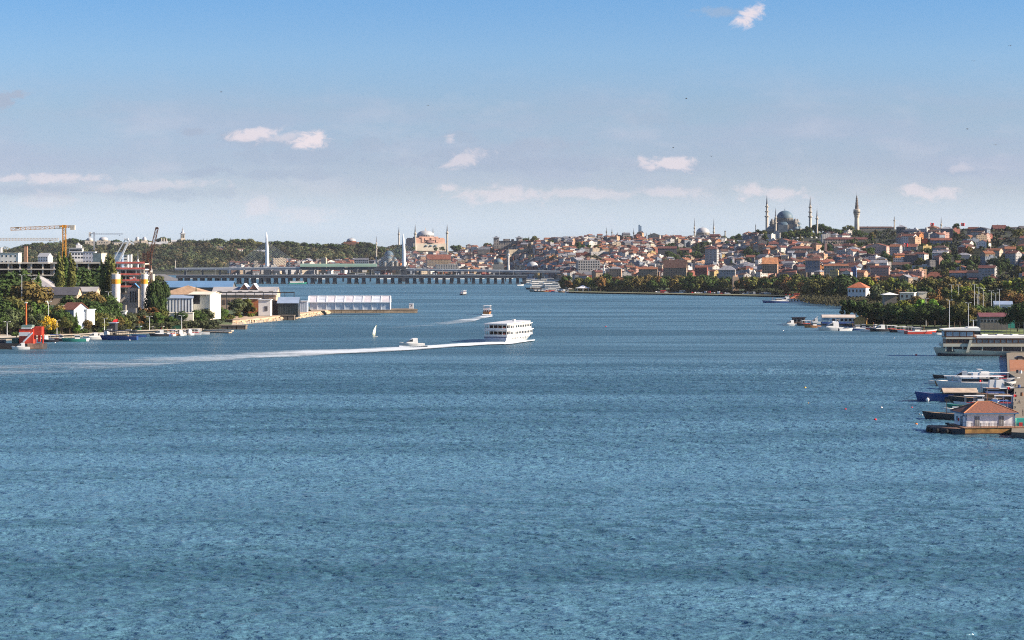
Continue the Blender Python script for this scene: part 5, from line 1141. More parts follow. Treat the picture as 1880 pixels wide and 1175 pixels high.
def person(loc, rot, label, pose='stand', top=(.05, .06, .1), legs=(.03, .03, .05), name='person'):
    """continuous skinned figure"""
    if pose == 'stand': J = [((0, 0, .95), .15), ((0, 0, 1.2), .16), ((0, 0, 1.42), .17), ((0, 0, 1.52), .07), ((0, .02, 1.66), .105), ((.2, 0, 1.4), .06), ((.25, .03, 1.13), .045), ((.24, .15, .92), .035), ((-.2, 0, 1.4), .06), ((-.25, .03, 1.13), .045), ((-.24, .12, .92), .035),
                     ((.1, 0, .88), .09), ((.11, .03, .5), .065), ((.11, 0, .08), .045), ((.11, .14, .04), .04), ((-.1, 0, .88), .09), ((-.11, -.02, .5), .065), ((-.11, -.06, .08), .045), ((-.11, .08, .04), .04)]
    elif pose == 'sit': J = [((0, 0, .5), .16), ((0, .02, .75), .16), ((0, .08, .97), .17), ((0, .12, 1.07), .07), ((0, .16, 1.2), .105), ((.2, .08, .95), .06), ((.24, .2, .72), .045), ((.16, .42, .62), .035), ((-.2, .08, .95), .06), ((-.24, .2, .72), .045), ((-.16, .42, .62), .035),
                     ((.1, .08, .48), .09), ((.13, .45, .5), .07), ((.13, .5, .1), .045), ((.13, .62, .05), .04), ((-.1, .08, .48), .09), ((-.13, .45, .5), .07), ((-.13, .5, .1), .045), ((-.13, .62, .05), .04)]
    else: J = [((0, 0, .62), .15), ((0, -.1, .85), .15), ((0, -.18, 1.08), .17), ((0, -.2, 1.2), .07), ((0, -.2, 1.34), .105), ((.2, -.1, 1.06), .06), ((.24, .1, 1.1), .045), ((.2, .32, 1.2), .035), ((-.2, -.1, 1.06), .06), ((-.24, .1, 1.1), .045), ((-.2, .32, 1.2), .035),
                     ((.1, .05, .58), .09), ((.18, .3, .45), .065), ((.2, .22, .08), .045), ((.2, .34, .04), .04), ((-.1, .02, .58), .09), ((-.2, .2, .42), .065), ((-.22, .05, .08), .045), ((-.22, .18, .04), .04)]
    E = [(0, 1), (1, 2), (2, 3), (3, 4), (2, 5), (5, 6), (6, 7), (2, 8), (8, 9), (9, 10), (0, 11), (11, 12), (12, 13), (13, 14), (0, 15), (15, 16), (16, 17), (17, 18)]
    me = bpy.data.meshes.new('person'); me.from_pydata([j[0] for j in J], E, []); skin = mat('skin', (.42, .24, .16), .6); tm = mat('cloth_%d' % int(sum(top)*1000), top, .9); lm = mat('cloth_%d' % int(sum(legs)*1000+7), legs, .9)
    o = bpy.data.objects.new(name, me); COL.objects.link(o); o.location = loc; o.rotation_euler = (0, 0, rot)
    md = o.modifiers.new('skin', 'SKIN'); md.use_smooth_shade = True
    for i, (c, r) in enumerate(J): me.skin_vertices[0].data[i].radius = (r, r*.8)
    me.skin_vertices[0].data[0].use_root = True
    o.modifiers.new('sub', 'SUBSURF').levels = 1
    dg = bpy.context.evaluated_depsgraph_get(); ev = o.evaluated_get(dg); nm = bpy.data.meshes.new_from_object(ev)
    o.modifiers.clear(); o.data = nm; nm.materials.clear()
    for q in (tm, lm, skin): nm.materials.append(q)
    neck = J[3][0][2]; hip = J[0][0][2]-.02
    for p in nm.polygons:
        c = p.center; lowleg = c.z < hip and not (abs(c.x) > .19 and c.z > hip-.1) if pose == 'stand' else c.z < hip+.04
        hand = any((c-Vector(J[k][0])).length < .09 for k in (7, 10)); p.material_index = 2 if c.z > neck or hand else (1 if lowleg else 0)
    tag(o, label, 'person')
    h = MB(); c = J[4][0]; h.dome(c[0], c[1]-.015, c[2]+.0, .115, .135, mat('hair', (.02, .015, .012), .8), 10, 4); hh = h.build('hair', o)
    return o
person(P(687.2, D(618.5)-.5, .12), R(-60), 'windsurfer in dark clothes leaning back from the pale sail', 'lean')
# ---- boats at the far marina by the bridge end ----
def big_tour(px, py, L, rot, label, decks=2, hc='white', group=None, roofc=None, d=None):
    e = thing('tour_vessel', label, 'boat', P(px, d or D(py), 0), R(rot+17), group); B = L*.24
    hull(L, B, 1.6, HM[hc], rise=.5, full=.62).build('hull', e, smooth=35)
    for k in range(decks):
        z = 1.5+k*2.6; l = L*(.78-.14*k); m = MB(); m.box(-L*.05, 0, z, l, B*.84, 2.3, HULLW); m.build('saloon', e)
        w = MB(); w.box(-L*.05, 0, z+.85, l*.96, B*.86, .85, BGLASS); w.build('window_band', e)
        m = MB(); m.box(-L*.05, 0, z+2.3, l*1.06, B*.96, .25, HULLW if roofc is None else HM[roofc]); m.build('deck', e)
    m = MB(); m.bar((L*.1, 0, 1.5+decks*2.6), (L*.1, 0, 4.2+decks*2.6), .15, HULLW); m.build('mast', e)
    return e
def far_marina():
    g = 'boats moored at the far bridge end'
    spec = [(986, 531.5, 40, 175, 'big_white', 2, 'dark', 'two-deck white vessel with dark hull, frontmost left of the far moored group'), (985, 523, 42, 178, '', 2, 'white', 'white tour vessel with red stern flag tucked against the road bridge end'),
            (1006, 527, 34, 176, '', 2, 'blue', 'blue-hulled white tour vessel in the middle of the far moored group'), (1022, 529, 30, 170, '', 2, 'white', 'white tour vessel on the right of the far moored group'), (1015, 521, 44, 178, '', 2, 'white', 'long white vessel in the rear row of the far moored group'),
            (1038, 524, 30, 172, '', 1, 'white', 'single-deck white boat at the right rear of the far moored group'), (1040, 533, 22, 170, '', 1, 'red', 'red-and-white boat nearest the park shore in the far moored group'), (1012, 535.5, 18, 176, '', 1, 'red', 'small red-hulled boat at the very front of the far moored group')]
    spec = [(a, b, c*.62, d_, e_, f, h, l) for a, b, c, d_, e_, f, h, l in spec]
    spec += [(970, 521, 20, 172, '', 2, 'white', 'small white ferry leftmost of the far moored group'), (1000, 524.5, 22, 166, '', 1, 'white', 'low white boat between the two rear vessels of the far group'), (998, 531, 20, 184, '', 1, 'white', 'white boat with one deck in the front middle of the far group'), (1012, 531.5, 22, 168, '', 2, 'white', 'white boat with dark window bands in the front of the far group'),
             (1030, 534, 18, 176, '', 1, 'white', 'white motor vessel just left of the park tip'), (1003, 519.5, 26, 170, '', 2, 'white', 'white vessel farthest back against the shore of the far group'), (1028, 521, 24, 180, '', 2, 'white', 'white ferry farthest back and right in the far group'), (1047, 531, 14, 170, '', 1, 'white', 'white boat touching the park shore at the far group')]
    for px, py, L, rot, _, dk, hc, lab in spec: big_tour(px, py, L, rot, lab, dk, hc, g)
    for i, (px, dd) in enumerate([(352, 3500), (470, 3450), (582, 3420), (608, 3600), (650, 3500), (706, 3450), (765, 3500), (812, 3420), (846, 3450), (880, 3500), (905, 3430), (925, 3480)]): big_tour(px, 0, 15+i % 4*5, 0 if i % 2 else 175, 'small white boat between the two bridges, %s from the left' % ordw(i+1), 1+i % 2, 'white', 'boats seen between the two bridges', None, dd)
    for i, (px, py) in enumerate([(994, 535), (1000, 536), (1006, 534), (1019, 536.5), (1026, 536.2), (1034, 537), (1041, 537)]): mini(px, py, 8+i % 3, 175, ['white', 'wood', 'white', 'blue'][i % 4], ['fish', 'canopy', 'cabin'][i % 3], 'small craft along the front edge of the far marina, %s from the left' % ordw(i+1), group=g)
    mini(981, 535.5, 10, 180, 'dark', 'fish', 'white-cabined workboat left of the small red-hulled boat, far marina', group=g); mini(988, 536, 9, 178, 'dark', 'fish', 'second white-cabined workboat at the front of the far marina', group=g)
    mini(955, 524.5, 9, 10, 'white', 'open', 'little pale boat before the right end of the road bridge', group=g)
    big_tour(319, 519.5, 34, 2, 'white ferry moored left beyond the long blue roof', 1, 'white', None, d=2500)
    big_tour(546, 521.5, 24, 4, 'white and green ferry passing before the road bridge piers', 1, 'green')
    big_tour(385, 506, 48, 3, 'white two-deck ferry seen beyond the left part of the road bridge', 1, 'white', d=3600); big_tour(430, 508, 26, 0, 'small white ferry seen beyond the road bridge near its left end', 1, 'white', d=3700); big_tour(523, 507.5, 38, 5, 'pale ferry half hidden beyond the road bridge right of the left pylon', 1, 'white', d=3650)
far_marina()
# ---------------- left bank ----------------
EDGE = [(-500, 1020), (0, 1067), (150, 1109), (240, 1153), (300, 1172), (370, 1189), (400, 1255), (427, 1290), (470, 1331), (514, 1378), (542, 1412), (600, 1520)]
def edge(px): return lerp_tab(EDGE, px)
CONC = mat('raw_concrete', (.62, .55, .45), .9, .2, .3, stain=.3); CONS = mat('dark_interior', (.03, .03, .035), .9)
YEL = mat('crane_yellow', (.60, .27, .03), .6, .2, .5); PALEY = mat('crane_pale', (.62, .45, .28), .6); RUST = mat('rusty_steel', (.13, .06, .04), .85, .4, .4); GREYM = mat('grey_metal', (.30, .33, .37), .5, .1, .3); WMET = mat('white_metal', (.68, .69, .71), .5, .08, .3)
def lattice(m, p, q, w, mt, n, t=.22, h=None):
    p, q = Vector(p), Vector(q); d = (q-p); L = d.length; d.normalize(); up = Vector((0, 0, 1)) if abs(d.z) < .9 else Vector((0, 1, 0)); a = d.cross(up).normalized()*w/2; b = a.cross(d).normalized()*(h or w)/2
    C = [-a-b, a-b, a+b, -a+b]
    for c in C: m.bar(p+c, q+c, t, mt)
    for i in range(n):
        u, v = p+d*L*i/n, p+d*L*(i+1)/n
        for j in range(4):
            c1, c2 = C[j], C[(j+1) % 4]; m.bar(u+c1, v+c2, t*.7, mt); m.bar(v+c1, v+c2, t*.7, mt)
def tower_crane(px, d, ytop, pxl, pxr, label, mt, ybase=540, mast=True, w=2.2, dy=0, jy=None, tip=0):
    s = d/FPX; e = thing('tower_crane', label, 'crane', P(px, d, ZY(ybase, d))); Z = lambda py: ZY(py, d)-ZY(ybase, d)
    m = MB(); lattice(m, (0, 0, -4), (0, 0, Z(ytop+5)), w, mt, int((Z(ytop)+4)/2.6), .34); m.build('mast', e)
    m = MB(); m.box(0, 0, Z(ytop+5), w*1.25, w*1.25, 5*s, mt); m.build('slewing_unit', e)
    m = MB(); m.box(-w*.9, -w*.5, Z(ytop+4.2), w*.8, w*.8, 3.4*s, mt); m.build('operator_cab', e)
    m = MB(); lattice(m, (0, 0, Z(ytop+3.5)), ((pxl-px)*s, 0, Z(ytop+3.5+tip)), w*.7, mt, int(abs(pxl-px)*s/3.2), .26, h=w*.95); m.build('jib', e)
    m = MB(); lattice(m, (0, 0, Z(ytop+3)), ((pxr-px)*s*.75, 0, Z(ytop+3)), w*.7, mt, 4, .26); m.build('counter_jib', e)
    m = MB(); m.box((pxr-px)*s*.78, 0, Z(ytop+9), abs(pxr-px)*s*.42, w, 8.5*s, CONC); m.build('counterweight', e)
    m = MB(); m.box((pxl-px)*s*.88, 0, Z(ytop+6.5), 2.2, 1.2, .8, DARKM); m.build('trolley', e)
tower_crane(118, 1520, 413, 20, 138, 'yellow tower crane with long horizontal jib above the tall poplars', YEL, 540, w=2.1, tip=4)
tower_crane(-16, 2300, 436, 107, -34, 'pale tower crane whose long jib enters from the left edge', PALEY, 520, w=2.6)
tower_crane(173, 4000, 426, 226, 163, 'thin grey distant tower crane on the far wooded hill', GREYM, 455, w=2.0)
def harbour_crane():
    d = 1420; s = d/FPX; z0 = 1.5; Z = lambda py: ZY(py, d)-z0; X = lambda px: (px-270)*s
    e = thing('harbour_crane', 'rusty old harbour crane with steep lattice boom', 'crane', P(270, d, z0))
    m = MB(); lattice(m, (X(265), 0, 0), (X(267), 0, Z(500)), 2.2, RUST, 6, .3); lattice(m, (X(276), 0, 0), (X(274), 0, Z(500)), 2.2, RUST, 6, .3); m.build('gantry', e)
    m = MB(); m.box(X(270), 0, Z(500), 11*s, 9*s, 20*s, RUST, taper=.8); m.box(X(276), -1, Z(497), 5*s, 6*s, 10*s, RUST); lattice(m, (X(268), 0, Z(482)), (X(267), 0, Z(465)), 3.2, RUST, 4, .35); lattice(m, (X(273), 0, Z(484)), (X(275), 0, Z(462)), 3.0, RUST, 4, .3); m.build('machine_house', e)
    m = MB(); lattice(m, (X(275), 0, Z(474)), (X(288.5), 0, Z(418)), 1.7, RUST, 12, .24); m.box(X(288.5), 0, Z(420.5), 4*s, 2*s, 3.5*s, RUST); m.build('boom', e)
    m = MB(); m.bar((X(289.5), 0, Z(421)), (X(268), 0, Z(467)), .12, RUST); m.bar((X(290), 0, Z(420)), (X(283), 0, Z(470)), .1, RUST); m.build('cable', e)
harbour_crane()
def shear_legs():
    d = 1620; s = d/FPX; z0 = 1.5; Z = lambda py: ZY(py, d)-z0; X = lambda px: (px-220)*s
    e = thing('shear_leg_crane', 'white A-frame lifting legs leaning above the red-netted floors', 'crane', P(220, d, z0))
    m = MB(); m.bar((X(201), 0, Z(490)), (X(231), 0, Z(438)), .7, WMET); m.build('leg', e); m = MB(); m.bar((X(209), 0, Z(500)), (X(237), 0, Z(441)), 1.3, WMET); m.build('leg', e)
    m = MB(); m.bar((X(229), 0, Z(438)), (X(246), 0, Z(449)), .9, WMET); m.box(X(232), 0, Z(440), 8*s, 2, 2.2*s, WMET); m.build('head_beam', e)
shear_legs()
def frame_building():
    d = 1340; s = d/FPX; z0 = 1.5; Z = lambda py: ZY(py, d)-z0
    NET = mat('safety_net', (.72, .17, .13), .9, .3, .4)
    e = thing('unfinished_building', 'long unfinished concrete frame building behind the poplars', 'construction site', P(100, d, z0)); X = lambda px: (px-100)*s
    for py in (482.5, 494, 505, 516): m = MB(); m.box((X(-30)+X(215))/2, 6, Z(py)-.5, X(215)-X(-30), 15, .75, CONC); m.build('floor_slab', e)
    m = MB(); m.box((X(-30)+X(215))/2, 11, Z(516), X(215)-X(-30), .5, Z(483)-Z(516)-.5, CONS); m.build('dark_backing', e)  # near-black sheet painted as the unlit interior behind the slabs
    for px in range(-26, 214, 21):
        m = MB(); m.box(X(px), -.6, -2, .8, .8, Z(483)+1.6, CONC); m.build('column', e)
    for px, w in ((52, 6), (94, 6), (20, 4), (-8, 8)): m = MB(); m.box(X(px), 2, Z(516), w*s, .4, Z(484)-Z(516), mat('block_wall', (.40, .35, .31), .9)); m.build('infill_wall', e)
    m = MB()
    for i in range(60): m.box(X(-28+i*4.05), -1.2, Z(482.5)+.2, .08, .08, 1.0, RUST)
    m.bar((X(-28), -1.2, Z(482.5)+1.1), (X(213), -1.2, Z(482.5)+1.1), .08, RUST); m.build('edge_rail', e)
    e = thing('netted_building', 'unfinished concrete floors edged with red safety net behind the silos', 'construction site', P(240, d-20, z0)); X = lambda px: (px-240)*s
    for py in (484, 494.5, 505, 516, 527):
        m = MB(); m.box(0, 7, Z(py)-.4, 52*s, 15, .6, CONC); m.build('floor_slab', e)
        m = MB(); m.box(0, -.7, Z(py)+.2, 52*s, .06, 1.1, NET); m.build('safety_net', e)
    for px in (216, 221, 231, 250, 258, 264):
        m = MB(); m.box(X(px), .2, -2, .7, .7, Z(484)+1.6, CONC); m.build('column', e)
    m = MB(); m.box(0, 12, -2, 50*s, .5, Z(486), mat('netted_back', (.12, .14, .20), .9)); m.build('dark_backing', e)
    m = MB(); m.box(X(243), -.3, Z(519), 11*s, .2, 12*s, NET); m.box(X(241), -.45, Z(512), 5*s, .1, 3*s, WHITEP); m.box(X(246), -.45, Z(510), 3*s, .1, 3*s, WHITEP); m.build('banner', e)
frame_building()
def silo_plant():
    d = 1240; s = d/FPX; z0 = 1.5; Z = lambda py: ZY(py, d)-z0; ORB = mat('orange_band', (.72, .30, .02), .7, .2, .5); SW = mat('silo_white', (.62, .60, .57), .8, .15, .3, stain=.35)
    for px, r, lab in ((213, 8.0, 'left of two white cement silos with an orange band'), (265, 6.6, 'right of two white cement silos, narrower, with an orange band')):
        e = thing('cement_silo', lab, 'silo', P(px, d, z0)); m = MB(); m.cyl(0, 0, Z(562)-2, Z(503.5), r*s, SW, n=20); m.lathe(0, 0, [(r*s, Z(562)-2), (r*s*.3, Z(572)-2)], SW, 20); m.build('shell', e, smooth=40)
        m = MB(); m.lathe(0, 0, [(r*s+.04, Z(521)), (r*s+.04, Z(512.5))], ORB, 20); m.build('painted_band', e, smooth=40)
        m = MB(); m.box(-.3*r*s, 0, Z(503.5), r*s*1.2, r*s*1.2, 2.2*s, mat('top_housing', (.45, .38, .24), .8)); m.box(r*s*.4, 0, Z(503.5), 2*s, 2*s, 4.4*s, WMET); m.build('top_housing', e)
        for a in range(4): m = MB(); m.cyl(r*s*.8*math.cos(a*1.57+.6), r*s*.8*math.sin(a*1.57+.6), -1, Z(560), .3, WMET, n=6); m.build('leg', e)
        m = MB(); m.bar((-r*s-.4, -.4, 0), (-r*s-.4, -.4, Z(504)), .5, mat('ladder_tan', (.42, .32, .14), .8)); m.build('ladder', e)
    e = thing('batching_plant', 'grey concrete batching house with small blue gable between the silos', 'industrial building', P(245, d+4, z0)); X = lambda px: (px-245)*s
    gm = mat('plant_wall', (.42, .37, .31), .9, .2, .3, stain=.4)
    m = MB(); m.box(X(245), 0, Z(566), 20*s, 12*s, 37*s, gm); m.box(X(227), 0, Z(560), 18*s, 10*s, 20*s, gm); m.build('wall', e)
    m = MB(); m.gable(X(248), 0, Z(528.5), 15*s, 13*s, 7.5*s, mat('blue_sheet', (.10, .30, .62), .5, .1, .3), .3, 'y', mat('gable_brown', (.16, .08, .05), .9)); m.build('roof', e)
    m = MB(); m.box(X(226), 0, Z(540), 19*s, 11*s, .8, mat('plant_roof', (.42, .30, .20), .9)); m.build('lower_roof', e)
    for i in range(3): m = MB(); m.box(0, 0, 0, 2*s, .3, 20*s, CONS); m.build('window', e, (X(241+i*4.5), -6*s-.1, Z(555)))
    m = MB(); m.bar((X(212), -4, Z(565)), (X(232), -4, Z(546)), 1.2, gm); m.build('conveyor', e)
silo_plant()
def block(name, label, px, py0, py1, wpx, d, wall, roof, rt='flat', rh=2.0, dep=10, rot=0, cat='building', win=None, base=None, axis='x', over=.5, door=None):
    if base == 1.5 and px < 400: d = edge(px)+9
    s = d/FPX; z0 = ZY(py1, d) if base is None else base; h = ZY(py0, d)-z0; e = thing(name, label, cat, P(px, d+dep/2, z0), R(rot)); w = wpx*s
    m = MB(); m.box(0, 0, -3, w, dep, h+3, wall); m.build('wall', e); m = MB()
    if rt == 'flat': m.box(0, 0, h, w+over*2, dep+over*2, .35, roof)
    elif rt == 'hip': m.hip(0, 0, h, w, dep, rh, roof, over)
    else: m.gable(0, 0, h, w, dep, rh, roof, over, axis, wall)
    m.build('roof', e)
    if win:
        nx, ny, ww, wh = win; sh = h/ny
        for j in range(ny):
            for i in range(nx): o = bpy.data.objects.new('window', window_mesh(ww, wh)); COL.objects.link(o); o.parent = e; o.location = ((i+.5-nx/2)*w/nx, -dep/2-.03, j*sh+sh*.5-wh/2)
    if door: m = MB(); m.box(0, 0, 0, door[1], .2, door[2], door[3] if len(door) > 3 else mat('door_dark', (.08, .08, .09), .7)); m.build('door', e, (door[0], -dep/2-.06, .05))
    return e, s, h
def left_buildings():
    GR = mat('grey_sheet_roof', (.34, .33, .33), .7, .15, .1, stain=.2); TW = mat('tan_wall', (.46, .34, .24), .9, .15, .2, stain=.25); BR = mat('blue_roof', (.12, .23, .38), .5, .08, .1); BGR = mat('bluegrey_roof', (.24, .31, .42), .6, .1, .2)
    TR = mat('tan_tile', (.36, .24, .15), .9, .25, .3, bump=.3); SHEET = mat('pale_sheet', (.55, .58, .60), .7, .1, .2, stain=.15); CR = mat('cream_wall', (.66, .60, .48), .85, .12, .2, stain=.25); ORT = mat('orange_tile', (.42, .13, .06), .85, .25, .4); OB = mat('orange_brick', (.45, .16, .07), .9, .2, .5)
    fe, fs, fh = block('white_factory', 'white block with small windows and a line of dark lettering at the left edge', 20, 464.5, 486, 32, 1800, WHITEP, LEADL, 'flat', dep=14, cat='factory', win=(4, 2, 1.2, 1.6))
    m = MB()
    for i, w in enumerate((.5, .35, .5, .2, .45, .5, .35, .5, 0, .5, .4, .5, .25)):
        if w: m.box(-3.4+i*.58, -.02, fh-1.55, w*.8, .1, .55+.2*(i % 3 == 0), DARKM)
    m.build('lettering', fe)
    block('lattice_tower_block', 'grey block cut by the left edge beside the white lettered one', -2, 455, 486, 10, 1850, mat('greyblock', (.3, .31, .34), .8), LEADL, dep=8)
    s = 1800/FPX; e = thing('brick_chimney', 'square tan brick chimney right of the white lettered block', 'chimney', P(47.5, 1800, ZY(490, 1800))); m = MB(); m.box(0, 0, -3, 7.2*s, 5*s, 37*s+3, mat('chimney_brick', (.42, .24, .15), .9, .25, .3), taper=.82); m.build('shaft', e); m = MB(); m.box(0, 0, 37*s, 6.4*s, 4.6*s, 1.2*s, BRICK); m.build('rim', e)
    block('white_villa', 'white gabled house before the wooded hill, left of the yellow crane', 83, 471, 480, 20, 2500, WHITEP, LEADL, 'gable', 4, dep=12, rot=-14, win=(4, 2, 1.4, 1.6), cat='house')
    e, s, h = block('modern_villa', 'white modern villa stepping up the slope right of the yellow crane mast', 141, 463, 476, 27, 2600, WHITEP, LEADL, 'flat', dep=14, rot=4, win=(5, 2, 2.4, 2.2), cat='villa')
    m = MB(); m.box(-1, 4, h+.3, 24*s, 9, 4.5, WHITEP); m.box(-1, 3.5, h+4.8, 27*s, 11, .5, LEADL); m.box(2, 5, h+5.3, 10*s, 6, 3.2, WHITEP); m.lathe(1, 5, [(3.2, h+8.5), (.3, h+11.5)], LEADL, 8); m.build('upper_storey', e); m = MB(); m.box(-1, -.6, h+1.2, 22*s, .2, 2.2, DARKG); m.build('window_band', e)
    block('grey_terrace', 'pale grey terraced block under the distant thin crane', 165, 462, 484, 22, 2550, mat('pale_grey_wall', (.48, .48, .5), .8), LEADL, dep=12, win=(4, 3, 1.3, 1.6)); block('concrete_shell', 'raw concrete wall block left of the white A-frame legs', 183, 465, 485, 18, 2000, CONC, CONC, dep=9, rot=-20)
    block('striped_tower', 'white block with black window stripe behind the red-netted floors', 232, 468, 500, 8, 2300, WHITEP, LEADL, dep=8, win=(1, 6, 3.0, 1.0)); block('white_slab', 'plain white slab right of the striped white block', 239.5, 467, 500, 5, 2290, WHITEP, LEADL, dep=6); block('blue_glass_block', 'bluish glass-fronted block left of the striped white block', 219, 463, 500, 14, 2350, mat('bluish_facade', (.30, .38, .50), .5, facade=(3, 3, .8, .6, (.2, .3, .42))), LEADL, dep=8)
    # long hangars
    block('hangar', 'wide low hangar with grey hipped roof and tan wall left of the tall poplars', 72, 526.5, 536, 66, 1290, TW, GR, 'hip', 6.0, dep=32, cat='hangar', over=1.2); block('hangar', 'low hangar with grey hipped roof right of the tall poplars', 148, 527, 537, 56, 1300, TW, GR, 'hip', 5.2, dep=30, cat='hangar', over=1.2)
    block('dark_roofed_shed', 'shed with dark roof end below the tall poplars', 118, 541, 550, 56, 1215, TW, mat('dark_roof', (.07, .07, .085), .8), 'gable', 4, dep=14, axis='x', cat='shed'); block('pale_roofed_shed', 'shed with long pale roof sloping down among trees', 150, 535, 545, 60, 1250, TW, GR, 'gable', 2.4, dep=12, cat='shed')
    e = thing('lighthouse', 'white lighthouse-like turret with dark blue cap among the shore trees', 'lighthouse', P(84.5, 1190, ZY(552, 1190))); s = 1190/FPX; m = MB(); m.lathe(0, 0, [(3.9*s, -4), (3.6*s, 16*s)], WHITEP, 14); m.build('tower', e, smooth=40); m = MB(); m.lathe(0, 0, [(4*s, 16*s), (3*s, 17.5*s), (2.0*s, 19*s), (2.1*s, 23*s), (1.2*s, 25.5*s), (.3*s, 29*s)], mat('cap_blue', (.03, .03, .11), .6), 10); m.build('cap', e)
    # blue roof and shipyard halls
    block('blue_roofed_shed', 'long quay shed under a bright blue roof behind the tan hipped roof', 366, 527, 534, 126, 1700, mat('shed_dark', (.12, .12, .13), .9), BR, 'gable', 4.5, dep=26, cat='shed', over=1.0)
    block('tan_roofed_hall', 'hall with broad tan hipped roof behind the white striped warehouse', 345, 540.5, 575, 94, 1262, CR, TR, 'hip', 5.0, dep=30, cat='hall')
    e, s, h = block('striped_warehouse', 'white warehouse with dark vertical stripes and blue-grey roof', 328.5, 547.5, 576, 52, 1215, SHEET, BGR, 'gable', 1.6, dep=14, rot=6, cat='warehouse')
    for i in range(9): m = MB(); m.box(0, 0, 0, .32, .12, h, HULLN); m.build('stripe_post', e, (-52*s/2+1+i*(52*s-2)/8, -7.05, 0))
    e, s, h = block('cream_boathouse', 'cream end building with a large dark opening beside the striped warehouse', 376, 541, 577, 41, 1222, CR, CR, 'gable', 1.4, dep=20, rot=-10, cat='warehouse', win=None)
    m = MB(); m.box(-3.0, -10.05, h-5.2, 6.6, .15, 4.8, CONS); m.build('opening', e); m = MB(); m.box(4.2, -10.05, .3, 2.4, .15, 3.2, GREYM); m.build('roller_door', e); m = MB(); m.box(-1.5, -11, h-.3, 12.5, 3, .3, mat('dark_roof', (.07, .07, .085), .8)); m.build('awning', e)
    block('quay_wall_building', 'low sunlit cream wall below the striped warehouse', 327, 575, 583, 56, 1195, CR, CR, dep=6, rot=4, over=.2)
    # long hall with gantry
    e, s, h = block('shipyard_hall', 'long shipyard hall with brown-grey sawtooth skylit roof and tan arcade', 452, 541, 561, 118, 1440, TW, GR, 'gable', 4.8, dep=26, cat='shipyard hall')
    X = lambda px: (px-452)*s
    for i in range(6): m = MB(); m.box(X(406+i*19), -7, h+.9, 9*s, 3.5, 1.5, mat('skylight', (.10, .09, .08), .6), taper=.7); m.build('skylight', e)
    for px in (450, 467.5): m = MB(); m.gable(X(px), 2, h+3.6, 15*s, 15, 9.5*s, WMET, .3, 'y', mat('gable_brown2', (.26, .13, .09), .9)); m.build('roof_gable', e)
    for i in range(14): m = MB(); m.box(0, 0, 0, 1.6, .15, 3.2, mat('arch_dark', (.14, .10, .08), .9)); m.build('window', e, (X(400+i*8.2), -13.08, .8))
    m = MB(); m.bar((X(508), -14, h+4.5), (X(514), -14, h-1), .5, WMET); m.build('barge_board', e)
    e = thing('crane_gantry', 'dark overhead crane rail on posts running past the shipyard hall to the water', 'gantry', P(462, 1415, 1.5)); s = 1415/FPX; Z = lambda py: ZY(py, 1415)-1.5
    m = MB(); m.bar(((396-462)*s, 0, Z(537)), ((541-462)*s, 0, Z(537)), .5, DARKM, .7); m.build('rail_beam', e); m = MB(); m.bar(((396-462)*s, 0, Z(545)), ((508-462)*s, 0, Z(545)), .3, DARKM, .4); m.build('tie_beam', e)
    for px in list(range(399, 515, 17))+[523, 540]: m = MB(); m.box((px-462)*s, 0, 0, .4, .4, Z(537), DARKM); m.build('post', e)
    m = MB(); m.box((541-462)*s, 0, Z(549), 4*s, 1.4, 4*s, DARKM); m.build('hoist', e)
    block('brick_annex', 'small white annex with an orange brick upper wall behind the round shore trees', 487, 551, 571, 22, 1385, WHITEP, SHEET, 'flat', dep=9, door=(1, 2, 3), cat='annex'); block('orange_shed', 'orange brick shed with pale flat roof left of the white annex', 462, 549, 570, 30, 1400, OB, SHEET, 'flat', dep=8, cat='shed')
    e, s, h = block('glass_pavilion', 'dark glass pavilion with blue-grey sloping roof by the rocky shore', 530.5, 556, 574, 37, 1400, mat('pavilion_glass', (.05, .065, .075), .25, facade=(1.6, 12, .86, .96, (.02, .03, .035))), BGR, 'gable', 3.4, dep=13, cat='pavilion', over=.6)
    block('dark_link', 'dark recessed link between white annex and glass pavilion', 505, 553, 572, 13, 1412, HULLN, HULLN, dep=6)
    e, s, h = block('white_annex', 'small translucent white-roofed shed between glass pavilion and greenhouse', 557, 553.5, 568, 16, 1480, mat('frosted', (.5, .56, .66), .4, facade=(1.4, 12, .8, .95, (.30, .38, .48))), WMET, 'flat', dep=9)
    # long translucent hall on the pier
    d = 1500; s = d/FPX; z0 = ZY(568.5, d); e = thing('glasshouse', 'long white translucent glasshouse with alternating roof panels on the pier', 'glasshouse', P(643, d+6, z0)); Z = lambda py: ZY(py, d)-z0; X = lambda px: (px-643)*s
    fr = mat('frosted_wall', (.62, .66, .70), .4, .12, .3, facade=(1.05, 12, .78, .93, (.42, .48, .54))); m = MB(); m.box(0, 0, 0, X(716)-X(569), 11, Z(554.5), fr); m.build('wall', e)
    for i in range(9):
        x0, x1 = X(567+i*16.7), X(567+(i+1)*16.7); pm = mat('roof_panel_pink', (.56, .54, .57), .5) if i % 2 == 0 else mat('roof_panel_blue', (.54, .58, .64), .45)
        m = MB(); m.add([(x0, -6, Z(555)), (x1, -6, Z(555)), (x1, 0, Z(544)), (x0, 0, Z(544)), (x0, 6, Z(555)), (x1, 6, Z(555))], [(0, 1, 2, 3), (3, 2, 5, 4)], pm); m.build('roof_panel', e)
        if i % 2: m = MB(); m.bar((x0+.2, -3, Z(549.5)+.12), (x1-.2, -3, Z(549.5)+.12), .35, WMET); m.build('panel_rib', e)
    for i in range(10):
        x = X(567+i*16.7); m = MB(); m.bar((x, -6.1, Z(555.2)+.1), (x, 0, Z(543.8)+.1), .75, WMET, .3); m.bar((x, 6.1, Z(555.2)+.1), (x, 0, Z(543.8)+.1), .75, WMET, .3); m.build('rafter', e); m = MB(); m.box(x, -5.7, 0, .4, .4, Z(555), WMET); m.build('column', e)
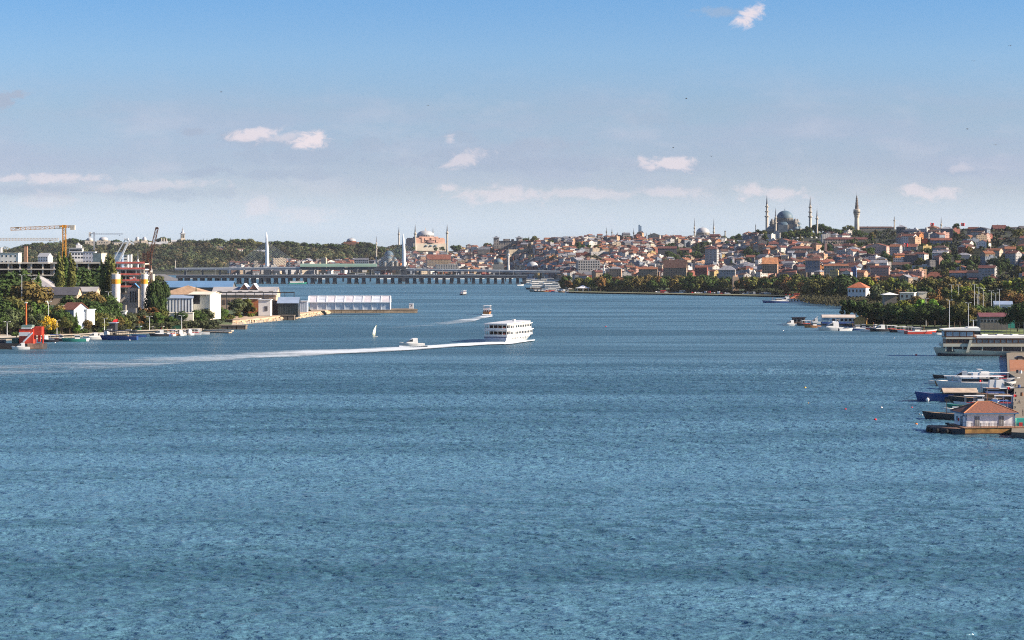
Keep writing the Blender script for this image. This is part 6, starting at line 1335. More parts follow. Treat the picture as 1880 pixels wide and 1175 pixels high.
    m = MB(); m.bar((X(567), -6.15, Z(555)), (X(718), -6.15, Z(555)), .5, WMET); m.bar((X(567), 0, Z(544)+.2), (X(718), 0, Z(544)+.2), .5, WMET); m.build('eaves_beam', e)
    m = MB(); m.add([(X(717.3), -5.6, 0), (X(717.3), 5.6, 0), (X(717.3), 5.9, Z(555)), (X(717.3), 0, Z(544)), (X(717.3), -5.9, Z(555))], [(0, 1, 2, 3, 4)], WMET); m.build('end_wall', e)
    # white house with tiled roof near the quay
    e, s, h = block('white_quay_house', 'white house with orange-red tiled roof among the left shore trees', 137, 567.5, 594, 32, 1120, mat('shaded_white_wall', (.42, .47, .54), .8, .1, .2, stain=.2), mat('dull_red_tile', (.26, .10, .06), .85, .25, .4), 'gable', 3.2, dep=10, rot=-34, cat='house', over=.7, win=(2, 1, 1.4, 2.6))  # white walls with their bluish shade put into the colour
    block('white_box_annex', 'grey and white box annex right of the white tiled house', 161, 569, 586, 14, 1125, WHITEP, SHEET, dep=7, rot=-24)
    block('quay_canopy', 'low dark canopy with pale roof behind the blue boat', 192, 593.5, 602, 44, 1110, HULLN, BGR, 'flat', base=1.5, dep=7, cat='canopy'); block('green_kiosk', 'dark green kiosk by the quay lamp', 252, 600, 611, 12, 1092, mat('kiosk_green', (.02, .10, .05), .7), BGR, base=1.5, dep=3.5, cat='kiosk'); block('white_kiosk', 'white kiosk with brown door on the pale quay', 278, 600.5, 611, 9, 1090, WHITEP, WHITEP, base=1.5, dep=3.5, cat='kiosk', door=(-.5, 1.2, 2.2))
    block('red_booth', 'small white booth with red lower panel on the pale quay', 296.5, 600, 610, 6, 1095, WHITEP, WHITEP, base=1.5, dep=2.5, cat='booth', door=(0, 1.6, 1.5, FLAGR)); block('green_fence_hoarding', 'long dark green hoarding behind the moored white boats', 316, 599, 611, 34, 1105, mat('kiosk_green', (.02, .10, .05), .7), mat('kiosk_green', (.02, .10, .05), .7), base=1.5, dep=.6, cat='fence', over=.05)
    block('red_awning_stall', 'stall with red awning behind the blue boat', 206, 592, 601, 16, 1118, HULLN, FLAGR, 'gable', 1.4, base=1.5, dep=4, cat='stall'); block('white_shop', 'tiny white shop with red sign among the shrubs', 224, 572, 584, 15, 1170, WHITEP, WHITEP, dep=5, cat='shop')
left_buildings()
def left_quay():
    QP = mat('quay_paving', (.50, .44, .36), .9, .15, .3, stain=.2); m = MB(); P_ = [W2(-150, 634.2), W2(0, 625.8), W2(150, 619.3), W2(240, 613.3), W2(370, 608.8), W2(370, 603), W2(240, 606.5), W2(150, 611), W2(0, 616), W2(-150, 623)]
    pp = [(p.x, p.y+.3) for p in P_]; m.poly(pp, 1.45, 1.53, QP); tag(m.build('quay'), kind='structure')
    def jetty(name, label, a, b, w, z, mt, piles=True, cat='jetty'):
        p, q = W2(*a), W2(*b); e = thing(name, label, cat, (p.x, p.y, 0)); v = q-p; L = v.length; an = math.atan2(v.y, v.x); e.rotation_euler = (0, 0, an)
        m = MB(); m.box(L/2, w/2, z-.6, L, w, .6, mt); m.build('deck', e)
        n = max(2, int(L/5))
        for i in range(n+1): m = MB(); m.box(min(L-.4, .4+i*(L-.4)/n), .45, -1.5, .5, .5, z+.8, DARKM if piles else mt); m.build('pile', e)
        if not piles: m = MB(); m.box(L/2, w/2, -1.5, L-.5, w-.4, z+.8, mt); m.build('wall', e)
        return e
    DK = mat('dark_concrete', (.14, .115, .09), .9, .35, .4, stain=.5)
    jetty('concrete_pier', 'dark concrete pier with pale block end below the rocky shore', (365, 605), (451, 605), 10, 2.4, DK, False); jetty('wooden_jetty', 'low floating wooden jetty right of the moored white boats', (372, 611), (420, 612), 3, .7, DECK); jetty('wooden_jetty', 'second low pale jetty just behind the floating wooden one', (378, 608.5), (425, 609.5), 2, .9, mat('pale_wood', (.5, .42, .33), .9))
    jetty('long_pier', 'long brown concrete pier under the glasshouse ending in open water', (600, 575.3), (767, 574.3), 24, 2.6, mat('pier_brown', (.20, .155, .11), .9, .35, .3, stain=.5), False, 'pier')
    jetty('mooring_block', 'square dark concrete mooring block on the rocky shore', (515, 588), (540, 588), 9, 3.2, DK, False, 'pier'); jetty('mooring_block', 'smaller dark concrete block near the left end of the rocky shore', (412, 595.5), (427, 596), 6, 3.0, DK, False, 'pier')
    s = 1600/FPX; e = thing('pier_kiosk', 'small white hut with one round window at the pier end', 'hut', P(755, D(573.6)+8, 2.6)); m = MB(); m.box(0, 0, 0, 7.5*s, 3, 8.5*s, WHITEP); m.build('wall', e); m = MB(); m.box(0, 0, 8.5*s, 8*s, 3.4, .25, WMET); m.build('roof', e); m = MB(); m.lathe(0, 0, [(.4, -.05), (.4, .05)], DARKG, 10); m.v = [(a, c, b) for a, b, c in m.v]; m.build('window', e, (.4, -1.55, 2.0))
    # rocks and rubble along the shore
    RK = mat('rubble', (.55, .38, .24), .95, .35, .5, bump=.4); m = MB(); rnd = random.Random(4)
    pts = [W2(427, 597.5), W2(470, 593), W2(514, 588.5), W2(542, 585.5), W2(575, 580.5), W2(600, 577), W2(608, 573.5)]
    for i in range(len(pts)-1):
        a, b = pts[i], pts[i+1]; n = int((b-a).length/1.1)
        for k in range(n):
            p = a.lerp(b, k/n); q = p+Vector((rnd.uniform(-.6, .6), rnd.uniform(-.3, 9.0), 0)); r = rnd.uniform(.5, 1.5)
            b_ = len(m.v); m.box(q.x, q.y, -.4+rnd.uniform(0, 1.5), r*1.5, r, r*.9, RK, rnd.uniform(0, 3), taper=.6)
    tag(m.build('shore_rubble'), 'sunlit tan rocks and rubble lining the spit', 'rocks', kind='stuff')
    m = MB(); SM = mat('bare_earth', (.42, .31, .21), .95, .3, .15); out = [W2(427, 597), W2(470, 592.6), W2(514, 588), W2(542, 585), W2(575, 580), W2(602, 576.6), W2(602, 573), W2(560, 576), W2(500, 580), W2(430, 588)]; m.poly([(p.x, p.y) for p in out], 1.5, 2.6, SM); tag(m.build('earth_bank'), kind='structure')
left_quay()
def lamp_post(px, pyb, pyt, d, label, arms=2, grp='lamp posts along the left quay', z=None, hd=.9):
    if px < 500: d = max(d, edge(px)+4)
    z0 = 1.5 if z is None else z; H = ZY(pyt, d)-z0; e = thing('lamp_post', label, 'lamp post', P(px, d, z0), 0, grp); m = MB(); m.cyl(0, 0, 0, H, .17, WMET, .1, 8); m.build('pole', e)
    for sg in ((-1, 1) if arms == 2 else (1,)): m = MB(); m.bar((0, 0, H-.1), (sg*hd, 0, H+.1), .1, WMET); m.box(sg*(hd+.35), 0, H, .9, .4, .22, WHITEP); m.build('lamp_head', e)
    return e
for i, (px, pt, d) in enumerate([(13, 591, 1085), (89, 554, 1110), (104.5, 588, 1092), (112, 561, 1125), (121.5, 546, 1180), (191.5, 584.5, 1098), (199, 536, 1200), (274.5, 581.5, 1090), (333.5, 579.5, 1085), (40, 505, 1140), (35, 557, 1120)]):
    lamp_post(px, 0, pt, d, '%s lamp post from the left along the left shore' % ordw([13, 35, 40, 89, 104.5, 112, 121.5, 191.5, 199, 274.5, 333.5].index(px)+1)+(', the tallest, a bare mast' if px == 40 else ', with white double head'), grp='lamp posts along the left shore')
def salvage_barge():
    d = D(641); s = d/FPX; e = thing('salvage_barge', 'rusty black barge carrying a red superstructure at the left edge', 'barge', P(25, d+4, 0)); X = lambda px: (px-25)*s; Z = lambda py: ZY(py, d)
    RD = mat('signal_red', (.55, .05, .02), .6, .2, .4, stain=.15); m = MB(); m.box((X(-60)+X(83))/2, 0, -.6, X(83)-X(-60), 9, 3.0, mat('barge_hull', (.035, .03, .03), .8, .3, .4, stain=.3)); m.build('hull', e)
    m = MB(); m.box((X(55)+X(83))/2, -4.6, .2, X(83)-X(55), .2, 2.4, mat('barge_rust', (.32, .20, .14), .9, .3, .5, stain=.4)); m.build('rusty_plate', e)
    m = MB(); m.box(X(51), 0, 2.4, 26*s, 6, Z(604)-2.4, RD); m.build('superstructure', e); m = MB(); m.box(X(48), -.5, Z(617), 20*s, 6, 7*s, HULLW); m.box(X(51.5), -.2, Z(604), 19*s, 6, 2.4*s, HULLW); m.build('white_band', e)
    m = MB(); m.box(X(51.5), 0, Z(601.6), 19*s, 5.4, 4.4*s, mat('bridge_windows', (.18, .26, .22), .3)); m.build('wheelhouse', e); m = MB(); m.bar((X(46), -3.4, Z(628)), (X(63), -3.4, Z(611)), .6, WMET); m.build('stair', e)
    m = MB(); m.box(X(71.5), 1, Z(628), 1, 1, 4, RD); m.box(X(71.5), 0, Z(616), 15*s, 5, 15.5*s, RD); m.box(X(79), 0, 2.4, .7, .7, Z(600)-2.4, RD); m.build('red_container', e)
    m = MB(); m.cyl(X(47), 1, Z(605), Z(557), 1.9*s, mat('mast_orange', (.45, .10, .02), .7), 1.5*s, 10); m.box(X(47), 1, Z(562), 16*s, .3, .9*s, RUST); m.box(X(47), 1, Z(557), 4*s, 1.2, 1.6*s, WMET); m.build('mast', e)
    m = MB(); m.box(X(30), 0, 2.4, 12*s, 5, 9*s, mat('winch_green', (.02, .07, .05), .8)); m.box(X(5), 0, 2.4, 9*s, 4, 7*s, HULLN); m.bar((X(30), 0, Z(620)), (X(36), 0, Z(603)), .3, RUST); m.build('winch', e)
salvage_barge()
mini(39, 641.5, 7.6, 180, 'white', 'cabin', 'small white motorboat in front of the rusty black barge')
def left_boats():
    g = 'boats moored along the left quay'
    L = [(84, 627.5, 8, 100, 'white', 'cabin', 'pale boat moored just right of the rusty barge'), (92, 628, 7.5, 175, 'dark', 'open', 'dark open boat second right of the rusty barge'), (99, 626, 8, 170, 'white', 'canopy', 'white canopied boat third right of the rusty barge'), (108, 626, 9, 165, 'dark', 'fish', 'dark fishing boat left of the teal-hulled boat'),
         (137, 627, 11, 178, 'green', 'fish', 'teal-hulled fishing boat with white cabin'), (150, 626.5, 7, 10, 'white', 'open', 'white tender at the right end of the teal-hulled boat'), (172, 623, 9.5, 185, 'white', 'cabin', 'white cabin boat with dark windows left of the blue canopied boat'), (183, 622.5, 8.5, 170, 'white', 'cabin', 'second white cabin boat left of the blue canopied boat'), (193, 621, 9, 150, 'white', 'cruiser', 'white cruiser almost touching the blue canopied boat'),
         (293, 617.5, 9.5, 180, 'dark', 'cabin', 'dark-hulled white-topped boat leading the row right of the red booth'), (308, 617, 7, 100, 'blue', 'fish', 'blue-striped boat second in the row right of the red booth'), (315, 616.5, 7, 110, 'white', 'canopy', 'white boat third in the row right of the red booth'), (323, 616, 6.5, 95, 'wood', 'fish', 'orange-brown fishing boat in the row below the quay lamp'),
         (331, 616, 7.5, 100, 'white', 'cabin', 'white boat directly below the quay lamp'), (339, 615.5, 7, 85, 'white', 'fish', 'white fishing boat just right of the quay lamp'), (347, 615, 8, 110, 'white', 'cabin', 'white boat second right of the quay lamp'), (355, 615, 8, 170, 'white', 'canopy', 'white boat with pale canopy near the wooden jetty'), (363, 614, 7, 175, 'dark', 'cabin', 'dark-hulled boat near the wooden jetty'), (371, 614, 8, 175, 'white', 'open', 'white open boat touching the wooden jetty'), (256, 619, 7, 180, 'blue', 'open', 'small blue and red boat at the stern of the blue canopied boat')]
    for px, py, l, rot, hc, kd, lab in L: mini(px, py, l, rot, hc, kd, lab, group=g, can=random.choice(['white', 'blue']))
    d = D(624); e = thing('canopied_restaurant_boat', 'long deep blue boat under a dark flat canopy at the left quay', 'boat', P(220, d, 0), R(178)); Lb = 17.5
    hull(Lb, 5, 1.9, HULLB, rise=.25, full=.7).build('hull', e, smooth=35); m = MB(); m.box(0, 0, 4.3, Lb*.92, 4.8, .4, HULLN); m.build('canopy', e); m = MB()
    for i in range(8):
        for sg in (-1, 1): q = MB(); q.box(-Lb*.42+i*Lb*.12, sg*2.1, 1.9, .14, .14, 2.5, HULLN); q.build('post', e); m = MB(); m.box(1, 0, 1.8, Lb*.6, 3, .8, CANT); m.build('bench', e); m = MB(); m.box(Lb*.28, 0, 4.7, 1.8, 1.6, .8, HULLW); m.box(-Lb*.25, 0, 4.7, 2.8, 1.6, .6, HULLW); m.build('roof_box', e)
left_boats()
def left_trees():
    # (px, top row, distance, height, kind, colour)
    L = [(110, 462, 1250, 30, 'poplar', 'olive', .75), (120, 461, 1265, 31, 'poplar', 'mid green', .7), (131, 464, 1255, 29, 'poplar', 'olive', .8), (71, 500, 1210, 20, 'poplar', 'mid green', .85), (66, 506, 1215, 17, 'poplar', 'mid green', .8), (188, 477, 1270, 26, 'poplar', 'dark green', .65), (202, 467, 1275, 29, 'poplar', 'olive', .85), (196, 470, 1280, 28, 'poplar', 'dark green', .8), (208, 472, 1268, 27, 'poplar', 'olive', .7)]
    for px, yt, d, h, k, c, w in L: z = ZY(yt, d)-h*.99; tree(px, d, h, k, c, z=z, w=w, fine=True, row='left')
    B = [(-8, 505, 1150, 'round', 'dark green'), (8, 497, 1160, 'round', 'deep green'), (20, 500, 1165, 'broad', 'deep green'), (32, 492, 1175, 'round', 'dark green'), (50, 512, 1150, 'round', 'brownish'), (5, 545, 1110, 'broad', 'dark green'), (22, 540, 1115, 'round', 'olive'), (38, 548, 1120, 'broad', 'grey green'), (60, 550, 1118, 'round', 'mid green'), (76, 555, 1120, 'round', 'mid green'), (66, 572, 1098, 'broad', 'grey green'), (20, 565, 1098, 'round', 'grey green'), (0, 570, 1095, 'broad', 'dark green'),
         (84, 577, 1090, 'broad', 'bright yellow'), (98, 556, 1122, 'broad', 'brownish'), (110, 566, 1105, 'round', 'dark green'), (114, 578, 1090, 'broad', 'olive'), (128, 575, 1092, 'round', 'dark green'), (140, 572, 1090, 'cypress', 'mid green'), (142, 593, 1084, 'round', 'fresh green'), (150, 488, 1330, 'round', 'deep green'), (164, 490, 1325, 'broad', 'deep green'), (176, 487, 1320, 'round', 'deep green'), (142, 486, 1315, 'broad', 'deep green'), (158, 505, 1300, 'broad', 'dark green'), (178, 512, 1290, 'round', 'dark green'),
         (140, 538, 1180, 'broad', 'dark green'), (154, 543, 1175, 'broad', 'deep green'), (170, 532, 1185, 'round', 'brownish'), (184, 536, 1190, 'broad', 'dark green'), (196, 553, 1165, 'round', 'deep green'), (206, 548, 1160, 'round', 'deep green'), (172, 548, 1150, 'broad', 'deep green'), (186, 558, 1140, 'broad', 'dark green'), (160, 584, 1095, 'round', 'brownish'), (176, 570, 1105, 'broad', 'olive'), (188, 572, 1105, 'broad', 'olive'), (200, 573, 1108, 'round', 'grey green'), (214, 578, 1106, 'broad', 'brownish'), (228, 580, 1105, 'broad', 'olive'),
         (240, 572, 1115, 'round', 'grey green'), (252, 574, 1118, 'spray', 'rusty'), (262, 566, 1125, 'broad', 'grey green'), (276, 560, 1135, 'spray', 'rusty'), (286, 570, 1120, 'broad', 'mid green'), (296, 566, 1125, 'round', 'olive'), (312, 578, 1108, 'broad', 'dark green'), (322, 571, 1112, 'cypress', 'deep green'), (334, 569, 1110, 'round', 'deep green'), (345, 583, 1120, 'round', 'olive'), (362, 566, 1115, 'broad', 'dark green'), (374, 564, 1120, 'broad', 'grey green'), (384, 575, 1115, 'broad', 'olive'),
         (288, 510, 1195, 'round', 'deep green'), (300, 512, 1200, 'round', 'deep green'), (279, 515, 1198, 'round', 'deep green'), (294, 530, 1185, 'broad', 'deep green'), (282, 538, 1180, 'round', 'deep green'), (404, 562, 1290, 'broad', 'mid green'), (412, 566, 1295, 'round', 'fresh green'), (398, 570, 1270, 'broad', 'dark green'), (360, 523, 1235, 'cypress', 'mid green'), (436, 546, 1340, 'broad', 'grey green'), (447, 545, 1345, 'broad', 'olive'), (456, 550, 1340, 'round', 'grey green'), (474, 549, 1350, 'round', 'dark green'), (436, 570, 1320, 'broad', 'olive'), (452, 572, 1330, 'broad', 'olive'), (420, 575, 1300, 'round', 'olive'),
         (586, 563, 1540, 'round', 'olive'), (574, 564, 1530, 'shrub', 'olive')]
    for px, yt, d, k, c in B:
        d = max(d, edge(px)+9+(d-1085)*.3); gz = 1.5; h = ZY(yt, d)-gz
        w = 1.0
        if h > 17: w = 1.15
        if h > 14 and k == 'cypress': w = .6
        if px in (288, 300, 279, 294, 282): w = .42 if px < 300 else .4
        if px == 360: h = 9; gz = ZY(523, d)-9
        tree(px, d, h, k, c, z=gz, w=w, fine=True, row='left')
    rnd = random.Random(8)
    for i in range(16):
        px = rnd.uniform(400, 590); d = 1300+(px-400)*1.25+rnd.uniform(-6, 10); tree(px, d, rnd.uniform(2.5, 4.5), 'shrub', rnd.choice(['olive', 'yellow green', 'mid green']), z=2.0, w=1.1, row='left')
    for i in range(14):
        px = rnd.uniform(-6, 360); d = edge(px)+rnd.uniform(9, 18); tree(px, d, rnd.uniform(3, 5), 'shrub', rnd.choice(['olive', 'dark green', 'mid green']), z=1.2, w=1.4, row='left')
    for i in range(26):
        px = rnd.uniform(-10, 560); d = 2450+rnd.uniform(-100, 250) if px < 300 else 0
        if d: tree(px, d, rnd.uniform(10, 15), 'broad', rnd.choice(['dark green', 'deep green', 'olive']), z=1.5, row='leftback')
left_trees()
# ---------------- right bank ----------------
REDGE = [(1030, 2290), (1045, 2295), (1200, 2208), (1320, 2140), (1440, 2089), (1482, 1960), (1490, 1827), (1540, 1808), (1575, 1677), (1600, 1500), (1880, 1118)]
def redge(px): return lerp_tab(REDGE, px)
def park_row():
    rnd = random.Random(12)
    # front park trees on the far right shore
    px = 1035
    while px < 1560:
        d = redge(px)+62+rnd.uniform(-8, 22); yt = 508+rnd.uniform(-4, 6)+(6 if px < 1060 else 0)+(2 if px > 1400 else 0); h = ZY(yt, d)-1.5
        c = rnd.choice(['dark green', 'olive', 'brownish', 'olive', 'dark green', 'deep green', 'rusty'])
        if 1341 < px < 1359: px += 6; continue
        if 1078 < px < 1090: c = 'yellow green'
        tree(px, d, h, rnd.choice(['round', 'broad', 'broad']), c, z=1.3, w=rnd.uniform(.85, 1.1), row='front'); px += rnd.uniform(7, 12)
    px = 1040
    while px < 1560:
        d = redge(px)+150+rnd.uniform(-15, 15); yt = 504+rnd.uniform(-5, 5); h = ZY(yt, d)-1.5
        tree(px, d, h, rnd.choice(['round', 'broad']), rnd.choice(['dark green', 'olive', 'brownish', 'deep green', 'rusty']), z=1.3, row='front2'); px += rnd.uniform(15, 22)
    rnd = random.Random(21)
    for px in list(range(1552, 1900, 13)):
        yt = {0: 506}.get(0)+rnd.uniform(-2, 14); d = 1900-(px-1552)*.5+rnd.uniform(-30, 60); tree(px+rnd.uniform(-3, 3), d, ZY(yt, d)-1.5, rnd.choice(['round', 'broad', 'broad']), rnd.choice(['olive', 'brownish', 'olive', 'dark green', 'rusty', 'yellow green']), z=1.3, row='rightfar')
    for px in list(range(1548, 1900, 15)):
        yt = 524+rnd.uniform(-4, 14)
        if px < 1605: continue
        d = 1700-(px-1548)*.5+rnd.uniform(-30, 40); tree(px+rnd.uniform(-3, 3), d, ZY(yt, d)-1.5, rnd.choice(['round', 'broad', 'spray']), rnd.choice(['olive', 'brownish', 'grey green', 'dark green', 'rusty', 'olive']), z=1.3, row='rightfar')
    # dark grove on the near right bank
    N = [(1558, 546, 1305, 'spray', 'deep green'), (1570, 545, 1300, 'spray', 'deep green'), (1582, 556, 1290, 'spray', 'deep green'), (1590, 554, 1260, 'round', 'deep green'), (1606, 553, 1262, 'broad', 'deep green'), (1622, 552, 1258, 'broad', 'deep green'), (1636, 558, 1240, 'broad', 'deep green'), (1650, 560, 1235, 'broad', 'deep green'), (1664, 556, 1235, 'broad', 'deep green'), (1676, 562, 1230, 'round', 'dark green'),
         (1690, 560, 1228, 'broad', 'dark green'), (1703, 553, 1235, 'broad', 'dark green'), (1716, 556, 1230, 'broad', 'deep green'), (1728, 560, 1220, 'broad', 'dark green'), (1740, 563, 1215, 'round', 'deep green'), (1752, 556, 1212, 'broad', 'brownish'), (1762, 555, 1205, 'round', 'olive'), (1774, 557, 1200, 'broad', 'olive'), (1784, 562, 1198, 'round', 'brownish'), (1794, 556, 1230, 'broad', 'dark green'), (1806, 560, 1235, 'broad', 'dark green'), (1818, 562, 1240, 'round', 'deep green'), (1828, 558, 1250, 'broad', 'dark green'),
         (1868, 553, 1150, 'broad', 'deep green'), (1882, 550, 1145, 'round', 'deep green'), (1895, 552, 1140, 'broad', 'deep green'), (1700, 545, 1300, 'broad', 'fresh green'), (1660, 548, 1330, 'broad', 'yellow green'), (1684, 540, 1350, 'broad', 'brownish'), (1715, 538, 1360, 'broad', 'rusty'), (1735, 545, 1330, 'round', 'brownish'), (1770, 522, 1500, 'broad', 'yellow green'), (1782, 530, 1480, 'broad', 'brownish'), (1766, 535, 1460, 'spray', 'olive'), (1846, 528, 1450, 'broad', 'brownish'), (1860, 535, 1440, 'broad', 'rusty'), (1832, 532, 1460, 'spray', 'olive')]
    for px, yt, d, k, c in N: tree(px, d, ZY(yt, d)-1.4, k, c, z=1.3, w=1.05 if k != 'spray' else .95, fine=True, row='right')
park_row()
def hedge(name, label, pts, w, h, tone, n, seed, z=1.3):
    rnd = random.Random(seed); m = MB(); k = m.mat(LEAF)
    for _ in range(n):
        i = rnd.randrange(len(pts)-1); a = pts[i].lerp(pts[i+1], rnd.random()); q = a+Vector((rnd.uniform(-w, w), rnd.uniform(-w, w), z+h*rnd.random()**.8*(0.75+.35*math.sin(a.x*.13)*math.sin(a.x*.031)))); t1 = Vector((rnd.uniform(-1, 1), rnd.uniform(-1, 1), rnd.uniform(-1, 1))).normalized()*rnd.uniform(.3, .8); t2 = t1.orthogonal().normalized()*rnd.uniform(.3, .7); b = len(m.v)
        m.v += [tuple(q-t1-t2), tuple(q+t1-t2), tuple(q+t1+t2), tuple(q-t1+t2)]; m.f.append((b, b+1, b+2, b+3)); m.mi.append(k); m.uv.append(None); u = rnd.uniform(.6, 1.4); m.col.append(tuple(c*u for c in tone))
    tag(m.build(name), label, 'hedge', kind='stuff')
hedge('hedge', 'dark undergrowth added as shade behind the park trees of the far right shore', [P(1058, 2370), P(1200, 2285), P(1340, 2210), P(1345, 2208), P(1480, 2090), P(1560, 1900)], 5, 5.5, (.028, .036, .016), 16000, 1)  # leaf cards added in place of the dark shade beneath the trees
hedge('hedge', 'dark undergrowth added as shade under the near grove on the right bank', [P(1590, 1285), P(1640, 1268), P(1700, 1262), P(1800, 1250), P(1900, 1200)], 4, 5.5, (.022, .032, .014), 14000, 2)  # added strip; its dark leaves stand for shade below the crowns
hedge('undergrowth', 'mixed undergrowth between the shore lawn and the right slope', [P(1575, 1830), P(1620, 1740), P(1700, 1640), P(1800, 1560), P(1900, 1500)], 50, 7, (.034, .034, .016), 26000, 3)
hedge('undergrowth', 'dark bushes at the foot of the right slope', [P(1560, 2060), P(1700, 1960), P(1880, 1840)], 50, 7, (.034, .034, .016), 22000, 4)
hedge('undergrowth', 'dark bushes between the left shore trees', [P(-15, 1120), P(60, 1115), P(120, 1125), P(250, 1178), P(300, 1192), P(380, 1206)], 8, 4.5, (.03, .036, .016), 16000, 5)
def scrub():
    rnd = random.Random(6); m = MB(); k = m.mat(LEAF)
    for _ in range(2600):
        px = rnd.uniform(985, 1900); t = rnd.uniform(.0, .97)
        if rnd.random() < .1: px = rnd.uniform(1550, 1900)
        d = hill_d(px, t); z = hill_z(px, t); tn = rnd.uniform(.6, 1.5); tone = rnd.choice([(.028, .036, .014), (.038, .044, .018), (.05, .046, .02), (.022, .03, .013)]); r = rnd.uniform(2.5, 6); hh = rnd.uniform(1.5, 5)
        for i in range(14):
            a = rnd.uniform(0, 6.28); u = rnd.uniform(0, 1); q = P(px, d, z)+Vector((r*math.cos(a)*math.sqrt(1-u*u), r*math.sin(a)*math.sqrt(1-u*u), hh*u)); n1 = Vector((math.cos(a)+rnd.uniform(-.4, .4), math.sin(a)+rnd.uniform(-.4, .4), u+.2)).normalized(); t1 = n1.orthogonal().normalized()*rnd.uniform(.7, 1.4); t2 = n1.cross(t1)*.9; b = len(m.v)
            m.v += [tuple(q-t1-t2), tuple(q+t1-t2), tuple(q+t1+t2), tuple(q-t1+t2)]; m.f.append((b, b+1, b+2, b+3)); m.mi.append(k); m.uv.append(None); m.col.append(tuple(c*tn for c in tone))
    tag(m.build('undergrowth'), 'green bushes filling the gaps between the hillside houses', 'bushes', kind='stuff')
scrub()
def right_buildings():
    ORT = mat('orange_tile', (.42, .13, .06), .85, .25, .4); TW = mat('tan_stone', (.50, .36, .24), .9, .2, .2, stain=.3)
    block('white_mansion', 'white two-storey house with orange-red hipped roof among the river trees', 1577, 528, 552, 34, 1780, WHITEP, ORT, 'hip', 4.5, dep=14, rot=-24, win=(5, 2, 1.5, 2.4), cat='mansion')
    e, s, h = block('pier_station', 'small white ferry station with orange hipped roof on a jetty', 1464, 548, 555, 26, 1870, WHITEP, ORT, 'hip', 2.6, dep=9, rot=-6, win=(5, 1, 1.2, 1.8), cat='ferry station', over=.9)
    m = MB(); m.box(-2, 0, -3.6, 56*s, 14, 3.4, mat('dark_concrete', (.14, .115, .09))); m.build('platform', e)
    e, s, h = block('ruined_tower', 'tan ruined stone tower standing among the park trees', 1350, 509, 535, 11, 2200, TW, TW, 'flat', dep=7, cat='tower', over=0); m = MB(); m.box(-1.6, 0, h, 2, 3, 1.6, TW); m.box(2, 0, h, 1.4, 3, .8, TW); m.build('broken_parapet', e)
    for x, z in ((-1.4, 3), (1.4, 3), (0, 9)): m = MB(); m.box(0, 0, 0, .9, .2, 1.9, CONS); m.build('window', e, (x, -3.6, z))
    s = 2320/FPX; e = thing('event_tent', 'large white peaked tent at the tip of the park shore', 'tent', P(1070, 2320, 1.3)); m = MB(); m.lathe(0, 0, [(15*s, 6*s), (8*s, 8*s), (2*s, 10.8*s), (.2, 11.5*s)], CANW, 8, sx=1, sy=.7); m.build('tent_roof', e)
    for i in range(8): a = i*math.pi/4; m = MB(); m.cyl(14*s*math.cos(a), 9.8*s*math.sin(a), -.2, 6*s, .2, WMET, n=5); m.build('pole', e)
    block('round_pavilion', 'pale low canopy pavilion with posts behind the near grove', 1633, 541, 552, 22, 1500, mat('pav_shade', (.16, .14, .12), .8), CANW, 'hip', 1.6, dep=9, cat='pavilion', over=1.4); block('sunlit_villa', 'low cream villa with flat roof right of the pale canopy pavilion', 1667, 538, 550, 26, 1520, mat('cream_wall', (.66, .60, .48)), WHITEP, 'flat', dep=9, rot=-20, win=(3, 1, 1.6, 2), cat='villa'); block('small_cream_hut', 'small cream hut half hidden by brown trees', 1693, 537, 547, 14, 1530, mat('cream_wall', (.66, .60, .48)), WHITEP, 'flat', dep=6, cat='hut')
    block('white_club_house', 'white clubhouse with blue-grey roof behind the sports pitch', 1841, 559, 573, 32, 1420, WHITEP, mat('bluegrey_roof', (.24, .31, .42)), 'gable', 2, dep=10, rot=-8, win=(3, 1, 1.8, 2.2), cat='clubhouse')
    block('stand_shelter', 'long low stand with dark maroon roof beside the green pitch', 1822, 581, 597, 52, 1180, mat('stand_wall', (.16, .15, .13), .9), mat('maroon_roof', (.14, .05, .06), .8), 'gable', 1.8, dep=8, cat='grandstand', win=(8, 1, 1.6, 1.6)); block('teal_hoarding', 'teal hoarding right of the maroon-roofed stand', 1856, 578, 592, 14, 1185, mat('teal', (.02, .22, .18), .7), mat('teal', (.02, .22, .18), .7), dep=.6, cat='fence', over=.05)
    m = MB(); pp = [P(1800, 1120, 0), P(2000, 1120, 0), P(2000, 1172, 0), P(1800, 1172, 0)]; m.poly([(p.x, p.y) for p in pp], 1.3, 1.36, mat('pitch_grass', (.13, .17, .045), .95, .15, .1)); tag(m.build('pitch_grass'), kind='structure')
    d = 1112; s = d/FPX; e = thing('pitch_fence', 'tall dark mesh fence in front of the green pitch', 'fence', P(1800, d, 1.3)); 
    for i in range(14): m = MB(); m.cyl(i*2.2, 0, 0, 6.0, .09, DARKM, n=5); m.build('post', e)
    m = MB()
    for z in (.1, 1.5, 3.0, 4.5, 6.0): m.bar((0, 0, z), (28.6, 0, z), .06, DARKM)
    m.build('rail', e)
    for i, (px, yt, d) in enumerate([(1743, 551, 1090), (1778, 556, 1150), (1787.5, 588, 1000), (1789, 522, 1350), (1794, 540, 1320), (1747, 523, 1500), (1760, 523, 1480), (1797, 528, 1400), (1805, 530, 1390), (1820, 534, 1380), (1835, 531, 1370), (1700, 548, 1240), (1828, 538, 1310)]):
        o = sorted([1743, 1778, 1787.5, 1789, 1794, 1747, 1760, 1797, 1805, 1820, 1835, 1700, 1828]).index(px)+1
        lamp_post(px, 0, yt, d, '%s lamp post from the left on the right bank' % ordw(o), grp='lamp posts on the right bank', z=1.3)
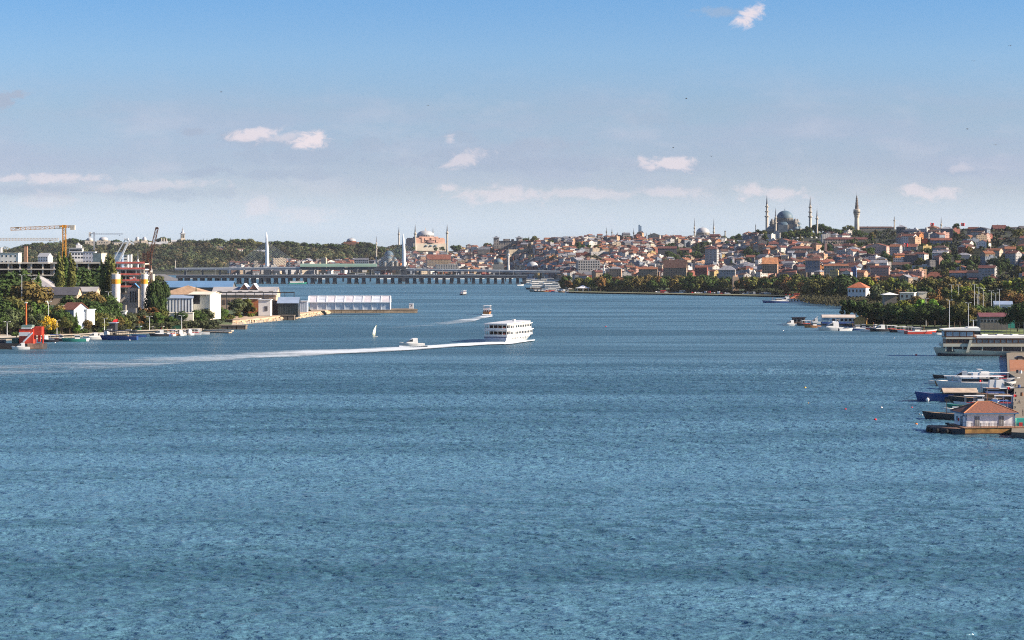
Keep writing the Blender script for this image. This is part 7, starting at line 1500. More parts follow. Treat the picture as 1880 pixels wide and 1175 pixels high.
    for px, py, pb, lab, d in ((1767, 411.5, 424, 'red flag with white crescent flying on the skyline right of the minaret', 3000), (1711, 411.5, 424, 'red flag leaning on its pole left of the skyline minaret', 3050), (1663, 449, 458, 'large red banner on the roof of the red-sided block', 2700)):
        s = d/FPX; e = thing('flag_pole', lab, 'flag', P(px-3, d, ZY(pb, d))); H = (pb-py+2.5)*s; m = MB(); m.cyl(0, 0, 0, H, .15, WMET, n=5); m.build('pole', e); m = MB(); vs = []
        for i in range(6): y = .5*math.sin(i*1.2); vs += [(.1+i*1.35*s, y, H-(5.5+.15*i)*s), (.1+i*1.35*s, y, H-.12*i*s)]
        m.add(vs, [(2*i, 2*i+2, 2*i+3, 2*i+1) for i in range(5)], FLAGR); c = m.build('flag', e); m = MB(); n = 10; vs = []
        for i in range(n+1): a = .7+i*(2*math.pi-1.4)/n; vs += [(2.6*s+1.3*s*math.cos(a), -.7, H-2.8*s+1.3*s*math.sin(a)), (2.85*s+.95*s*math.cos(a), -.7, H-2.8*s+.95*s*math.sin(a))]
        m.add(vs, [(2*i, 2*i+2, 2*i+3, 2*i+1) for i in range(n)], WHITEP); m.build('crescent', c)
    rnd = random.Random(31); n = 0
    for px in list(range(1205, 1480, 6)):
        if 1340 < px < 1360: continue
        d = redge(px)+40; n += 1; col = rnd.choice(['white', 'white', 'silver', 'silver', 'grey', 'red', 'black']); car(P(px+rnd.uniform(-1, 1), d, 1.32), R(rnd.choice([0, 5, 80, 90])), col, 'car' if rnd.random() < .85 else 'van', '%s vehicle parked under the park trees, %s from the left' % (col, ordw(n)), 'vehicles parked along the far right shore')
    mini(1424, 556, 22, 180, 'blue', 'fish', 'blue-hulled white tugboat at the small ferry station', name='tugboat'); mini(1442, 555, 15, 175, 'white', 'cruiser', 'white cruiser between tugboat and ferry station'); mini(1510, 557.5, 10, 0, 'white', 'cabin', 'small white boat right of the small ferry station')
right_buildings()
def promenade():
    m = MB(); PV = mat('promenade', (.15, .15, .085), .9, .3, .1); a = [W2(1045, 538.3), W2(1200, 541.2), W2(1320, 543.7), W2(1440, 545.7), W2(1440, 544.2), W2(1320, 542.2), W2(1200, 539.7), W2(1045, 537)]; m.poly([(p.x, p.y) for p in a], 1.25, 1.42, PV); tag(m.build('promenade'), kind='structure')
promenade()
def marina():
    g = 'boats moored off the near grove'
    # houseboat shed, restaurant boat with arched roof
    d = D(598); s = d/FPX; X = lambda px: (px-1540)*s; Z = lambda py: ZY(py, d)
    e = thing('boat_restaurant', 'floating white restaurant with arched glazed end and long curved roof', 'floating restaurant', P(1540, d+4, 0), R(-3))
    m = MB(); m.box(0, 0, -.4, 64*s, 9, 1.4, HULLN); m.build('pontoon', e); m = MB(); m.box(X(1538), 0, 1.0, 58*s, 8.4, Z(594)-1.0, mat('pontoon_wood', (.30, .17, .09), .8)); m.build('lower_deck', e)
    m = MB(); m.box(X(1538), 0, Z(594), 60*s, 8.8, Z(583)-Z(594), HULLW); m.build('wall', e); m = MB(); m.box(X(1538), -.02, Z(594), 60*s, 8.9, 2.6*s, mat('blue_skirt', (.08, .16, .42), .6)); m.build('blue_band', e)
    for i in range(6): m = MB(); m.box(0, 0, 0, 5*s, .12, 4.5*s, BGLASS); m.build('window', e, (X(1529+i*7.6), -4.45, Z(589.5)))
    m = MB(); n = 8; m.loft([[(x, 4.8*math.cos(math.pi*i/n), Z(583)+(Z(578)-Z(583))*math.sin(math.pi*i/n)) for i in range(n+1)] for x in (X(1508), X(1569))], mat('curved_roof', (.55, .48, .42), .6)); m.build('curved_roof', e, smooth=50); m = MB(); m.box(X(1515), -4.5, Z(590.5), 12*s, .12, 7*s, mat('arch_glass', (.25, .36, .42), .3)); m.build('arched_window', e)
    block('yellow_boat_hall', 'low yellow hall with rounded gable right of the floating restaurant', 1580, 586, 602, 22, 1262, mat('yellow_hall', (.68, .40, .13), .8, .1, .3), mat('yellow_hall2', (.55, .36, .16), .7), 'gable', 1.8, dep=9, rot=-12, axis='y', cat='boathouse')
    e, s2, h = block('dock_shed', 'dark flat-roofed wooden shed on a small pontoon left of the floating restaurant', 1466, 583.5, 593, 22, 1300, mat('shed_wood', (.14, .09, .07), .9), HULLN, 'flat', dep=6, cat='shed', base=.9, win=(3, 1, 1.8, 2.0), over=.7); m = MB(); m.box(0, 0, -1.4, 40*s2, 9, 1.4, DECK); m.build('pontoon', e)
    spec = [(1451, 598, 9, 178, 'white', 'cabin', 'white boat left of the dark wooden shed'), (1478, 598, 9, 172, 'dark', 'canopy', 'dark boat before the dark wooden shed'), (1492, 601.5, 9.5, 178, 'wood', 'fish', 'orange-brown wooden boat with tan cabin'), (1496, 594, 8, 170, 'white', 'cruiser', 'white boat behind the orange-brown wooden one'), (1528, 606.5, 15.5, 178, 'white', 'cruiser', 'large white motor yacht below the floating restaurant'), (1552, 607.5, 8, 5, 'white', 'open', 'white tender at the stern of the large white yacht'),
            (1570, 606.5, 11, 176, 'blue', 'fish', 'blue-striped fishing boat below the yellow hall'), (1582, 605, 9, 160, 'red', 'fish', 'dark red fishing boat with raised wheelhouse below the yellow hall'), (1590, 608.5, 6, 170, 'white', 'open', 'tiny white dinghy under the grove'), (1616, 608.5, 11, 178, 'dark', 'cabin', 'black-hulled white cruiser under the grove'), (1634, 608, 9, 176, 'wood', 'canopy', 'brown canopied boat right of the black-hulled cruiser'), (1650, 610, 10, 176, 'dark', 'canopy', 'dark boat left of the red and white fishing trawler'),
            (1690, 613, 17, 2, 'red', 'fish', 'red-hulled trawler with white wheelhouse by the grassy bank'), (1664, 611, 9, 172, 'white', 'canopy', 'white boat touching the red-hulled trawler'), (1722, 614.5, 6, 178, 'white', 'open', 'pale dinghy between the trawler and the big moored ferry'), (1605, 605, 8, 100, 'white', 'fish', 'white boat nosed into the bank under the grove')]
    for px, py, l, rot, hc, kd, lab in spec: mini(px, py, l, rot, hc, kd, lab, group=g)
marina()
def moored_ferry():
    d = D(654.5); s = d/FPX; L = 47.0; B = 9.0; e = thing('moored_dinner_ferry', 'big cream two-deck dinner ferry with raised glazed bow deck, cut by the right edge', 'ferry', P(1725, d+5, 0), R(180)); 
    # local +x = bow (left in the photograph); origin near the bow
    X = lambda px: (1725-px)*s; Z = lambda py: ZY(py, d); CF = mat('ferry_cream', (.50, .48, .38), .5, .08, .4, stain=.1); WD = mat('varnished_wood', (.16, .065, .03), .5, .15, .6); ROOFW = mat('ferry_roof', (.84, .82, .76), .6, .1, .3)
    xs = -L/2+1.2
    m = hull(L, B, 1.95, CF, rise=.9, full=.78, stern=.9, rake=.03, deck=DECK)
    for i in range(len(m.f)):
        f = m.f[i]
        if len(f) == 4 and max(m.v[q][2] for q in f) < 2.95 and m.mi[i] == m.mat(CF) and (f[0] % 7) in (1, 4): m.mi[i] = m.mat(CF)
    m.M = None; m.v = [(a+xs, b, c) for a, b, c in m.v]; m.build('hull', e, smooth=35)
    m = MB(); A = []
    for i in range(13): t = i/12; x = L*(t-.5)+xs; b = B/2*(1-max(0, (t-.78)/.22)**2.1)*.93; A.append([(x-.3, -b-.1, -.2), (x, -b-.16, .35+.95*t**3), (x, b+.16, .35+.95*t**3), (x-.3, b+.1, -.2)])
    m.loft(A, HULLN); m.build('black_waterline', e)
    # main deck saloon
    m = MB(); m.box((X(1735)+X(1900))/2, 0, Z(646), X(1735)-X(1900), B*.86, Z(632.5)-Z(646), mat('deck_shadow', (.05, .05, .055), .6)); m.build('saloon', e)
    for px in (1733, 1745, 1764, 1800, 1837, 1872): m = MB(); m.box(X(px), -B*.45, Z(645), 1.6*s*1.2, .25, Z(633)-Z(645), CF); m.box(X(px), B*.45, Z(645), 1.6*s*1.2, .25, Z(633)-Z(645), CF); m.build('post', e)
    for i in range(6): m = MB(); m.box(0, 0, 0, 16*s, .12, 6*s, BGLASS); m.build('window', e, (X(1746+i*21), B*.435, Z(643.5)))
    m = MB(); m.box((X(1728)+X(1920))/2, 0, Z(636.5), X(1728)-X(1920), B*1.0, Z(631)-Z(636.5), CF); m.build('upper_deck', e)
    for px0, px1 in ((1775, 1769),): m = MB(); m.add([(X(1781), B*.46, Z(624)), (X(1776), B*.46, Z(624)), (X(1769), B*.52, Z(647)), (X(1774), B*.52, Z(647)), (X(1781), B*.56, Z(624)), (X(1776), B*.56, Z(624)), (X(1769), B*.56, Z(647)), (X(1774), B*.56, Z(647))], [(0, 1, 2, 3), (7, 6, 5, 4), (0, 4, 5, 1), (1, 5, 6, 2), (2, 6, 7, 3), (3, 7, 4, 0)], CF); m.build('slanting_fin', e)
    m = MB(); m.box((X(1734)+X(1920))/2, 0, Z(631), X(1734)-X(1920), B*.84, Z(622)-Z(631), WD); m.build('upper_saloon', e)
    for i in range(14):
        w = MB(); w.box(0, 0, 0, (8 if i % 2 else 9)*s, .12, 5.8*s, mat('curtained_glass', (.16, .19, .21), .2, .5, .8) if i > 3 else BGLASS); w.build('window', e, (X(1740+i*11), B*.425, Z(629.6)))
    m = MB(); m.box((X(1733)+X(1787))/2, 0, Z(622.5), X(1733)-X(1787), B*.95, Z(619.5)-Z(622.5), CF); m.build('top_deck', e)
    m = MB(); m.box((X(1732)+X(1786))/2, 0, Z(619.5), X(1732)-X(1786), B*.8, Z(607)-Z(619.5), WD); m.build('bridge_saloon', e)
    for i in range(4): w = MB(); w.box(0, 0, 0, 11*s, .12, 8*s, mat('sky_glass', (.30, .38, .44), .12)); w.build('window', e, (X(1740+i*12.6), B*.405, Z(617.5)))
    m = MB(); m.box(X(1731.5)+.05, 0, Z(617.5), .12, B*.6, 8*s, mat('sky_glass', (.30, .38, .44), .12)); m.build('front_window', e)
    m = MB(); m.loft([[(X(1728), y, Z(606.5)), (X(1728), y, Z(604.8)), (X(1750), y, Z(602.8)), (X(1796), y, Z(602.2)), (X(1796), y, Z(607.5))] for y in (-B*.5, B*.5)], ROOFW); m.box(X(1785), 0, Z(602.2), 20*s, B*.5, 1.5*s, ROOFW); m.build('bridge_roof', e)
    m = MB(); m.box((X(1789)+X(1920))/2, 0, Z(621), X(1789)-X(1920), B*1.02, Z(616.2)-Z(621), ROOFW, taper=.985); m.build('long_roof', e)
    for i in range(3): m = MB(); m.box(0, 0, 0, 14*s, 3, 2.0*s, HULLW, taper=.7); m.build('roof_unit', e, (X(1808+i*28), 0, Z(616.2)))
    m = MB(); m.bar((X(1787.5), 0, Z(603)), (X(1787.5), 0, Z(588)), .3, HULLW); m.build('mast', e)
    m = MB(); m.bar((X(1716), 0, Z(639)), (X(1733), -B*.3, Z(626)), .06, WMET); m.bar((X(1716), 0, Z(639)), (X(1733), B*.3, Z(626)), .06, WMET); m.build('bow_rail', e)
moored_ferry()
def near_quay():
    PVB = mat('brick_paving', (.19, .16, .115), .9, .2, .6, stain=.2, bump=.2); ORP = mat('orange_court', (.32, .13, .055), .85, .2, .6)
    L = [(1848, 655), (1850, 692), (1863, 700), (1860, 770), (1857, 806), (1990, 812), (2050, 640)]
    z = 1.6; pts = [P(px, D(py)) for px, py in L]; outline('near_quay', pts, z, PVB, mat('dark_concrete', (.14, .115, .09), .9, .35, .4, stain=.5))
    m = MB(); pp = [P(1853, D(668)), P(1990, D(668)), P(1990, D(690)), P(1854, D(690))]; m.poly([(p.x, p.y) for p in pp], z, z+.03, ORP); tag(m.build('orange_paving'), kind='structure')
    e = thing('quay_railing', 'thin dark railing between orange paving and brick promenade', 'railing', P(1856, D(690), z)); m = MB(); m.bar((0, 0, 1.1), (26, 0, 1.1), .06, DARKM); m.bar((0, 0, .6), (26, 0, .6), .04, DARKM); m.build('rail', e)
    for i in range(9): m = MB(); m.cyl(i*3.2, 0, 0, 1.15, .05, DARKM, n=6); m.build('post', e)
    car(P(1873, D(668), z+.05), R(0), 'black', 'car', 'dark car parked on the orange quay paving at the right edge')
    person(P(1872, D(752), z), R(70), 'person in dark clothes sitting hunched on a stool near the quay edge', 'sit'); person(P(1878, D(775), z), R(90), 'person in black standing at the right edge above the teal bins', 'stand', (.02, .02, .025), (.02, .02, .03))
    e = thing('stool', 'small dark stool under the hunched person', 'stool', P(1872, D(752), z)); m = MB(); m.box(0, 0, .36, .4, .4, .06, DARKM); m.build('seat', e)
    for a, b in ((-1, -1), (1, -1), (1, 1), (-1, 1)): m = MB(); m.bar((a*.16, b*.16, 0), (a*.15, b*.15, .37), .04, DARKM); m.build('leg', e)
near_quay()
def quay_bits():
    z = 1.6
    for i in range(7):
        py = 705+i*14; e = thing('bollard', 'small black bollard on the quay edge, %s from the back' % ordw(i+1), 'bollard', P(1865.5-.4*i, D(py), z), 0, 'bollards on the near quay'); m = MB(); m.lathe(0, 0, [(.22, 0), (.16, .1), (.16, .4), (.28, .5), (.2, .6)], DARKM, 8); m.build('post', e)
        e = thing('tyre_fender', 'old tyre hanging on the quay wall, %s from the back' % ordw(i+1), 'tyre', P(1862-.4*i, D(py+6), .6), R(90), 'tyres on the quay wall'); m = MB(); m.lathe(0, 0, [(.3, -.15), (.55, -.15), (.55, .15), (.3, .15)], TYRE, 10); m.v = [(a, c, b) for a, b, c in m.v]; m.build('tyre', e)
    for i, (px, py, t) in enumerate([(1874, 694, (.6, .6, .58)), (1868, 693, (.03, .03, .04)), (1871, 722, (.05, .12, .3)), (1876, 737, (.25, .12, .06))]):
        e = thing('storage_drum', ['white tank beside the quay railing', 'black tank beside the quay railing', 'blue drum on the brick quay', 'brown crate-like drum on the brick quay'][i], 'drum', P(px, D(py), z)); m = MB(); m.cyl(0, 0, 0, 1.0, .45, mat('drum_%d' % i, t, .6), n=12); m.build('body', e); m = MB(); m.cyl(0, 0, 1.0, 1.06, .3, DARKM, n=10); m.build('lid', e)
quay_bits()
def near_house():
    """ferry house on a rusty pontoon, the nearest building"""
    d = D(797); s = d/FPX; z0 = 1.75; ang = R(7)
    e = thing('floating_ferry_house', 'white boarded ferry house with brown hipped tile roof on a rusty pontoon', 'ferry house', P(1807, d+5.4, 0), ang)
    WB = mat('boarded_white', (.82, .81, .79), .8, .05, .5, stain=.12); BT = mat('blue_trim', (.06, .14, .26), .6, .1, .5); RUS = mat('rust_yellow', (.33, .17, .05), .9, .45, .6, stain=.6)
    W_, Dp, H = 12.0, 8.6, 3.3
    for nm, m in (('wall', MB()),):
        m.box(0, 0, z0, W_, Dp, H, WB); m.build('wall', e)
    m = MB()
    for i in range(40): m.box(-W_/2+.15+i*.3, -Dp/2-.012, z0+.05, .035, .03, H-.3, mat('board_joint', (.42, .43, .47), .8))
    m.build('board_joints', e)
    # tiled hip roof with ridge and hip caps
    TM = bpy.data.materials.get('near_tiles')
    if TM is None:
        TM = bpy.data.materials.new('near_tiles'); TM.use_nodes = True; t = NT(TM.node_tree); b = t.n['Principled BSDF']; b.inputs['Roughness'].default_value = .85
        tc = t.node('ShaderNodeTexCoord'); w1 = t.node('ShaderNodeTexBrick'); w1.inputs['Scale'].default_value = 1.0; w1.inputs['Brick Width'].default_value = .32; w1.inputs['Row Height'].default_value = .30; w1.inputs['Mortar Size'].default_value = .03; w1.offset = .5
        t.l.new(tc.outputs['Object'], w1.inputs[0]); w1.inputs['Color1'].default_value = (.30, .105, .055, 1); w1.inputs['Color2'].default_value = (.20, .075, .045, 1); w1.inputs['Mortar'].default_value = (.08, .035, .025, 1)
        nz = t.noise(tc.outputs['Object'], 1.2, 5, .6); c = t.mix(t.ss(nz, .4, .75, 0, .6), w1.outputs[0], (.12, .06, .045, 1)); t.l.new(c, b.inputs['Base Color'])
        bn = t.node('ShaderNodeBump'); bn.inputs['Strength'].default_value = .6; bn.inputs['Distance'].default_value = .05; t.l.new(w1.outputs['Fac'], bn.inputs['Height']); bn.invert = True; t.l.new(bn.outputs[0], b.inputs['Normal'])
    zr = z0+H; ov = .8; ax, ay = W_/2+ov, Dp/2+ov; rh = 2.35; r = ax-ay; m = MB(); m.hip(0, 0, zr, W_, Dp, rh, TM, ov); rf = m.build('roof', e)
    m = MB(); CP = mat('ridge_cap', (.48, .20, .09), .8, .2, .6)
    for sx in (-1, 1):
        for sy in (-1, 1): m.bar((sx*ax, sy*ay, zr+.04), (sx*r, 0, zr+rh+.04), .22, CP, .14)
    m.bar((-r, 0, zr+rh+.05), (r, 0, zr+rh+.05), .24, CP, .14); m.build('ridge_tiles', rf)
    m = MB(); m.box(0, -ay, zr-.32, 2*ax, .12, .3, BT); m.box(0, ay, zr-.32, 2*ax, .12, .3, BT); m.box(-ax, 0, zr-.32, .12, 2*ay-.13, .3, BT); m.box(ax, 0, zr-.32, .12, 2*ay-.13, .3, BT); m.build('fascia', rf)
    m = MB(); m.box(0, 0, zr-.18, 2*ax-.3, 2*ay-.3, .06, WB); m.build('soffit', rf)
    for sx in (-1, 1): m = MB(); m.box(sx*(W_/2), -Dp/2, z0, .22, .22, H, BT); m.build('corner_post', e)
    for x in (-3.3, 2.7):
        m = MB(); m.box(x, -Dp/2-.03, z0+.12, 1.3, .14, 2.35, mat('door_frame_g', (.30, .31, .33), .6)); dr = m.build('window', e); m = MB(); m.box(x, -Dp/2-.08, z0+.25, 1.05, .12, 2.1, mat('shutter', (.13, .12, .11), .6)); m.build('pane', dr); m = MB()
        for i in range(9): m.box(x, -Dp/2-.16, z0+.35+i*.23, 1.05, .02, .03, WMET)
        m.bar((x, -Dp/2-.16, z0+.3), (x, -Dp/2-.16, z0+2.3), .04, WMET); m.build('grille', dr)
    for y, w, h, zz, nm in ((-1.0, 1.5, 2.3, 0, 'door'), (2.2, 1.1, 1.1, 1.0, 'window')): m = MB(); m.box(-W_/2-.04, y, z0+zz, .12, w, h, mat('blue_glass', (.07, .11, .17), .25)); m.build(nm, e)
    m = MB(); m.box(-W_/2-.06, -2.6, z0+2.35, .1, 1.3, .35, BT); m.build('sign_board', e); m = MB(); m.box(-W_/2-.12, .9, z0+1.0, .16, .5, .7, FLAGR); m.build('red_box', e)
    # pontoon hull
    m = MB(); m.box(1.0, -1.2, -.6, 17.0, 13.6, z0+.6-.05, RUS); m.build('pontoon', e); m = MB(); m.box(1.0, -1.2, -.7, 17.2, 13.8, 1.15, HULLN); m.build('waterline_band', e)
    m = MB(); m.box(1.0, -1.2, z0-.08, 17.3, 13.9, .1, mat('pontoon_deck', (.24, .13, .08), .9, .3, .5)); m.build('deck', e)
    m = MB(); m.poly([(-7.5, -8), (-7.5, 3.2), (-12.4, 4.8), (-13.6, 2.5), (-13.4, -2.2)], -.7, z0-.25, HULLN, top=mat('pontoon_deck', (.24, .13, .08))); m.build('bow_section', e)
    for k, (x, y) in enumerate(((-13.5, 1.4), (-13.5, -.6), (-12.5, -3.2), (-10.8, -5.1))):
        m = MB(); m.lathe(0, 0, [(.3, -.25), (.6, -.2), (.6, .2), (.3, .25)], TYRE, 12); m.v = [(c, a, b) for a, b, c in m.v]; m.build('tyre_fender', e, (x-.25, y-.3, .7))
    m = MB(); yy = -7.9
    for z in (.35, .7, 1.05): m.bar((-5.8, yy, z0+z), (9.2, yy, z0+z), .05, DARKM)
    m.bar((-5.8, yy, z0+1.05), (-7.2, -3, z0+1.05), .05, DARKM); m.bar((-7.2, -3, z0+1.05), (-7.2, 4, z0+1.05), .05, DARKM)
    for i in range(38): m.bar((-5.8+i*.4, yy, z0+.02), (-5.8+i*.4, yy, z0+1.05), .03, DARKM)
    for i in range(8): m.bar((-5.8+i*2.1, yy, z0), (-5.8+i*2.1, yy, z0+1.15), .08, DARKM)
    m.build('railing', e)
    m = MB(); m.box(-8.3, 2.8, z0, .9, .5, .45, DARKM); m.cyl(-9.2, -1.5, z0-.2, z0+.4, .16, DARKM, n=8); m.cyl(-9.7, -1.5, z0-.2, z0+.4, .16, DARKM, n=8); m.build('bollard', e)
    e2 = thing('waste_container', 'turquoise container standing right of the ferry house at the picture edge', 'container', P(1873, D(797)+3, 1.6)); m = MB(); m.box(0, 0, 0, 2.0, 1.3, 2.0, mat('turquoise', (.04, .36, .30), .6)); m.build('body', e2); m = MB(); m.box(0, -.7, 0, .8, .1, 1.0, FLAGR); m.build('red_panel', e2)
near_house()
def near_boats():
    g = 'boats moored beside the ferry house'
    L = [(1735, 696, 7.5, 180, 'dark', 'open', 'small tan-covered boat at the outer end of the long dark pontoon'), (1722, 706, 6, 185, 'white', 'open', 'white inflatable behind the blue ship bow'), (1800, 709, 13, 4, 'white', 'cabin', 'white motor yacht with tan deck behind the cream cruiser'), (1815, 713, 15.5, 2, 'white', 'cruiser', 'sleek white flybridge cruiser pointing at the quay'), (1838, 703, 11, 0, 'white', 'canopy', 'white boat with red cushions beside the quay'), (1790, 703, 10, 178, 'white', 'canopy', 'white boat with a flat canopy against the long dark pontoon'),
         (1790, 715, 22, 182, 'white', 'tour', 'long cream passenger boat with arched dark windows'), (1842, 722, 12, 4, 'dark', 'cabin', 'dark-hulled boat pointing at the quay behind the tan fishing boat'), (1812, 733, 14, 178, 'wood', 'fish', 'tan working boat with white roof lettering boards'), (1795, 741, 15, 184, 'dark', 'open', 'long olive open boat piled with nets'), (1822, 741, 8.5, 178, 'white', 'canopy', 'small boat under a bright blue awning'), (1838, 748, 8, 176, 'white', 'canopy', 'white boat with red flag near the quay wall'),
         (1750, 771, 14, 172, 'dark', 'fish', 'grey fishing boat with dark bow poking out behind the ferry house roof'), (1772, 761, 10, 186, 'white', 'open', 'white and pink open boat right of the grey fishing boat'), (1832, 757, 7, 170, 'blue', 'canopy', 'blue-covered dinghy beside the quay wall'), (1846, 760, 6.5, 150, 'white', 'open', 'white dinghy nearest the quay wall')]
    L += [(1765, 700, 9, 182, 'white', 'cabin', 'white cabin boat below the long dark pontoon, left of centre'), (1745, 709, 9, 178, 'wood', 'canopy', 'boat with red-brown canopy left of the long cream passenger boat'), (1828, 719, 10, 2, 'white', 'cabin', 'white cabin boat squeezed between cruiser and tan working boat'), (1806, 745, 8, 6, 'white', 'fish', 'white fishing boat with small wheelhouse behind the ferry house roof'), (1784, 748, 9, 182, 'white', 'canopy', 'pale canopied boat left of the ferry house ridge'), (1768, 752, 8, 178, 'green', 'open', 'green open boat in front of the olive net boat'), (1822, 752, 7, 170, 'white', 'cabin', 'white cabin boat just above the ferry house ridge')]
    for px, py, l, rot, hc, kd, lab in L:
        e = mini(px, py, l, rot-18, hc, kd, lab, group=g, zs=1.05, can='blue' if 'blue' in lab else ('tan' if 'tan' in lab else 'white'))
        if 'flag' in lab or 'tan working' in lab: flag(-l*.42, 0, 1.3, e)
    # blue ship with tan tarpaulin
    d = D(738); e = thing('blue_workboat', 'navy blue workboat with a long tan tarpaulin and white round fender', 'boat', P(1728, d, 0), R(180)); Lb = 13.5
    hull(Lb, 4.4, 2.3, HULLB, rise=.35, full=.6, deck=GREYM).build('hull', e, smooth=35); m = MB(); m.gable(-5.2, 0, 2.9, 9.5, 4.6, 1.0, CANT, .3, 'x', CANT); m.build('tarpaulin', e); m = MB(); m.box(-5.2, 0, .3, 9.2, 4.2, 2.5, HULLN); m.build('dark_hold', e)
    m = MB(); m.lathe(4.4, 2.2, [(.05, .2), (.4, .35), (.55, .8), (.4, 1.25), (.05, 1.4)], HULLW, 12); m.build('round_fender', e, smooth=60); m = MB(); m.bar((6.8, 0, 3.0), (11.5, 0, .1), .06, DARKM); m.bar((6.8, .4, 2.8), (13, .5, .1), .05, DARKM); m.build('mooring_rope', e)
    d = D(736.5); e = thing('white_pontoon_raft', 'low white float lying in front of the navy blue workboat', 'raft', P(1678, d-2, 0), R(2)); m = MB(); m.loft([[(x, -w, .45), (x, -w*.8, -.1), (x, w*.8, -.1), (x, w, .45)] for x, w in ((-3.6, .05), (-2.2, .7), (4, .95), (6, .9))], HULLW); m.build('float', e); m = MB(); m.box(1.5, 0, .45, 6.5, 1.3, .12, DECK); m.build('deck', e)
    e = thing('long_pontoon', 'long dark floating pontoon running from the quay to the small tan-covered boat', 'pontoon', P(1740, D(694), 0)); m = MB(); m.box(11, 0, -.2, 24, 1.8, .9, HULLN); m.build('float', e); m = MB(); m.box(18, 0, .7, 9, 1.6, .25, mat('red_rail', (.35, .03, .04), .7)); m.build('red_edge', e)
    e = thing('outer_pontoon', 'thin pontoon above the flat-canopied white boat', 'pontoon', P(1762, D(690), 0)); m = MB(); m.box(5, 0, -.2, 7, 1.4, .8, HULLN); m.build('float', e); m = MB(); m.box(5, 0, .6, 7, 1.3, .08, DECK); m.build('deck', e)
near_boats()
def buoys():
    L = [(1682, 652.5, 'red', .5, 'red round buoy left of the big moored ferry bow'), (1838, 655.5, 'red', .4, 'red buoy against the hull of the big moored ferry'), (1478, 713, 'yellow', .45, 'yellow and white buoy far out, leftmost of the open-water buoys'), (1484, 741.5, 'yellow', .3, 'tiny yellow buoy below the leftmost buoy'), (1552, 753, 'red', .42, 'red buoy left of the blue workboat ropes'), (1565, 746, 'white', .25, 'tiny dark-topped buoy right of the left red buoy'), (1586, 750, 'orange', .25, 'tiny orange buoy between the two red ones'), (1618, 750, 'white', .45, 'white buoy with dark top in the middle of the group'),
         (1607, 772, 'red', .45, 'bright red buoy lowest of the open-water group'), (1674, 749, 'red', .3, 'small red buoy under the white float'), (1682, 781, 'orange', .5, 'orange-yellow buoy left of the ferry house pontoon'), (1688, 762, 'dark', .3, 'dark buoy left of the grey fishing boat bow'), (1693, 763, 'white', .25, 'white float beside the dark buoy'), (1642, 618 + 3, 'white', .3, 'tiny white buoy off the near grove marina'), (1438, 607.5, 'white', .4, 'white buoy left of the near grove marina'), (1112, 600, 'red', .4, 'lone tiny red buoy in mid channel'), (101, 629.5, 'white', .35, 'white buoy before the left quay boats'), (238, 625, 'white', .4, 'white buoy in front of the blue canopied boat')]
    CM = {'red': FLAGR, 'yellow': mat('buoy_yellow', (.7, .42, .06), .5), 'orange': mat('buoy_orange', (.7, .22, .03), .5), 'white': HULLW, 'dark': HULLN}
    for px, py, c, r, lab in L:
        e = thing('mooring_buoy', lab, 'buoy', P(px, D(py), 0), 0, 'mooring buoys'); m = MB(); m.lathe(0, 0, [(.05, -r*.5), (r*.8, -r*.2), (r, r*.3), (r*.75, r*.9), (.1, r*1.15)], CM[c], 12); m.build('float', e, smooth=60)
        m = MB(); m.cyl(0, 0, r*1.1, r*1.6, r*.2, DARKM if c != 'dark' else HULLW, n=6); m.build('eye', e)
buoys()
def gulls():
    L = [(1855, 84, 300, 'dark gull high near the right edge of the sky'), (1788, 112, 320, 'gull second highest on the right of the sky'), (1260, 181, 330, 'small gull alone in the upper middle sky'), (1306, 287, 330, 'tilted gull above the middle skyline clouds'), (1776, 237, 340, 'faint gull right of the tower, middle height'), (1828, 266, 340, 'gull low near the right edge of the sky'), (1236, 271, 380, 'tiny gull left of the tilted one'), (406, 169, 380, 'tiny gull high on the left of the sky'), (786, 194, 400, 'tiny gull left of the middle of the sky')]
    gm = mat('gull', (.10, .10, .11), .8)
    for px, py, d, lab in L:
        e = thing('gull', lab, 'bird', P(px, d, ZY(py, d)), R(random.uniform(0, 360)), 'gulls in the sky'); e.scale = (.6,)*3; m = MB(); m.loft([[(x, -w, 0), (x, 0, w), (x, w, 0), (x, 0, -w)] for x, w in ((-.28, .02), (-.1, .07), (.1, .07), (.22, .05), (.3, .01))], gm, close=True); m.build('body', e, smooth=60)
        for sg in (-1, 1): m = MB(); m.add([(.08, 0, .03), (-.1, 0, .03), (-.06, sg*.35, .17), (.1, sg*.33, .17), (-.12, sg*.72, .05), (-.02, sg*.70, .06), (.08, 0, .0), (-.1, 0, .0)], [(0, 1, 2, 3), (3, 2, 4, 5)], gm); m.build('wing', e)
gulls()
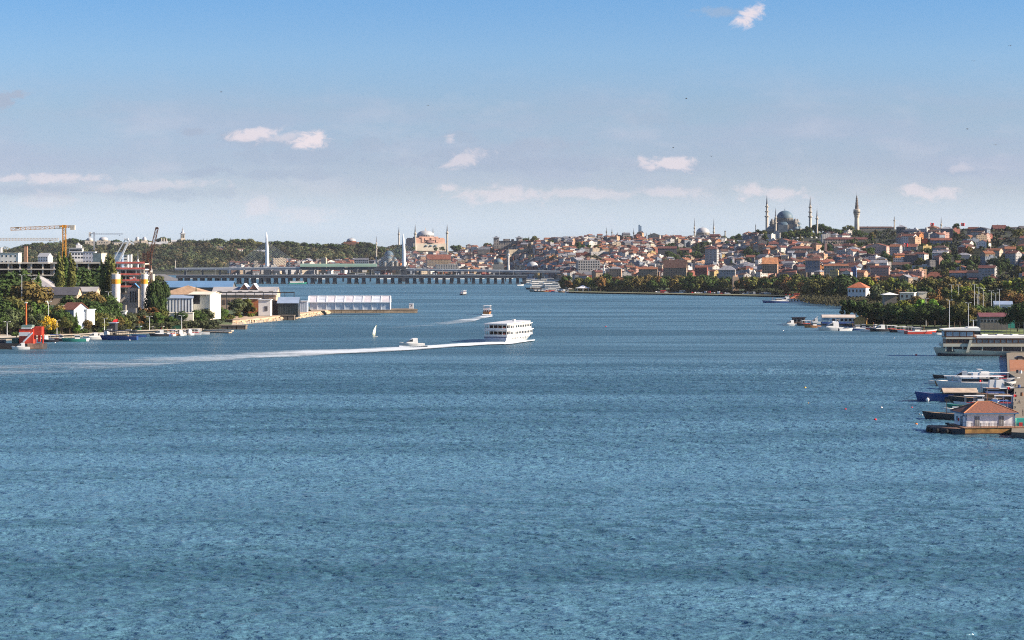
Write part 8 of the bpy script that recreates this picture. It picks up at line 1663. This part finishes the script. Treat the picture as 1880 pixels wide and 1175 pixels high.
# ---------------- foam on the water ----------------
def foam_mat(name, cov, soft, fa, scale=(.35, 1.1)):
    M = bpy.data.materials.new(name); M.use_nodes = True; t = NT(M.node_tree); b = t.n['Principled BSDF']; b.inputs['Base Color'].default_value = (.72, .78, .82, 1); b.inputs['Roughness'].default_value = .8
    g = t.node('ShaderNodeNewGeometry'); uv = t.node('ShaderNodeUVMap', uv_map='UVMap'); sp = t.node('ShaderNodeSeparateXYZ'); t.l.new(uv.outputs[0], sp.inputs[0])
    n = t.noise(t.mapv(g.outputs['Position'], rot=(0, 0, R(-8)), sc=(scale[0], scale[1], 1)), 1, 6, .68, .5); n2 = t.noise(t.mapv(g.outputs['Position'], rot=(0, 0, R(-8)), sc=(.02, .09, 1)), 1, 3, .5)
    edge = t.m('MULTIPLY', t.m('SUBTRACT', 1.0, t.m('ABSOLUTE', t.m('SUBTRACT', t.m('MULTIPLY', sp.outputs[1], 2.0), 1.0))), 1.6, clamp=True)
    fade = t.ss(sp.outputs[0], 0.0, 1.0, fa[0], fa[1])
    a = t.m('ADD', t.m('ADD', n, t.m('MULTIPLY', t.m('SUBTRACT', n2, .5), .7)), t.m('MULTIPLY', t.m('SUBTRACT', edge, 1.0), .45)); a = t.ss(t.m('ADD', a, t.m('SUBTRACT', fade, .5)), cov, cov+soft); a = t.m('MULTIPLY', a, t.ss(sp.outputs[0], 0.1, 1.0,   .5 if fa[0] < .8 else .9, .97))
    tr = t.node('ShaderNodeBsdfTransparent'); mx = t.node('ShaderNodeMixShader'); t.l.new(a, mx.inputs[0]); t.l.new(tr.outputs[0], mx.inputs[1]); t.l.new(b.outputs[0], mx.inputs[2]); t.l.new(mx.outputs[0], t.n['Material Output'].inputs[0])
    return M
def strip(name, rows, M, z=.42, label=None):
    """rows: (px, py_far, py_near)"""
    m = MB(); n = len(rows); A = [(P(px, D(a, z), z), P(px, D(b, z), z)) for px, a, b in rows]
    for i in range(n-1):
        u0, u1 = i/(n-1), (i+1)/(n-1); m.add([A[i][1], A[i+1][1], A[i+1][0], A[i][0]], [(0, 1, 2, 3)], M, [[(u0, 0), (u1, 0), (u1, 1), (u0, 1)]])
    return tag(m.build(name), label, 'foam', kind='stuff')
FM = foam_mat('foam_wake', .50, .50, (.60, 1.15)); FM2 = foam_mat('foam_bow', .35, .25, (.9, .9), (.8, 1.6)); FM3 = foam_mat('foam_faint', .58, .4, (.55, .85))
strip('ferry_wake', [(-60, 660, 704), (60, 658, 698), (160, 655, 690), (260, 651.5, 679), (360, 648, 669), (460, 645, 661), (560, 641.5, 655), (660, 639, 648), (740, 636, 644), (800, 632.6, 639), (850, 629.4, 635.5), (895, 627.5, 632.5), (925, 627.3, 631.5)], FM, label='long white wake trailing left from the ferry')
strip('bow_foam', [(925, 628, 632), (940, 627.2, 631), (960, 625, 628), (982, 623, 625)], FM2, label='foam along the waterline of the ferry')
strip('tour_boat_wake', [(700, 600, 606), (760, 595, 603), (820, 588, 599), (865, 581, 594), (884, 578, 586), (904, 577.5, 582)], FM3, label='faint curved wake behind the small tour boat')
strip('stern_foam', [(885, 576.8, 578.5), (894.5, 577, 579.6), (904, 577, 578.8)], FM2, label='white foam at the stern of the small tour boat')
strip('motorboat_foam', [(733, 634.5, 637), (760, 635.5, 638), (785, 634, 637)], FM2, label='foam beside the small cream motorboat')
def haze():
    M = bpy.data.materials.new('haze_air'); M.use_nodes = True; n = M.node_tree.nodes
    n.remove(n['Principled BSDF']); v = n.new('ShaderNodeVolumePrincipled')
    v.inputs['Color'].default_value = (0.80, 0.88, 1.0, 1); v.inputs['Density'].default_value = HAZE; v.inputs['Anisotropy'].default_value = 0.0
    M.node_tree.links.new(v.outputs[0], n['Material Output'].inputs['Volume'])
    m = MB(); m.box(0, 5500, -6, 12000, 12400, 256, M); o = m.build('haze'); tag(o, kind='stuff')
HAZE = 0.000014
haze()
# ---------------- labels of the repeats ----------------
LM = [(426, 'left of the left white pylon'), (553, 'above the green bridge station'), (700, 'around the cascading grey domes'), (750, 'below the pink mosque'), (850, 'right of the pink mosque'), (905, 'below the two-towered building'), (970, 'above the bridge end'),
      (1040, 'left of the paired thin minarets'), (1105, 'below the paired thin minarets'), (1150, 'below the glass skyscraper'), (1215, 'by the dark tree belt'), (1270, 'below the pale single-domed mosque'), (1325, 'below the dark column'), (1372, 'left of the great mosque'), (1410, 'below the great dome'),
      (1470, 'below the great mosque right end'), (1515, 'left of the fire tower foot'), (1560, 'below the fire tower'), (1600, 'below the teal-roofed hall'), (1650, 'under the red mural'), (1695, 'below the middle flag'), (1745, 'below the skyline flag'), (1795, 'below the brick church'), (1845, 'near the right edge')]
def where(px):
    r = LM[0][1]
    for a, b in LM:
        if px >= a: r = b
    return r
def label_city():
    g = {}
    for px, d, st, wc, rt, rc, e, done in HOUSES:
        if done: continue
        t = hill_t(px, d); band = 'low' if t < .25 else ('mid-slope' if t < .6 else 'high')
        if not isinstance(wc, str): wc = 'plain'
        size = {1: 'one-storey', 2: 'two-storey', 3: 'three-storey', 4: 'four-storey', 5: 'five-storey', 6: 'six-storey'}.get(st, 'tall')
        rf = rc+' roof' if rt != 'flat' else 'flat roof'
        base = '%s %s %s house with %s, %s' % (band, size, wc, rf, where(px))
        g.setdefault(base, []).append((px, e))
    for base, l in g.items():
        l.sort(key=lambda q: q[0])
        if len(l) == 1: l[0][1]['label'] = base
        else:
            for i, (px, e) in enumerate(l): e['label'] = ordw(i+1)+' from left: '+base if len(base.split()) < 14 else base+' '+ordw(i+1)
def label_trees():
    g = {}
    for px, d, h, kind, col, row, e in TREES:
        if 'label' in e: continue
        g.setdefault((row,), []).append((px, kind, col, e))
    NM = {'round': 'round tree', 'broad': 'spreading tree', 'poplar': 'poplar', 'cypress': 'cypress', 'pine': 'pine', 'spray': 'loose-crowned tree', 'shrub': 'shrub'}
    TXT = {'belt': 'among hillside houses', 'ridge': 'along the skyline', 'cyp': 'beside the palace tower', 'front': 'in the front park row', 'front2': 'in the rear park row',
           'right': 'in the near right grove', 'rightfar': 'below the right slope', 'left': 'in the left shore grove', 'leftback': 'behind the left sheds'}
    for (row,), l in g.items():
        l.sort(key=lambda q: q[0])
        for i, (px, kind, col, e) in enumerate(l):
            e['label'] = '%s %s, %s tree from left %s' % (col, NM[kind], ordw(i+1), TXT[row]) if kind != 'shrub' else '%s %s, %s plant from left %s' % (col, NM[kind], ordw(i+1), TXT[row])
            e['group'] = {'belt': 'trees among the hillside houses', 'ridge': 'trees on the skyline', 'cyp': 'cypresses by the palace tower', 'front': 'park trees on the far right shore', 'front2': 'park trees on the far right shore',
                          'right': 'trees of the right bank', 'rightfar': 'trees at the foot of the right slope', 'left': 'trees of the left shore', 'leftback': 'trees of the left shore'}[row]
label_city(); label_trees()
